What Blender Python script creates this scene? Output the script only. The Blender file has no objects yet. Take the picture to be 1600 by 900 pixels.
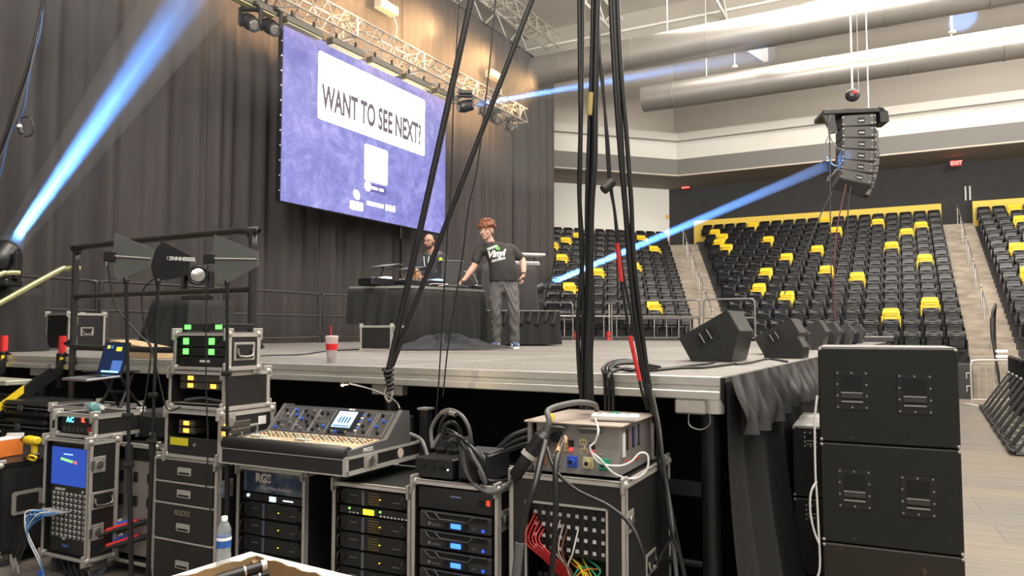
import bpy, bmesh, math, random
from mathutils import Vector, Matrix, Euler
random.seed(7)
S = bpy.context.scene
COL = S.collection
PI = math.pi
R = math.radians
# ------------------------------------------------------------------ camera
F = 1150.0; HOR = 517.0; H = 1.72
PITCH = math.atan((HOR - 450) / F)
cam = bpy.data.cameras.new('camera'); camo = bpy.data.objects.new('camera', cam); COL.objects.link(camo)
cam.sensor_width = 36; cam.lens = 36 * F / 1600; cam.clip_end = 300; cam.clip_start = .05
camo.location = (0, 0, H); camo.rotation_euler = (PI / 2 + PITCH, 0, 0)
S.camera = camo
# ------------------------------------------------------------------ look
S.view_settings.view_transform = 'Standard'; S.view_settings.look = 'None'
S.view_settings.exposure = 0.35; S.view_settings.gamma = 1; S.view_settings.use_curve_mapping = False
W = bpy.data.worlds.new('world'); S.world = W; W.use_nodes = True
W.node_tree.nodes['Background'].inputs[0].default_value = (1, .97, .93, 1)
W.node_tree.nodes['Background'].inputs[1].default_value = .38
try:
    S.cycles.use_denoising = True; S.cycles.max_bounces = 6; S.cycles.volume_bounces = 0
    S.cycles.transparent_max_bounces = 12; S.cycles.sample_clamp_indirect = 4
except Exception: pass

def area(name, loc, size, power, col=(1, 1, 1), target=None, shape='RECTANGLE', spread=PI):
    l = bpy.data.lights.new(name, 'AREA'); l.shape = shape; l.size = size[0]; l.size_y = size[1]
    l.energy = power; l.color = col; l.spread = spread
    o = bpy.data.objects.new(name, l); COL.objects.link(o); o.location = loc
    if target: o.rotation_euler = (Vector(target) - Vector(loc)).to_track_quat('-Z', 'Y').to_euler()
    return o
def spot(name, loc, target, power, col, deg, blend=.3, rad=.05):
    l = bpy.data.lights.new(name, 'SPOT'); l.energy = power; l.color = col; l.spot_size = R(deg); l.spot_blend = blend
    l.shadow_soft_size = rad
    o = bpy.data.objects.new(name, l); COL.objects.link(o); o.location = loc
    o.rotation_euler = (Vector(target) - Vector(loc)).to_track_quat('-Z', 'Y').to_euler()
    return o
WARM = (1, .93, .84)
area('arena_lamp', (2, 6, 13.6), (10, 8), 1900, WARM)
area('arena_lamp', (12, 20, 13.6), (14, 12), 3000, WARM)
area('arena_lamp', (4, -4, 12), (12, 6), 1300, WARM)
area('arena_lamp', (22, 14, 12.5), (8, 14), 1400, WARM)
area('added_roof_fill', (2, -5, 7), (18, 4), 3600, WARM, target=(6, 10, 15), spread=R(100))  # this and the next: added unseen fill that brightens roof and ducts
area('added_roof_fill', (24, 6, 7), (4, 12), 1600, WARM, target=(18, 16, 15), spread=R(100))

# ------------------------------------------------------------------ pixel <-> place (1600 x 900 frame)
cp, sp = math.cos(PITCH), math.sin(PITCH)
def ray(px, py):
    x = (px - 800) / F; y = (450 - py) / F
    return Vector((x, cp - sp * y, sp + cp * y))
def P(px, py, d):                        # point seen at a pixel, d metres ahead
    r = ray(px, py); k = d / r.y
    return Vector((r.x * k, d, H + r.z * k))
def Z(py, d): return P(800, py, d).z
def XY(px, d, py=HOR):
    p = P(px, py, d); return (p.x, p.y)
def onz(px, py, z):
    r = ray(px, py); k = (z - H) / r.z
    return Vector((r.x * k, r.y * k, z))
def proj(p):
    x, y, z = p[0], p[1], p[2] - H
    f = y * cp + z * sp; u = -y * sp + z * cp
    return 800 + F * x / f, 450 - F * u / f
def frame(yaw):                          # u to the right, v away, rotated yaw degrees clockwise
    a = R(yaw); cu = Vector((math.cos(a), -math.sin(a), 0)); cv = Vector((math.sin(a), math.cos(a), 0))
    def f(u, v, z=0): p = cu * u + cv * v; p.z = z; return p
    return f, cu, cv
def dv(px, v, yaw):                      # depth at which a pixel column meets the plane v
    return v / (math.cos(R(yaw)) + (px - 800) / F * math.sin(R(yaw)))
def onv(px, py, v, yaw): return P(px, py, dv(px, v, yaw))
def wid(px1, px2, v, yaw):               # width between two columns on the plane v
    a = P(px1, HOR, dv(px1, v, yaw)); b = P(px2, HOR, dv(px2, v, yaw))
    return (b - a).length

# ------------------------------------------------------------------ materials
MATS = {}
def mat(name, col, rough=.5, metal=0, emit=0, var=.12, scale=12, bump=0, spec=None, trans=0, ecol=None, alpha=1, stretch=None):
    if name in MATS: return MATS[name]
    m = bpy.data.materials.new(name); m.use_nodes = True; nt = m.node_tree; b = nt.nodes['Principled BSDF']
    c = (*col, 1)
    b.inputs['Base Color'].default_value = c; b.inputs['Roughness'].default_value = rough; b.inputs['Metallic'].default_value = metal
    if spec is not None: b.inputs['Specular IOR Level'].default_value = spec
    if trans: b.inputs['Transmission Weight'].default_value = trans; b.inputs['IOR'].default_value = 1.33
    if alpha < 1: b.inputs['Alpha'].default_value = alpha
    if emit:
        b.inputs['Emission Color'].default_value = (*(ecol or col), 1); b.inputs['Emission Strength'].default_value = emit
    if var or bump:
        tc = nt.nodes.new('ShaderNodeTexCoord'); n = nt.nodes.new('ShaderNodeTexNoise')
        n.inputs['Scale'].default_value = scale; n.inputs['Detail'].default_value = 4
        src = tc.outputs['Object']
        if stretch:
            mp = nt.nodes.new('ShaderNodeMapping'); mp.inputs['Scale'].default_value = stretch
            nt.links.new(src, mp.inputs[0]); src = mp.outputs[0]
        nt.links.new(src, n.inputs['Vector'])
        if var and not emit:
            r = nt.nodes.new('ShaderNodeMix'); r.data_type = 'RGBA'
            r.inputs[6].default_value = (*[max(0, k * (1 - var)) for k in col], 1)
            r.inputs[7].default_value = (*[min(1, k * (1 + var)) for k in col], 1)
            nt.links.new(n.outputs['Fac'], r.inputs[0]); nt.links.new(r.outputs[2], b.inputs['Base Color'])
        if bump:
            bp = nt.nodes.new('ShaderNodeBump'); bp.inputs['Strength'].default_value = bump; bp.inputs['Distance'].default_value = .01
            nt.links.new(n.outputs['Fac'], bp.inputs['Height']); nt.links.new(bp.outputs[0], b.inputs['Normal'])
    MATS[name] = m
    return m
BLK = mat('black_laminate', (.018, .018, .018), .42, spec=.5, var=.3)
PLA = mat('black_plastic', (.012, .012, .013), .35, var=.3)
MTB = mat('black_painted_metal', (.02, .02, .021), .32, .3, var=.3)
RUB = mat('black_rubber', (.012, .012, .012), .5, var=.3)
CLO = mat('black_cloth', (.014, .014, .0145), .9, var=.4, scale=30, bump=.3)
ALU = mat('brushed_aluminium', (.56, .54, .5), .36, .35, var=.12, scale=20)
STE = mat('steel', (.5, .49, .47), .28, .9, var=.15)
ALD = mat('worn_aluminium', (.4, .385, .355), .42, .35, var=.3, scale=25)
WHI = mat('white_plastic', (.8, .8, .78), .4, var=.05)
GRY = mat('grey_metal', (.3, .3, .3), .4, .5)
DGR = mat('dark_grey_panel', (.05, .05, .052), .4)
VOID = mat('dark_interior', (.006, .006, .006), .8)
CAB = mat('cable_black', (.012, .012, .012), .38, var=.2)
CBG = mat('cable_grey', (.12, .12, .12), .45)
SKN = mat('skin', (.56, .33, .25), .55, var=.08, scale=8)
def emis(name, col, s): return mat(name, col, .4, emit=s, var=0)
GRN = emis('green_lcd', (.12, 1, .1), 2.0)
ORG = emis('amber_lcd', (1, .42, .05), 1.7)
BLU = emis('blue_lcd', (.04, .16, 1), 2.4)
LBL = emis('pale_blue_lcd', (.3, .6, 1), 1.6)
WLED = emis('white_led', (.9, .95, 1), 2)
GLED = emis('green_led', (.2, 1, .1), 2)
RLED = emis('red_led', (1, .08, .04), 2)
YLED = emis('yellow_lcd', (1, .75, .02), 2.2)
YEL = mat('yellow_plastic', (.85, .62, .02), .4)
REDP = mat('red_plastic', (.7, .03, .03), .4)
BLUP = mat('blue_plastic', (.03, .1, .55), .4)
GRNP = mat('green_plastic', (.02, .35, .2), .4)

# ------------------------------------------------------------------ mesh builder
class MB:
    def __init__(s): s.v = []; s.f = []; s.s = []
    def add(s, vs, fs, smooth=False):
        k = len(s.v); s.v += [Vector(a) for a in vs]; s.f += [[i + k for i in f] for f in fs]; s.s += [smooth] * len(fs)
        return s
    def box(s, x0, x1, y0, y1, z0, z1, bev=0, M=None):
        if x0 > x1: x0, x1 = x1, x0
        if y0 > y1: y0, y1 = y1, y0
        if z0 > z1: z0, z1 = z1, z0
        b = min(bev, (x1 - x0) * .45, (y1 - y0) * .45, (z1 - z0) * .45)
        if b <= 0:
            vs = [(x, y, z) for z in (z0, z1) for y in (y0, y1) for x in (x0, x1)]
            fs = [(0, 2, 3, 1), (4, 5, 7, 6), (0, 1, 5, 4), (2, 6, 7, 3), (0, 4, 6, 2), (1, 3, 7, 5)]
        else:
            vs = []; idx = {}
            for ix, (x, sx) in enumerate(((x0, 1), (x1, -1))):
                for iy, (y, sy) in enumerate(((y0, 1), (y1, -1))):
                    for iz, (z, sz) in enumerate(((z0, 1), (z1, -1))):
                        for a in range(3):
                            idx[ix, iy, iz, a] = len(vs)
                            vs.append((x + (sx * b if a != 0 else 0), y + (sy * b if a != 1 else 0), z + (sz * b if a != 2 else 0)))
            g = lambda ix, iy, iz, a: idx[ix, iy, iz, a]
            fs = []
            for k in (0, 1):
                q = [g(k, 0, 0, 0), g(k, 1, 0, 0), g(k, 1, 1, 0), g(k, 0, 1, 0)]; fs.append(q if k else q[::-1])
                q = [g(0, k, 0, 1), g(0, k, 1, 1), g(1, k, 1, 1), g(1, k, 0, 1)]; fs.append(q if k else q[::-1])
                q = [g(0, 0, k, 2), g(1, 0, k, 2), g(1, 1, k, 2), g(0, 1, k, 2)]; fs.append(q if k else q[::-1])
            for i in (0, 1):
                for j in (0, 1):
                    q = [g(i, j, 0, 0), g(i, j, 1, 0), g(i, j, 1, 1), g(i, j, 0, 1)]; fs.append(q if (i ^ j) else q[::-1])
                    q = [g(i, 0, j, 0), g(i, 0, j, 2), g(i, 1, j, 2), g(i, 1, j, 0)]; fs.append(q if (i ^ j) else q[::-1])
                    q = [g(0, i, j, 1), g(1, i, j, 1), g(1, i, j, 2), g(0, i, j, 2)]; fs.append(q if (i ^ j) else q[::-1])
                    for k in (0, 1):
                        q = [g(i, j, k, 0), g(i, j, k, 1), g(i, j, k, 2)]; fs.append(q if (i + j + k) % 2 else q[::-1])
        if M is not None: vs = [M @ Vector(a) for a in vs]
        return s.add(vs, fs)
    def cyl(s, a, b, r, r2=None, n=12, cap=True, smooth=True):
        a = Vector(a); b = Vector(b); r2 = r if r2 is None else r2
        t = (b - a).normalized(); x = t.orthogonal().normalized(); y = t.cross(x)
        vs = []
        for c, q in ((a, r), (b, r2)):
            for i in range(n):
                w = 2 * PI * i / n; vs.append(c + (x * math.cos(w) + y * math.sin(w)) * q)
        s.add(vs, [(i, (i + 1) % n, n + (i + 1) % n, n + i) for i in range(n)], smooth)
        if cap: s.add(vs[:n], [tuple(range(n - 1, -1, -1))]); s.add(vs[n:], [tuple(range(n))])
        return s
    def lathe(s, prof, c=(0, 0, 0), axis=(0, 0, 1), n=16, smooth=True, sx=1, sy=1):
        c = Vector(c); t = Vector(axis).normalized(); x = t.orthogonal().normalized() if abs(t.z) < .999 else Vector((1, 0, 0)); y = t.cross(x)
        vs = []
        for r, h in prof:
            for i in range(n):
                w = 2 * PI * i / n; vs.append(c + t * h + (x * math.cos(w) * sx + y * math.sin(w) * sy) * r)
        fs = []
        for k in range(len(prof) - 1):
            fs += [(k * n + i, k * n + (i + 1) % n, (k + 1) * n + (i + 1) % n, (k + 1) * n + i) for i in range(n)]
        s.add(vs, fs, smooth)
        m = (len(prof) - 1) * n
        s.add(vs[:n], [tuple(range(n - 1, -1, -1))]); s.add(vs[m:], [tuple(range(n))])
        return s
    def sphere(s, c, r, n=12, sx=1, sy=1, sz=1):
        k = max(4, n // 2)
        prof = [(r * math.sin(PI * i / k) if 0 < i < k else r * .02, -r * math.cos(PI * i / k) * sz) for i in range(k + 1)]
        return s.lathe(prof, c, n=n, sx=sx, sy=sy)
    def tube(s, pts, r, n=8, sm=6, closed=False, r_end=None):
        pts = [Vector(p) for p in pts]
        if sm and len(pts) > 2:
            q = []; L = len(pts)
            rng = range(L) if closed else range(L - 1)
            for i in rng:
                if closed: p0, p1, p2, p3 = pts[i - 1], pts[i], pts[(i + 1) % L], pts[(i + 2) % L]
                else: p0, p1, p2, p3 = pts[max(i - 1, 0)], pts[i], pts[i + 1], pts[min(i + 2, L - 1)]
                for k in range(sm):
                    t = k / sm
                    q.append(.5 * (2 * p1 + (p2 - p0) * t + (2 * p0 - 5 * p1 + 4 * p2 - p3) * t * t + (3 * p1 - p0 - 3 * p2 + p3) * t ** 3))
            if not closed: q.append(pts[-1])
            pts = q
        L = len(pts); x = None; vs = []
        for i, p in enumerate(pts):
            if closed: t = pts[(i + 1) % L] - pts[i - 1]
            else: t = pts[min(i + 1, L - 1)] - pts[max(i - 1, 0)]
            if t.length < 1e-9: t = Vector((0, 0, 1))
            t.normalize()
            if x is None: x = t.orthogonal().normalized()
            else:
                x = x - t * x.dot(t)
                x = x.normalized() if x.length > 1e-6 else t.orthogonal().normalized()
            y = t.cross(x); rr = r if r_end is None else r + (r_end - r) * i / (L - 1)
            for k in range(n):
                w = 2 * PI * k / n; vs.append(p + (x * math.cos(w) + y * math.sin(w)) * rr)
        fs = []
        for i in range(L if closed else L - 1):
            j = (i + 1) % L
            fs += [(i * n + k, i * n + (k + 1) % n, j * n + (k + 1) % n, j * n + k) for k in range(n)]
        s.add(vs, fs, True)
        if not closed: s.add(vs[:n], [tuple(range(n - 1, -1, -1))]); s.add(vs[-n:], [tuple(range(n))])
        return s
    def prism(s, poly, o, ux, uy, depth):        # polygon in plane (ux,uy) at o, extruded along depth vector
        o = Vector(o); ux = Vector(ux); uy = Vector(uy); d = Vector(depth); n = len(poly)
        a = [o + ux * p[0] + uy * p[1] for p in poly]; b = [p + d for p in a]
        flip = ux.cross(uy).dot(d) > 0
        fs = [tuple(range(n)), tuple(range(2 * n - 1, n - 1, -1))] + [(i, n + i, n + (i + 1) % n, (i + 1) % n) for i in range(n)]
        area2 = sum(poly[i][0] * poly[(i + 1) % n][1] - poly[(i + 1) % n][0] * poly[i][1] for i in range(n))
        if (area2 > 0) == flip: fs = [f[::-1] for f in fs]
        return s.add(a + b, fs)
    def grid(s, fn, nu, nv, smooth=True, thick=None):
        vs = [fn(i / nu, j / nv) for j in range(nv + 1) for i in range(nu + 1)]
        fs = [(j * (nu + 1) + i, j * (nu + 1) + i + 1, (j + 1) * (nu + 1) + i + 1, (j + 1) * (nu + 1) + i) for j in range(nv) for i in range(nu)]
        return s.add(vs, fs, smooth)
    def quad(s, a, b, c, d): return s.add([a, b, c, d], [(0, 1, 2, 3)])
    def xf(s, M): s.v = [M @ a for a in s.v]; return s
    def mesh(s, name, m):
        me = bpy.data.meshes.new(name); me.from_pydata([tuple(a) for a in s.v], [], s.f)
        me.polygons.foreach_set('use_smooth', s.s); me.materials.append(m); me.update()
        return me
    def build(s, name, m, parent=None, label=None):
        o = bpy.data.objects.new(name, s.mesh(name, m)); COL.objects.link(o)
        if parent is not None: o.parent = parent
        if label: o['label'] = label
        return o
def thing(name, label, cat, loc=(0, 0, 0), rz=0, group=None, rot=None):
    o = bpy.data.objects.new(name, None); COL.objects.link(o); o.location = loc; o.empty_display_size = .1
    o.rotation_euler = rot if rot else (0, 0, rz)
    return tag(o, label, cat, group)
def tag(o, label, cat, group=None, kind=None):
    if label: o['label'] = label
    if cat: o['category'] = cat
    if group: o['group'] = group
    if kind: o['kind'] = kind
    return o
def struct(name, mb, m, label=None):
    o = mb.build(name, m); o['kind'] = 'structure'
    if label: o['label'] = label
    return o
def inst(src, loc=None, rot=None, parent=None, label=None, name=None):    # copy one object
    c = src.copy(); COL.objects.link(c)
    if parent is not None: c.parent = parent
    if loc is not None: c.location = loc
    if rot is not None: c.rotation_euler = rot
    if label: c['label'] = label
    return c
def dup(o, loc=None, rz=None, label=None, parent=None):
    c = o.copy(); COL.objects.link(c)
    if parent is not None: c.parent = parent
    if loc is not None: c.location = loc
    if rz is not None: c.rotation_euler = (0, 0, rz)
    if label: c['label'] = label
    for ch in [k for k in KIDS.get(o, [])]: dup(ch, parent=c)
    return c
class _K(dict):
    def get(s, o, d=None): return list(o.children)
KIDS = _K()
_tc = {}
def textmesh(s, size, ext=.001, bold=0, align='CENTER', shear=0):
    cu = bpy.data.curves.new('lettering', 'FONT'); cu.body = s; cu.size = size; cu.extrude = ext; cu.offset = bold; cu.align_x = align; cu.align_y = 'CENTER'
    cu.shear = shear; cu.resolution_u = 3
    o = bpy.data.objects.new('lettering', cu); COL.objects.link(o)
    dg = bpy.context.evaluated_depsgraph_get(); me = bpy.data.meshes.new_from_object(o.evaluated_get(dg))
    bpy.data.objects.remove(o); bpy.data.curves.remove(cu)
    return me
def text(s, size, m, parent, loc, rot=(PI / 2, 0, 0), name='lettering', ext=.001, bold=0, align='CENTER', scale=(1, 1, 1), shear=0):
    me = textmesh(s, size, ext, bold, align, shear); me.materials.clear(); me.materials.append(m)
    o = bpy.data.objects.new(name, me); COL.objects.link(o); o.location = loc; o.rotation_euler = rot; o.scale = scale
    if parent is not None: o.parent = parent
    return o
def rrect(w, h, r, n=5, cx=0, cy=0):
    pts = []
    for qx, qy, a0 in ((1, 1, 0), (-1, 1, 90), (-1, -1, 180), (1, -1, 270)):
        for k in range(n + 1):
            a = R(a0 + 90 * k / n); pts.append((cx + qx * (w / 2 - r) + r * math.cos(a), cy + qy * (h / 2 - r) + r * math.sin(a)))
    return pts
# ================================================================== ARENA SHELL
AY, CY = 28, -17                       # centre stand faces one way, corner stand is turned 45 degrees
A, Au, Av = frame(AY); C, Cu_, Cv_ = frame(CY)
STG, Su, Sv = frame(30)                # stage frame
CON = mat('painted_concrete', (.03, .03, .031), .75, var=.25, scale=2)
TAUPE = mat('taupe_soffit', (.27, .23, .195), .8, var=.06, scale=1)
TAUPE2 = mat('grey_soffit', (.13, .125, .115), .8, var=.06, scale=1)
CREAM = mat('cream_wall', (.5, .485, .445), .8, var=.06, scale=.6)
WALLW = mat('white_wall', (.72, .71, .66), .8, var=.05, scale=.6)
DECK = mat('roof_deck', (.6, .57, .52), .7, var=.1, scale=.5)
DUCT = mat('galvanised_duct', (.3, .285, .265), .38, .55, var=.12, scale=1.5)
WSTE = mat('white_steel', (.7, .69, .65), .5)

def floor_mat():
    m = bpy.data.materials.new('floor_panels'); m.use_nodes = True; nt = m.node_tree; b = nt.nodes['Principled BSDF']
    tc = nt.nodes.new('ShaderNodeTexCoord'); mp = nt.nodes.new('ShaderNodeMapping')
    mp.inputs['Rotation'].default_value = (0, 0, R(24)); nt.links.new(tc.outputs['Object'], mp.inputs[0])
    br = nt.nodes.new('ShaderNodeTexBrick'); br.inputs['Scale'].default_value = 1
    br.inputs['Brick Width'].default_value = 2.4; br.inputs['Row Height'].default_value = .6
    br.inputs['Mortar Size'].default_value = .005; br.inputs['Mortar'].default_value = (.08, .07, .06, 1)
    br.inputs['Color1'].default_value = (.19, .16, .125, 1); br.inputs['Color2'].default_value = (.145, .136, .125, 1)
    nt.links.new(mp.outputs[0], br.inputs['Vector'])
    mp2 = nt.nodes.new('ShaderNodeMapping'); mp2.inputs['Scale'].default_value = (.6, 9, 1); nt.links.new(mp.outputs[0], mp2.inputs[0])
    n = nt.nodes.new('ShaderNodeTexNoise'); n.inputs['Scale'].default_value = 1.5; n.inputs['Detail'].default_value = 6; nt.links.new(mp2.outputs[0], n.inputs['Vector'])
    cr = nt.nodes.new('ShaderNodeValToRGB'); cr.color_ramp.elements[0].color = (.72, .72, .74, 1); cr.color_ramp.elements[1].color = (1.2, 1.18, 1.12, 1)
    cr.color_ramp.elements[0].position = .3; cr.color_ramp.elements[1].position = .7
    nt.links.new(n.outputs['Fac'], cr.inputs[0])
    mx = nt.nodes.new('ShaderNodeMix'); mx.data_type = 'RGBA'; mx.blend_type = 'MULTIPLY'; mx.inputs[0].default_value = 1
    nt.links.new(br.outputs[0], mx.inputs[6]); nt.links.new(cr.outputs[0], mx.inputs[7]); nt.links.new(mx.outputs[2], b.inputs['Base Color'])
    b.inputs['Roughness'].default_value = .42
    return m
struct('floor', MB().box(-40, 45, -8, 60, -.1, 0), floor_mat(), 'tan and grey wood-look arena floor panels')
struct('ceiling', MB().box(-40, 45, -8, 60, 14.6, 14.8), DECK)
# centre side: dark wall, soffit, fascias, upper wall
Bu = 8.6   # filled below
def uC(v, r): return None
cor = P(1048, HOR, 36 / (math.cos(R(AY)) + 248 / F * math.sin(R(AY))))     # corner of the back walls
ucor = cor.dot(Au); vcor = cor.dot(Cv_)                               # in the two frames
ucc = cor.dot(Cu_)
def strip(name, m, vA, vC, z0, z1, th=.12, uR=26, uL=-22):
    # wall strip following both stands, bending on the bisector between them
    d = (Au + Cu_).normalized()
    def bend(va, vc):                                        # intersection of the two vertical planes
        det = Av.x * Cv_.y - Av.y * Cv_.x
        return Vector(((va * Cv_.y - vc * Av.y) / det, (Av.x * vc - Cv_.x * va) / det, 0))
    b0 = bend(vA, vC); b1 = bend(vA + th, vC + th)
    rt0 = A(uR, vA); rt1 = A(uR, vA + th); lt0 = C(uL, vC); lt1 = C(uL, vC + th)
    mb = MB()
    for (a0, a1, c0, c1) in ((lt0, lt1, b0, b1), (b0, b1, rt0, rt1)):
        lo = [Vector((p.x, p.y, z0)) for p in (a0, c0, c1, a1)]; hi = [Vector((p.x, p.y, z1)) for p in (a0, c0, c1, a1)]
        mb.add(lo + hi, [(0, 3, 2, 1), (4, 5, 6, 7), (0, 1, 5, 4), (1, 2, 6, 5), (2, 3, 7, 6), (3, 0, 4, 7)])
    o = mb.build(name, m); o['kind'] = 'structure'
    return o
struct('wall_back', MB().xf(Matrix()) .box(0, 1, 0, 1, 0, 1).xf(Matrix()) if False else MB().add(
    [A(ucor, 36, 0), A(30, 36, 0), A(30, 36.3, 0), A(ucor, 36.3, 0), A(ucor, 36, 8.9), A(30, 36, 8.9), A(30, 36.3, 8.9), A(ucor, 36.3, 8.9)],
    [(0, 3, 2, 1), (4, 5, 6, 7), (0, 1, 5, 4), (1, 2, 6, 5), (2, 3, 7, 6), (3, 0, 4, 7)]), CON)
struct('wall_left', MB().add(
    [C(-22, vcor, 0), C(ucc, vcor, 0), C(ucc, vcor + .3, 0), C(-22, vcor + .3, 0), C(-22, vcor, 8.9), C(ucc, vcor, 8.9), C(ucc, vcor + .3, 8.9), C(-22, vcor + .3, 8.9)],
    [(0, 3, 2, 1), (4, 5, 6, 7), (0, 1, 5, 4), (1, 2, 6, 5), (2, 3, 7, 6), (3, 0, 4, 7)]), WALLW)
strip('trim_1', TAUPE, 33.2, vcor - 2.8, 8.8, 8.86, th=3.2)
strip('trim_2', TAUPE2, 33.0, vcor - 3.0, 8.8, 9.56, th=.2)
strip('trim_3', mat('soffit_lip', (.4, .35, .3), .7), 32.96, vcor - 3.04, 8.78, 8.84, th=.24)
strip('trim_4', CREAM, 33.15, vcor - 2.85, 9.56, 10.4, th=.25)
strip('trim_5', mat('grey_cove', (.4, .38, .35), .8), 32.9, vcor - 3.1, 10.4, 10.75, th=.5)
strip('wall_upper', mat('brown_upper_wall', (.36, .33, .29), .8, var=.05, scale=.5), 34, vcor - 2.0, 10.7, 14.7, th=.2)
# roof beam with a bright flange, roof joists
o = MB().add([A(-30, 28, 13.3), A(30, 28, 13.3), A(30, 28.3, 13.3), A(-30, 28.3, 13.3), A(-30, 28, 14.6), A(30, 28, 14.6), A(30, 28.3, 14.6), A(-30, 28.3, 14.6)],
    [(0, 3, 2, 1), (4, 5, 6, 7), (0, 1, 5, 4), (1, 2, 6, 5), (2, 3, 7, 6), (3, 0, 4, 7)])
struct('trim_6', o, mat('roof_beam', (.36, .34, .3), .7))
bm_ = MB(); bm_.cyl(A(-30, 27.95, 13.9), A(30, 27.95, 13.9), .06, n=6); bm_.cyl(A(-30, 27.95, 13.25), A(30, 27.95, 13.25), .04, n=6)
struct('trim_7', bm_, WSTE)
n_ = 8
for k in range(9):
    u = -14 + k * 4.2
    b = MB()
    b.cyl(A(u, 10, 14.4), A(u, 28, 14.4), .07, n=6); b.cyl(A(u, 10, 13.5), A(u, 28, 13.5), .06, n=6)
    for q in range(9):
        b.cyl(A(u, 10 + 2 * q, 13.5), A(u, 11 + 2 * q, 14.4), .035, n=5); b.cyl(A(u, 11 + 2 * q, 14.4), A(u, 12 + 2 * q, 13.5), .035, n=5)
    struct('trim_%d' % n_, b, WSTE, 'white steel roof joist'); n_ += 1
# ducts
def duct(label, u0, u1, v, z, r, endcap=True):
    t = thing('air_duct', label, 'duct', A(u0, v, z), -R(AY))
    L = u1 - u0
    MB().cyl((0, 0, 0), (L, 0, 0), r, n=40).build('duct_body', DUCT, t)
    x = 1.2
    while x < L:
        MB().cyl((x - .03, 0, 0), (x + .03, 0, 0), r + .018, n=40).build('seam_ring', DUCT, t); x += 2.6
    x = 2.4
    while x < L:
        MB().cyl((x, 0, r - .05), (x, 0, 14.55 - z), .02, n=6).build('hanger_rod', WSTE, t); x += 7.8
    return t
duct('large round duct nearer the roof, running out from behind the black curtain', -17, 22, 24, 11.27, .54)
duct('lower round duct with its blunt end showing right of the hanging cables', -8.6, 24, 27, 10.62, .5)
t = thing('duct_bracket', 'white angled steel bracket between the two round ducts', 'bracket', onv(1183, 85, 25.6, AY), -R(AY))
MB().prism([(-.45, .35), (.35, .35), (.35, -.3), (.2, -.32)], (0, 0, 0), (1, 0, 0), (0, 0, 1), (0, .1, 0)).build('plate', WSTE, t)
MB().cyl((-.55, -.05, .4), (.2, -.05, -.3), .05, n=8).build('brace', WSTE, t)
for i, (px, py) in enumerate(((1148, 104), (1488, 50), (985, 110))):
    p = onv(px, py, 25.2, AY)
    t = thing('pendant_sensor', ['short white pendant rod hanging below the upper duct above the blue beam', 'white pendant rod hanging at the upper right of the roof', 'small white pendant knob just right of the hanging cables'][i], 'pendant', p)
    MB().cyl((0, 0, 0), (0, 0, 1.0 if i < 2 else .2), .022, n=8).build('rod', WSTE, t); MB().lathe([(.05, -.05), (.1, -.03), (.1, .02), (.03, .06)], n=12).build('cap', WSTE, t)

# ================================================================== STANDS
V0, DR, RISE = 22.6, .8, .333
def zrow(k): return .87 + RISE * k
def uleft(v): return -5.1 - .345 * (v - 24.6)
CV0 = 19.4
def cuR(v):                # right edge of the corner stand along its rows (left edge of the left stairs)
    a = P(1047.5, HOR, 1); k = (v - (CV0 + 2 * DR)) / (12 * DR)
    a0 = P(1086, HOR, 1).normalized(); a1 = P(1046, HOR, 1).normalized()
    u0 = a0.to_2d().dot(Cu_.to_2d()) / a0.to_2d().dot(Cv_.to_2d()) * (CV0 + 2 * DR)
    u1 = a1.to_2d().dot(Cu_.to_2d()) / a1.to_2d().dot(Cv_.to_2d()) * (CV0 + 14 * DR)
    return u0 + (u1 - u0) * k
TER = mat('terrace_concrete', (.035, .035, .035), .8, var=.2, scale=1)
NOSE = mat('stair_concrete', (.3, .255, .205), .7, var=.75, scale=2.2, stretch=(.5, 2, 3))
ter = MB(); terc = MB()
def slab(mb, fr, uA, uB, uC_, uD, v0, v1, z0, z1):
    lo = [fr(uA, v0, z0), fr(uB, v0, z0), fr(uD, v1, z0), fr(uC_, v1, z0)]; hi = [fr(uA, v0, z1), fr(uB, v0, z1), fr(uD, v1, z1), fr(uC_, v1, z1)]
    mb.add(lo + hi, [(0, 3, 2, 1), (4, 5, 6, 7), (0, 1, 5, 4), (1, 2, 6, 5), (2, 3, 7, 6), (3, 0, 4, 7)])
VF = 21.9
for k in range(16):
    v0 = V0 + k * DR - .35 if k else VF; v1 = V0 + (k + 1) * DR - .35 if k < 15 else 36
    slab(ter, A, uleft(v0), 1.5, uleft(v1), 1.5, v0, v1, 0, zrow(k))
    slab(ter, A, 2.6, 14, 2.6, 14, v0, v1, 0, zrow(k))
for k in range(2, 15):
    v0 = CV0 + k * DR - .35 - (.6 if k == 2 else 0); v1 = CV0 + (k + 1) * DR - .35 if k < 14 else vcor
    slab(terc, C, -3, cuR(v0), -3, cuR(v1), v0, v1, 0, zrow(k))
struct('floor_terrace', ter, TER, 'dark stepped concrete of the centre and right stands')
struct('floor_terrace_corner', terc, TER, 'dark stepped concrete of the corner stand')
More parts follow.
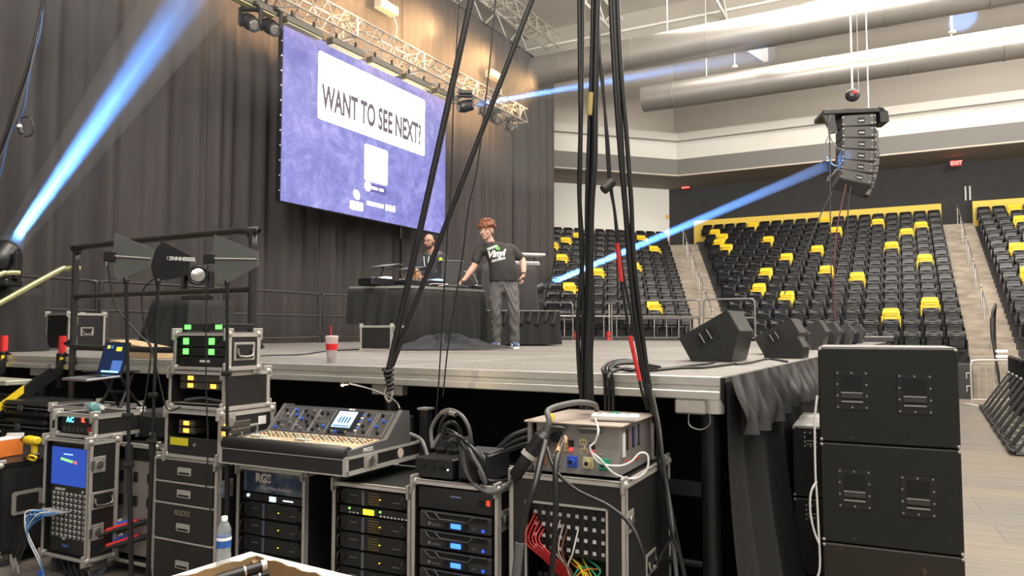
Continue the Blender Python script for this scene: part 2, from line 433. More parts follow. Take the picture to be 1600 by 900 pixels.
# stairs: two steps per row
def stairs(name, pts, label):
    mb = MB()
    for (a0, b0, a1, b1, z) in pts:
        lo = [Vector((p.x, p.y, max(0, z - 1.5))) for p in (a0, b0, b1, a1)]; hi = [Vector((p.x, p.y, z)) for p in (a0, b0, b1, a1)]
        mb.add(lo + hi, [(0, 3, 2, 1), (4, 5, 6, 7), (0, 1, 5, 4), (1, 2, 6, 5), (2, 3, 7, 6), (3, 0, 4, 7)])
    return struct(name, mb, NOSE, label)
pts = []
for j in range(32):
    k = j / 2; v0 = V0 + k * DR - .35; z = zrow(k) - RISE * .0 - .0
    pts.append((A(1.5, v0), A(2.6, v0), A(1.5, v0 + .42 if j < 31 else 36), A(2.6, v0 + .42 if j < 31 else 36), zrow(k) + .02))
stairs('stairs_right', pts, 'pale stone-like steps between the centre and right stands')
pts = []
for j in range(2, 30):
    k = j / 2; v0 = V0 + k * DR - .35; vc0 = CV0 + k * DR - .35
    v1, vc1 = (v0 + .42, vc0 + .42) if j < 29 else (36, vcor)
    pts.append((C(cuR(vc0), vc0), A(uleft(v0), v0), C(cuR(vc1), vc1), A(uleft(v1), v1), zrow(k) + .02))
stairs('stairs_left', pts, 'pale steps between the corner stand and the centre stand')
# yellow rail wall behind the last row
YP = mat('yellow_paint', (.62, .45, .06), .6, var=.08, scale=2)
uL = uleft(34.6 + .6)
mb = MB(); slab(mb, A, uL, 1.5, uL, 1.5, V0 + 15 * DR + .42, V0 + 15 * DR + .5, zrow(15), zrow(15) + 1.12); struct('trim_40', mb, YP, 'yellow painted rail wall behind the centre stand')
mb = MB(); slab(mb, A, 2.6, 14, 2.6, 14, V0 + 15 * DR + .42, V0 + 15 * DR + .5, zrow(15), zrow(15) + 1.12); struct('trim_41', mb, YP, 'yellow painted rail wall behind the right stand')

# seats
def seat_meshes():
    def back():
        mb = MB()
        def fn(i, j, o=0):
            x = (i - .5) * .46; z = .40 + j * .42
            cur = .05 * (abs(i - .5) * 2) ** 2
            w = 1 - .12 * max(0, j - .8) / .2
            return (x * w, .16 + .1 * j - cur + o, z)
        n, m = 6, 5
        f = [fn(i / n, j / m) for j in range(m + 1) for i in range(n + 1)]; g = [fn(i / n, j / m, .035) for j in range(m + 1) for i in range(n + 1)]
        k = len(f); mb.v = [Vector(q) for q in f + g]
        for j in range(m):
            for i in range(n):
                a = j * (n + 1) + i; mb.f.append([a, a + 1, a + n + 2, a + n + 1]); mb.f.append([k + a, k + a + n + 1, k + a + n + 2, k + a + 1]); mb.s += [True, True]
        rim = [i for i in range(n + 1)] + [j * (n + 1) + n for j in range(1, m + 1)] + [m * (n + 1) + i for i in range(n - 1, -1, -1)] + [j * (n + 1) for j in range(m - 1, 0, -1)]
        for a, b in zip(rim, rim[1:] + rim[:1]): mb.f.append([a, k + a, k + b, b]); mb.s.append(True)
        mb.tube([(-.2, .262, .825), (0, .272, .835), (.2, .262, .825)], .022, n=6, sm=2)
        return mb
    def pan():
        mb = MB(); mb.box(-.2, .2, .02, .1, .36, .72, .03); mb.box(-.17, .17, -.01, .03, .62, .66, .01); mb.box(-.17, .17, -.01, .03, .44, .48, .01)
        mb.tube([(-.19, .0, .70), (0, -.03, .71), (.19, .0, .70)], .02, n=6, sm=2); return mb
    def brk():
        mb = MB()
        for s_ in (-1, 1): mb.box(s_ * .235 - .018, s_ * .235 + .018, .02, .2, .3, .62, .008)
        mb.box(-.03, .03, .05, .16, 0.05, .36, .01); mb.box(-.24, .24, .08, .12, .3, .34); return mb
    return back(), pan(), brk()
SB, SP_, SK = seat_meshes()
SBK = mat('black_seat_plastic', (.009, .009, .01), .25, var=.2, spec=.4)
SYL = mat('yellow_seat_plastic', (.85, .6, .02), .4, var=.08)
def proto(m, label): 
    t = thing('stadium_seat', label, 'seat', (0, 0, -50))
    SB.build('backrest', m, t); SP_.build('folded_seat', m, t); SK.build('bracket', m, t)
    return t
SEATS = []     # (position, rot, section, row, index)
for k in range(16):
    v = V0 + k * DR; u = 1.22; i = 0
    while u > uleft(v) + .25: SEATS.append([A(u, v, zrow(k)), -R(AY), 'centre', k, i]); u -= .515; i += 1
    u = 2.95; i = 0
    while u < .145 * v: SEATS.append([A(u, v, zrow(k)), -R(AY), 'right', k, i]); u += .515; i += 1
for k in range(2, 15):
    v = CV0 + k * DR; u = cuR(v) - .3; i = 0
    while proj(C(u, v, 3))[0] > 862: SEATS.append([C(u, v, zrow(k)), -R(CY), 'corner', k, i]); u -= .515; i += 1
YPX = [(1112, 360), (1134, 369), (1122, 380), (1128, 391), (1175, 346), (1192, 377), (1225, 400), (1187, 427), (1182, 457), (1237, 472), (1296, 340), (1312, 359), (1371, 345), (1430, 352), (1409, 366), (1389, 380), (1272, 386), (1454, 405), (1292, 426), (1341, 439), (1456, 470), (1383, 490), (1589, 322), (1595, 344), (1587, 385), (1596, 432), (914, 369), (884, 378), (874, 390), (882, 400), (1000, 372), (1020, 394), (999, 418), (947, 429), (899, 455), (1021, 475)]
yel = set()
for (px, py) in YPX:
    best = min((i for i in range(len(SEATS)) if i not in yel), key=lambda i: (lambda q: (q[0] - px) ** 2 + 1.5 * (q[1] - py) ** 2)(proj(SEATS[i][0] + Vector((0, 0, .65)))))
    yel.add(best)
def seen(s):
    x, y = proj(s[0] + Vector((0, 0, .6)))
    if x > 1612: return False
    if 1275 < x < 1490 and y > 538: return False
    if x < 1060 and y > 500: return False
    return True
ORD = ['front', 'second', 'third', 'fourth', 'fifth', 'sixth', 'seventh', 'eighth', 'ninth', 'tenth', 'eleventh', 'twelfth', 'thirteenth', 'fourteenth', 'fifteenth', 'sixteenth', 'seventeenth', 'eighteenth', 'nineteenth', 'twentieth']
ORD2 = ['next to', 'second from', 'third from'] + [o + ' from' for o in ORD[3:]]
order = sorted([i for i in range(len(SEATS)) if seen(SEATS[i])], key=lambda i: (i not in yel, SEATS[i][0].length))
single = order[:300]; rest = order[300:]
pb = proto(SBK, 'black'); py_ = proto(SYL, 'yellow'); ub = uy = False
for i in single:
    p, rz, sec, k, j = SEATS[i]; y = i in yel
    kk = k - 2 if sec == 'corner' else k
    rowname = ORD[kk] + ' row' if not (k == 15 or (sec == 'corner' and k == 14)) else 'back row'
    st = 'right-hand stairs' if sec != 'corner' else 'left-hand stairs'
    lb = '%s folding seat, %s of the %s stand, %s the %s' % ('yellow' if y else 'black', rowname, sec, ORD2[min(j, 19)], st)
    src = py_ if y else pb
    if (y and not uy) or (not y and not ub):
        o = src; o.location = p; o.rotation_euler = (0, 0, rz); o['label'] = lb
        if y: uy = True
        else: ub = True
    else: o = dup(src, p, rz, lb)
    o['group'] = 'yellow folding seats in the stands' if y else 'black folding seats in the stands'
mb = MB(); allv = []
for i in rest:
    p, rz = SEATS[i][:2]; M = Matrix.Translation(p) @ Matrix.Rotation(rz, 4, 'Z')
    for q in (SB, SP_, SK):
        k = len(mb.v); mb.v += [M @ a for a in q.v]; mb.f += [[a + k for a in f] for f in q.f]; mb.s += q.s
o = mb.build('stadium_seats', SBK); tag(o, 'remaining black folding seats in the upper rows of the stands', 'seats', 'black folding seats in the stands', 'stuff')

# stair rails
HR = mat('rail_steel', (.45, .43, .4), .35, .8)
def rail(label, pts, m=HR, r=.022, posts=None, cat='handrail', name='handrail'):
    t = thing(name, label, cat, pts[0]); o = Vector(pts[0])
    MB().tube([Vector(p) - o for p in pts], r, n=8, sm=4).build('rail', m, t)
    for a, b in posts or []: MB().cyl(Vector(a) - o, Vector(b) - o, r * .9, n=8).build('post', m, t)
    return t
for j in range(5):
    k0 = 1 + j * 3; a = A(2.05, V0 + k0 * DR, zrow(k0)); b = A(2.05, V0 + (k0 + 2.2) * DR, zrow(k0 + 2.2))
    up = Vector((0, 0, .9))
    rail('steel handrail up the right-hand stairs, %s from the floor' % ORD[j].replace('front', 'lowest'), [a + up * .9, a + up, b + up, b + up * .9], posts=[(a, a + up * .95), (b, b + up * .95)])
def lmid(k): return (C(cuR(CV0 + k * DR), CV0 + k * DR) + A(uleft(V0 + k * DR), V0 + k * DR)) / 2
for j in range(5):
    k0 = 2 + j * 2.5; a = lmid(k0); a.z = zrow(k0); b = lmid(k0 + 1.8); b.z = zrow(k0 + 1.8); up = Vector((0, 0, .9))
    rail('steel handrail up the left-hand stairs, %s from the floor' % ORD[j].replace('front', 'lowest'), [a + up * .9, a + up, b + up, b + up * .9], posts=[(a, a + up * .95), (b, b + up * .95)])
a = A(2.1, V0 - .5, .3); rail('black looped handrail at the foot of the right-hand stairs', [a, a + Vector((-.05, .2, 1.5)), a + Av * .5 + Vector((0, 0, 2.1)), a + Av * .9 + Vector((0, 0, 1.6)), a + Av * .9 + Vector((0, 0, .6))], MTB, .03)
# step lights at the foot of the stairs
# exit signs
def exit_sign(px, py, v, yaw, label):
    t = thing('exit_sign', label, 'exit sign', onv(px, py, v, yaw), -R(yaw))
    MB().box(-.2, .2, -.04, .04, -.13, .13, .015).build('housing', mat('exit_housing', (.35, .02, .02), .4), t)
    text('EXIT', .2, emis('exit_red', (1, .1, .08), 4), t, (0, -.045, 0), bold=.008, ext=.004)
exit_sign(1072, 292, 35.7, AY, 'small red EXIT sign on the dark wall at the corner')
exit_sign(1494, 255, 34.6, AY, 'red EXIT sign under the soffit above the right-hand stairs')
t = thing('wall_light', 'narrow upright white wall lights on the dark wall behind the right-hand stairs', 'wall light', onv(1512, 302, 35.9, AY), -R(AY))
for x in (-.08, .08): MB().box(x - .035, x + .035, -.04, .02, -.3, .3, .01).build('light_bar', mat('wall_light_bar', (.6, .6, .58), .4), t)
t = thing('wall_sign', 'small amber sign plate on the white wall near the corner', 'sign', onv(1043, 339, vcor - .02, CY), -R(CY))
MB().box(-.09, .09, -.02, 0, -.1, .1, .005).build('plate', mat('amber_plate', (.7, .45, .1), .5), t)
# corner stand front wall and rail
t = thing('guard_rail', 'grey metal guard rail along the front of the corner stand', 'railing', C(0, CV0 + .9, 0), -R(CY))
zz = zrow(2)
uR_ = cuR(CV0 + 1) ; 
MB().tube([(3, 0, zz + .62), (uR_, 0, zz + .62), (uR_ + .02, 0, zz - .1)], .03, n=8, sm=1).build('top_rail', HR, t)
x = 3.2
while x < uR_: MB().cyl((x, 0, zz - .2), (x, 0, zz + .62), .015, n=6).build('baluster', HR, t); x += .42
# ================================================================== STAGE
ST = 1.46                                     # stage surface height
cr = onz(1133, 590, ST); UE = cr.dot(Su); VE = cr.dot(Sv)      # right-front corner in the stage frame
UL, VB = -12.2, 19.2
def deck_mat():
    m = bpy.data.materials.new('stage_deck_panels'); m.use_nodes = True; nt = m.node_tree; b = nt.nodes['Principled BSDF']
    tc = nt.nodes.new('ShaderNodeTexCoord')
    ck = nt.nodes.new('ShaderNodeTexBrick'); ck.inputs['Scale'].default_value = 1; ck.inputs['Brick Width'].default_value = 2.44; ck.inputs['Row Height'].default_value = 1.22; ck.offset = 0
    ck.inputs['Mortar Size'].default_value = .012; ck.inputs['Mortar'].default_value = (.5, .5, .48, 1)
    ck.inputs['Color1'].default_value = (.15, .14, .13, 1); ck.inputs['Color2'].default_value = (.19, .18, .165, 1)
    nt.links.new(tc.outputs['Object'], ck.inputs['Vector'])
    v = nt.nodes.new('ShaderNodeTexVoronoi'); v.inputs['Scale'].default_value = 28; nt.links.new(tc.outputs['Object'], v.inputs['Vector'])
    cr_ = nt.nodes.new('ShaderNodeValToRGB'); cr_.color_ramp.elements[0].color = (.55, .55, .55, 1); cr_.color_ramp.elements[1].color = (1.25, 1.25, 1.25, 1); cr_.color_ramp.elements[1].position = .55
    nt.links.new(v.outputs['Distance'], cr_.inputs[0])
    mx = nt.nodes.new('ShaderNodeMix'); mx.data_type = 'RGBA'; mx.blend_type = 'MULTIPLY'; mx.inputs[0].default_value = 1
    nt.links.new(ck.outputs[0], mx.inputs[6]); nt.links.new(cr_.outputs[0], mx.inputs[7]); nt.links.new(mx.outputs[2], b.inputs['Base Color'])
    b.inputs['Roughness'].default_value = .5
    bp = nt.nodes.new('ShaderNodeBump'); bp.inputs['Strength'].default_value = .3; bp.inputs['Distance'].default_value = .004
    nt.links.new(v.outputs['Distance'], bp.inputs['Height']); nt.links.new(bp.outputs[0], b.inputs['Normal'])
    return m
SR = -R(30)
stage = thing('stage', 'raised portable stage deck with aluminium edge and black legs', 'stage', STG(UE, VE, 0), SR)
LU, LV = UE - UL, VB - VE                     # local: x from -LU..0, y from 0..LV
MB().box(-LU, 0, 0, LV, ST - .03, ST).build('deck', deck_mat(), stage)
mb = MB(); mb.box(-LU, -.02, -.03, .0, ST - .045, ST + .004, .004); mb.box(-LU, -.02, -.022, .0, ST - .075, ST - .045, .003); mb.box(-LU, -.02, -.045, .0, ST - .125, ST - .075, .006)
mb.build('edge_rail', mat('stage_edge_aluminium', (.66, .65, .6), .4, .6, var=.08), stage)
mb = MB(); mb.box(-.02, .0, -.03, LV, ST - .14, ST + .002, .004); mb.build('side_rail', MTB, stage)
mb = MB(); mb.box(-.28, -.1, -.04, .05, ST - .21, ST - .125, .01); mb.cyl((-.06, -.0, ST - .2), (-.06, -.0, ST - .125), .055, n=20); mb.build('corner_bracket', ALU, stage)
MB().tube([(-.2, -.03, ST - .21), (-.19, -.05, ST - .27), (-.13, -.05, ST - .29), (-.08, -.04, ST - .26), (-.08, -.03, ST - .2)], .003, n=6).build('safety_wire', STE, stage)
for i in range(6):
    for j in range(3):
        x = -.1 - i * 2.3; y = .05 + j * 3
        MB().cyl((x, y, 0), (x, y, ST - .13), .055, n=16).build('leg', MTB, stage)
    if i < 5:
        mb = MB(); mb.box(-.1 - i * 2.3 - 2.3, -.1 - i * 2.3, .03, .07, .78, .86); mb.cyl((-.1 - i * 2.3, .05, .4), (-.1 - (i + 1) * 2.3, .05, .4), .02, n=8)
        mb.cyl((-.1 - i * 2.3, .05, .82), (-.1 - i * 2.3, 3.05, .82), .03, n=8); mb.build('brace', MTB, stage)
for i in range(1, 5):
    x = -.1 - i * 2.3; MB().box(x - .14, x + .14, -.02, .05, ST - .2, ST - .125, .006).build('leg_clamp', ALD, stage)
# dim clutter store under the stage
# black skirt on the right side: gathered valance over long drape
def foldy(x, y, a, w, ph=0): return a * math.sin(x * w + ph + .7 * math.sin(x * w * .31)) * (.3 + .7 * y)
SAT = mat('black_satin', (.03, .03, .031), .45, var=.3, scale=6)
sk = thing('stage_skirt', 'black skirt drape hanging from the right edge of the stage', 'drape', STG(UE, VE, 0), SR)
def skf(i, j):
    y = -.05 + i * (LV - 1); z = ST - .02 - j * (ST - .04); bulge = .03 + .12 * j * j * (1 if i > 0 else 1)
    return (bulge + foldy(y, j, .045, 11), y - (.0 if i else .05 * j), z)
MB().grid(skf, 700, 6).build('long_drape', CLO, sk)
def vaf(i, j):
    y = -.06 + i * (LV - 1); L = .31 - .02 * min(1, y / 3)  + .02 * math.sin(y * 3)
    z = ST + .01 - j * L; 
    return (.05 + .08 * min(1, j * 1.4) + foldy(y, min(1, j * 1.5), .035, 17, 1) + .02 * math.sin(y * 41 + 6 * j) * j, y - .04 * j, z)
MB().grid(vaf, 900, 8).build('valance', SAT, sk)

# ================================================================== CURTAIN
def curtain_mat():
    return mat('curtain_velour', (.043, .038, .037), .85, var=.3, scale=3, stretch=(4, 4, .25))
cur = thing('stage_curtain', 'tall black pleated curtain hung behind the stage', 'curtain', STG(-12.6, 0, 0), SR)
CH = 11.8
vend = None
def cend():
    u = -12.6
    lo, hi = 10, 40
    for _ in range(40):
        m = (lo + hi) / 2
        if proj(STG(u, m, 5))[0] < 866: lo = m
        else: hi = m
    return lo
VEND = cend()
npan = 9; Lp = (VEND - (-3)) / npan
for k in range(npan):
    y0 = -3 + k * Lp; rnd = random.Random(k)
    ph = [rnd.uniform(0, 6) for _ in range(4)]
    def cf(i, j):
        y = y0 + i * (Lp + .05); z = CH * (1 - j)
        w = (.45 + .55 * min(1, j * 2.2 + .15))
        x = .06 * math.sin(y * 2 * PI / .5 + 1.4 * math.sin(y * 1.7 + ph[0])) + .07 * math.sin(y * 2 * PI / .97 + ph[1]) + .05 * math.sin(y * 3.1 + j * .8 + ph[2])
        return (x * w, y, z)
    n = int(Lp / .045)
    MB().grid(cf, n, 8).build('drape_panel', curtain_mat(), cur)
mb = MB()
mb.cyl((0, -3, CH), (0, VEND, CH), .03, n=8); mb.build('curtain_pipe', MTB, cur)
# ================================================================== TRUSSES
TRS = mat('truss_aluminium', (.45, .42, .36), .4, .6)
def truss(label, p0, p1, a=.3, pitch=.6, sect=2.4, m=TRS, down=True, parts=True):
    p0 = Vector(p0); p1 = Vector(p1); L = (p1 - p0).length; d = (p1 - p0).normalized()
    rot = d.to_track_quat('X', 'Z').to_euler()
    t = thing('lighting_truss', label, 'truss', p0, rot=rot)
    mb = MB()
    for y in (-a / 2, a / 2):
        for z in (-a / 2, a / 2): mb.cyl((0, y, z), (L, y, z), .026, n=8)
    mb.build('chords', m, t)
    mb = MB(); n = int(L / pitch)
    for k in range(n):
        x0 = k * L / n; x1 = (k + 1) * L / n; xm = (x0 + x1) / 2
        for y in (-a / 2, a / 2):
            mb.cyl((x0, y, -a / 2), (xm, y, a / 2), .013, n=6); mb.cyl((xm, y, a / 2), (x1, y, -a / 2), .013, n=6)
        for z in (-a / 2, a / 2):
            mb.cyl((x0, -a / 2, z), (xm, a / 2, z), .013, n=6); mb.cyl((xm, a / 2, z), (x1, -a / 2, z), .013, n=6)
    mb.build('lacing', m, t)
    x = 0
    while x < L:
        mb = MB(); 
        for y in (-a / 2, a / 2):
            mb.box(x - .03, x + .03, y - .03, y + .03, -a / 2, a / 2)
        mb.box(x - .03, x + .03, -a / 2, a / 2, a / 2 - .03, a / 2 + .03); mb.box(x - .03, x + .03, -a / 2, a / 2, -a / 2 - .03, -a / 2 + .03)
        mb.build('end_frame', m, t); x += sect
    return t
def onu(px, py, u, yaw=30):                  # pixel on the stage-frame plane u
    a = R(yaw); X = (px - 800) / F; d = u / (X * math.cos(a) - math.sin(a)); return P(px, py, d)
SU = -11.4                                   # screen plane
tE = onu(815, 183, SU + .45); tN = tE - Sv * 12.5; zt = tE.z
truss('long aluminium truss above the video screen with stage lights under it', (tN.x, tN.y, zt), (tE.x, tE.y, zt), .42, .52)
b1 = onu(865, 66, -12.2); b0 = b1 - Sv * 9
truss('aluminium truss across the top right of the curtain', (b0.x, b0.y, b1.z), (b1.x, b1.y, b1.z), .5, .7)
# ================================================================== VIDEO SCREEN
YS = 28.5; SCR, Ru, Rv = frame(YS)
def onr(px, py, u): 
    a = R(YS); X = (px - 800) / F; d = u / (X * math.cos(a) - math.sin(a)); return P(px, py, d)
c0 = onr(438, 312, -11.2); c1 = onr(696, 367, -11.2); ct = onr(440.6, 33.8, -11.2)
SW = (c1 - c0).to_2d().length; SH = ct.z - c0.z; zb = (c0.z + c1.z) / 2
scr = thing('video_screen', 'large led video wall showing a purple slide with a white caption card', 'screen', (c0.x, c0.y, zb), -R(YS) + PI / 2)
# local: x along the wall (away), y into the wall (-y faces the stage), z up
def scr_mat():
    m = bpy.data.materials.new('led_picture'); m.use_nodes = True; nt = m.node_tree; b = nt.nodes['Principled BSDF']
    tc = nt.nodes.new('ShaderNodeTexCoord'); n = nt.nodes.new('ShaderNodeTexNoise'); n.inputs['Scale'].default_value = 1.6; n.inputs['Detail'].default_value = 15; n.inputs['Roughness'].default_value = .86; n.inputs['Distortion'].default_value = .6
    nt.links.new(tc.outputs['Object'], n.inputs['Vector'])
    c = nt.nodes.new('ShaderNodeValToRGB'); e = c.color_ramp.elements
    e[0].position = .36; e[0].color = (.13, .14, .5, 1); e[1].position = .64; e[1].color = (.50, .47, .95, 1); k = e.new(.5); k.color = (.24, .24, .7, 1)
    nt.links.new(n.outputs['Fac'], c.inputs[0]); nt.links.new(c.outputs[0], b.inputs['Emission Color']); b.inputs['Emission Strength'].default_value = .78
    b.inputs['Base Color'].default_value = (.02, .02, .02, 1); b.inputs['Roughness'].default_value = .5
    return m
MB().box(-.02, SW + .02, .0, .12, -.02, SH + .02).build('cabinet_frame', MTB, scr)
MB().box(0, SW, -.01, 0, 0, SH).build('picture', scr_mat(), scr)
def lx(px, py):       # pixel -> local screen (x,z)
    q = onr(px, py, -11.2); return ((q - c0).to_2d().length * (1 if px > 438 else -1), q.z - zb)
WCARD = emis('screen_white', (1, .97, .9), 2.2)
ax, az = lx(495, 79); bx_, bz = lx(663, 246)
_, az2 = lx(495, 185)
MB().prism(rrect(bx_ - ax, az - az2, .06, cx=(ax + bx_) / 2, cy=(az + az2) / 2), (0, -.012, 0), (1, 0, 0), (0, 0, 1), (0, -.006, 0)).build('caption_card', WCARD, scr)
GLOWT = mat('screen_text', (.03, .02, .05), .5, emit=.1, ecol=(.5, .35, .55), var=0)
tw = (lx(661, 215)[0] - lx(501, 150)[0])
tz = (lx(501, 152)[1] + lx(661, 212)[1]) / 2
me = textmesh('WANT TO SEE NEXT?', 1, .01, .03, 'LEFT'); xs = [v.co.x for v in me.vertices]; ww = max(xs) - min(xs)
me.materials.append(GLOWT); o = bpy.data.objects.new('caption_text', me); COL.objects.link(o); o.parent = scr; o.rotation_euler = (PI / 2, 0, 0)
o.location = (lx(501, 150)[0], -.02, tz - .02); o.scale = (tw * .975 / ww, .74, .4)
qx0, qz0 = lx(569, 224); qx1, qz1 = lx(605, 291); _, qz2 = lx(569, 281)
MB().prism(rrect(qx1 - qx0, qz0 - qz2, .07, cx=(qx0 + qx1) / 2, cy=(qz0 + qz2) / 2), (0, -.012, 0), (1, 0, 0), (0, 0, 1), (0, -.006, 0)).build('blank_square', WCARD, scr)
PW = emis('screen_pill', (.06, .06, .2), .6)
x0, z0 = lx(569, 291); x1, z1 = lx(604, 299); zc = (z0 + z1) / 2
MB().prism(rrect(x1 - x0, .2, .09, cx=(x0 + x1) / 2, cy=zc), (0, -.012, 0), (1, 0, 0), (0, 0, 1), (0, -.004, 0)).build('pill_badge', PW, scr)
mb = MB(); mb.cyl((x0 + .12, -.022, zc + .01), (x0 + .12, -.014, zc + .01), .12, n=20)
for k in range(8):
    if k != 4: mb.box(x0 + .27 + k * .055, x0 + .315 + k * .055, -.02, -.014, zc - .03, zc + .035)
mb.build('pill_mark', WCARD, scr)
mb = MB(); x2, z2 = lx(557, 303); mb.lathe([(.02, -.008), (.1, -.008), (.1, 0)], (x2, -.014, z2 - .02), (0, -1, 0), n=20, sy=1.3)
mb.prism(rrect(.45, .2, .05, cx=x2 + .0, cy=z2 - .28), (0, -.012, 0), (1, 0, 0), (0, 0, 1), (0, -.006, 0))
x3, z3 = lx(573, 317)
mb.build('footer_badge', WCARD, scr); mb = MB()
for k in range(9): mb.box(x3 + k * .07, x3 + .055 + k * .07, -.02, -.014, z3 - .045, z3 + .05)
for k in range(3): mb.prism(rrect(.1, .16, .04, cx=x3 + .75 + k * .14, cy=z3), (0, -.012, 0), (1, 0, 0), (0, 0, 1), (0, -.006, 0))
mb.build('social_marks', WCARD, scr)
mb = MB()
for k in range(12): mb.cyl((-.05, -.02, .2 + k * SH / 12), (-.05, 0, .2 + k * SH / 12), .018, n=8)
for k in range(14): mb.cyl((.2 + k * SW / 14, -.03, SH + .12), (.2 + k * SW / 14, .03, SH + .12), .03, n=8)
mb.build('rigging_bolts', STE, scr)
MB().box(-.02, SW + .02, .0, .1, SH + .04, SH + .2).build('rigging_bar', mat('dark_bar', (.05, .045, .03), .5), scr)
# picture's own light on the stage
pc = c0.lerp(Vector((c1.x, c1.y, c1.z)), .5); pc.z = zb + SH / 2

# ================================================================== STAGE LIGHTS
def moving_head(label, loc, aim, s=1, hang=True, lens=None, m=PLA):
    t = thing('moving_head_light', label, 'stage light', loc)
    up = 1 if not hang else -1
    MB().box(-.17 * s, .17 * s, -.15 * s, .15 * s, 0, .09 * s * up, .02 * s).build('base', m, t)
    mb = MB()
    for x in (-1, 1): mb.box(x * .19 * s - .025 * s, x * .19 * s + .025 * s, -.06 * s, .06 * s, .09 * s * up, .42 * s * up, .01 * s)
    mb.box(-.2 * s, .2 * s, -.06 * s, .06 * s, .09 * s * up, .13 * s * up); mb.build('yoke', m, t)
    q = (Vector(aim) - (Vector(loc) + Vector((0, 0, .36 * s * up)))).normalized()
    c = Vector((0, 0, .36 * s * up))
    mb = MB(); mb.lathe([(.06 * s, -.2 * s), (.13 * s, -.17 * s), (.15 * s, -.02 * s), (.13 * s, .13 * s), (.135 * s, .17 * s), (.115 * s, .17 * s), (.11 * s, .15 * s)], c, q, n=20); h = mb.build('head', m, t)
    MB().lathe([(.01, 0), (.11 * s, 0), (.09 * s, .012 * s), (.01, .02 * s)], c + q * .15 * s, q, n=20).build('lens', lens or STE, h)
    return t, Vector(loc) + c + q * .17 * s
def haze_cone(label, a, b, r0, r1, dens, col):
    a = Vector(a); b = Vector(b)
    m = bpy.data.materials.new('haze'); m.use_nodes = True; nt = m.node_tree; nt.nodes.remove(nt.nodes['Principled BSDF'])
    v = nt.nodes.new('ShaderNodeVolumePrincipled'); v.inputs['Density'].default_value = dens; v.inputs['Color'].default_value = (1, 1, 1, 1)
    v.inputs['Anisotropy'].default_value = .3
    nt.links.new(v.outputs[0], nt.nodes['Material Output'].inputs['Volume'])
    o = MB().cyl(a, b, r0, r1, n=24).build('haze', m); me = o.data
    bm = bmesh.new(); bm.from_mesh(me); bmesh.ops.remove_doubles(bm, verts=bm.verts, dist=1e-5); bmesh.ops.recalc_face_normals(bm, faces=bm.faces); bm.to_mesh(me); bm.free()
    tag(o, label, 'haze', kind='stuff'); return o
BEAMLENS = emis('beam_lens', (.35, .75, 1), 14)
BC = (.10, .34, 1)
# beam 1: lower left, aimed up to the right
pa = P(4, 402, 9.0); pb_ = P(318, -40, 13.5)
tb, l1 = moving_head('moving head lamp at the far left edge throwing a wide blue beam upward', (pa.x, pa.y, pa.z - .36), pb_, hang=False, lens=BEAMLENS)
haze_cone('blue-lit haze along the wide beam at the left of the curtain', l1, l1 + (pb_ - l1) * 1.15, .13, .8, .28, BC)
spot('beam_lamp', l1 + (pb_ - l1).normalized() * .05, pb_, 110000, BC, 6.2, .5, .06)
spot('beam_core', l1 + (pb_ - l1).normalized() * .05, pb_, 150000, (.3, .7, 1), 1.3, .9, .02)
# beam 2: on the truss end
pa = P(728, 166, dv(728, 15.8, 30)); pa = onu(727, 166, SU + 1.5); pb_ = P(1250, 75, 24)
tb, l2 = moving_head('moving head lamp right of the video screen throwing a pale blue beam at the ducts', (pa.x, pa.y, pa.z + .36), pb_, hang=True, lens=BEAMLENS)
haze_cone('pale blue-lit haze along the beam crossing the ducts', l2, l2 + (pb_ - l2) * .86, .14, .4, .16, BC)
spot('beam_lamp', l2 + (pb_ - l2).normalized() * .05, pb_, 330000, (.16, .38, 1), 2.4, .5, .06)
# beam 3: from the line array down to the stage riser
pa = P(838, 446, 14.2); pb_ = P(1296, 257, 16.0)
tb, l3 = moving_head('moving head lamp behind the standing man throwing a thin blue beam to the hanging speakers', (pa.x, pa.y, pa.z - .36), pb_, s=.8, hang=False, lens=BEAMLENS)
haze_cone('blue-lit haze along the thin beam over the stands', l3, l3 + (pb_ - l3) * .985, .055, .13, .35, BC)
spot('beam_lamp', l3 + (pb_ - l3).normalized() * .05, pb_, 420000, BC, 2.6, .5, .05)
# lights along the screen truss
GOLD = mat('glass_lens', (.5, .47, .4), .15, .6)
for i, px in enumerate((392, 424)):
    q = onu(px, (6, 14)[i], SU + .5)
    moving_head(['dark moving head light at the near end of the screen truss', 'second dark moving head light at the near end of the screen truss'][i], q, q + Vector((.8, -.6, -1)), s=1.0, lens=STE)
for i, px in enumerate((758, 775, 798)):
    q = onu(px, (158, 170, 183)[i], SU + .5)
    moving_head('hanging moving head light under the far end of the truss, %s from the beam lamp' % ('nearest', 'next', 'farthest')[i], q, q + Vector((.5, -.5, -1)), s=.9, lens=STE, m=mat('lamp_housing', (.09, .085, .08), .4))
def led_bar(label, loc):
    t = thing('light_bar', label, 'stage light', loc, SR)
    MB().box(-.1, .1, -.5, .5, -.1, .04, .015).build('housing', mat('bar_housing', (.06, .05, .03), .4), t)
    MB().box(-.08, .08, -.47, .47, -.12, -.1).build('lens_strip', mat('bar_lens', (.5, .45, .2), .3), t)
    [MB().box(-.02, .02, y - .02, y + .02, .04, .2).build('clamp', MTB, t) for y in (-.3, .3)]
k = 0
y = 1.0
while y < 8.5:
    led_bar('slim light bar clamped under the screen truss, %s from its near end' % ORD[k].replace('front', 'first'), tN + Sv * (y + 1.2) + Vector((0, 0, zt - tN.z - .44))); y += 1.25; k += 1
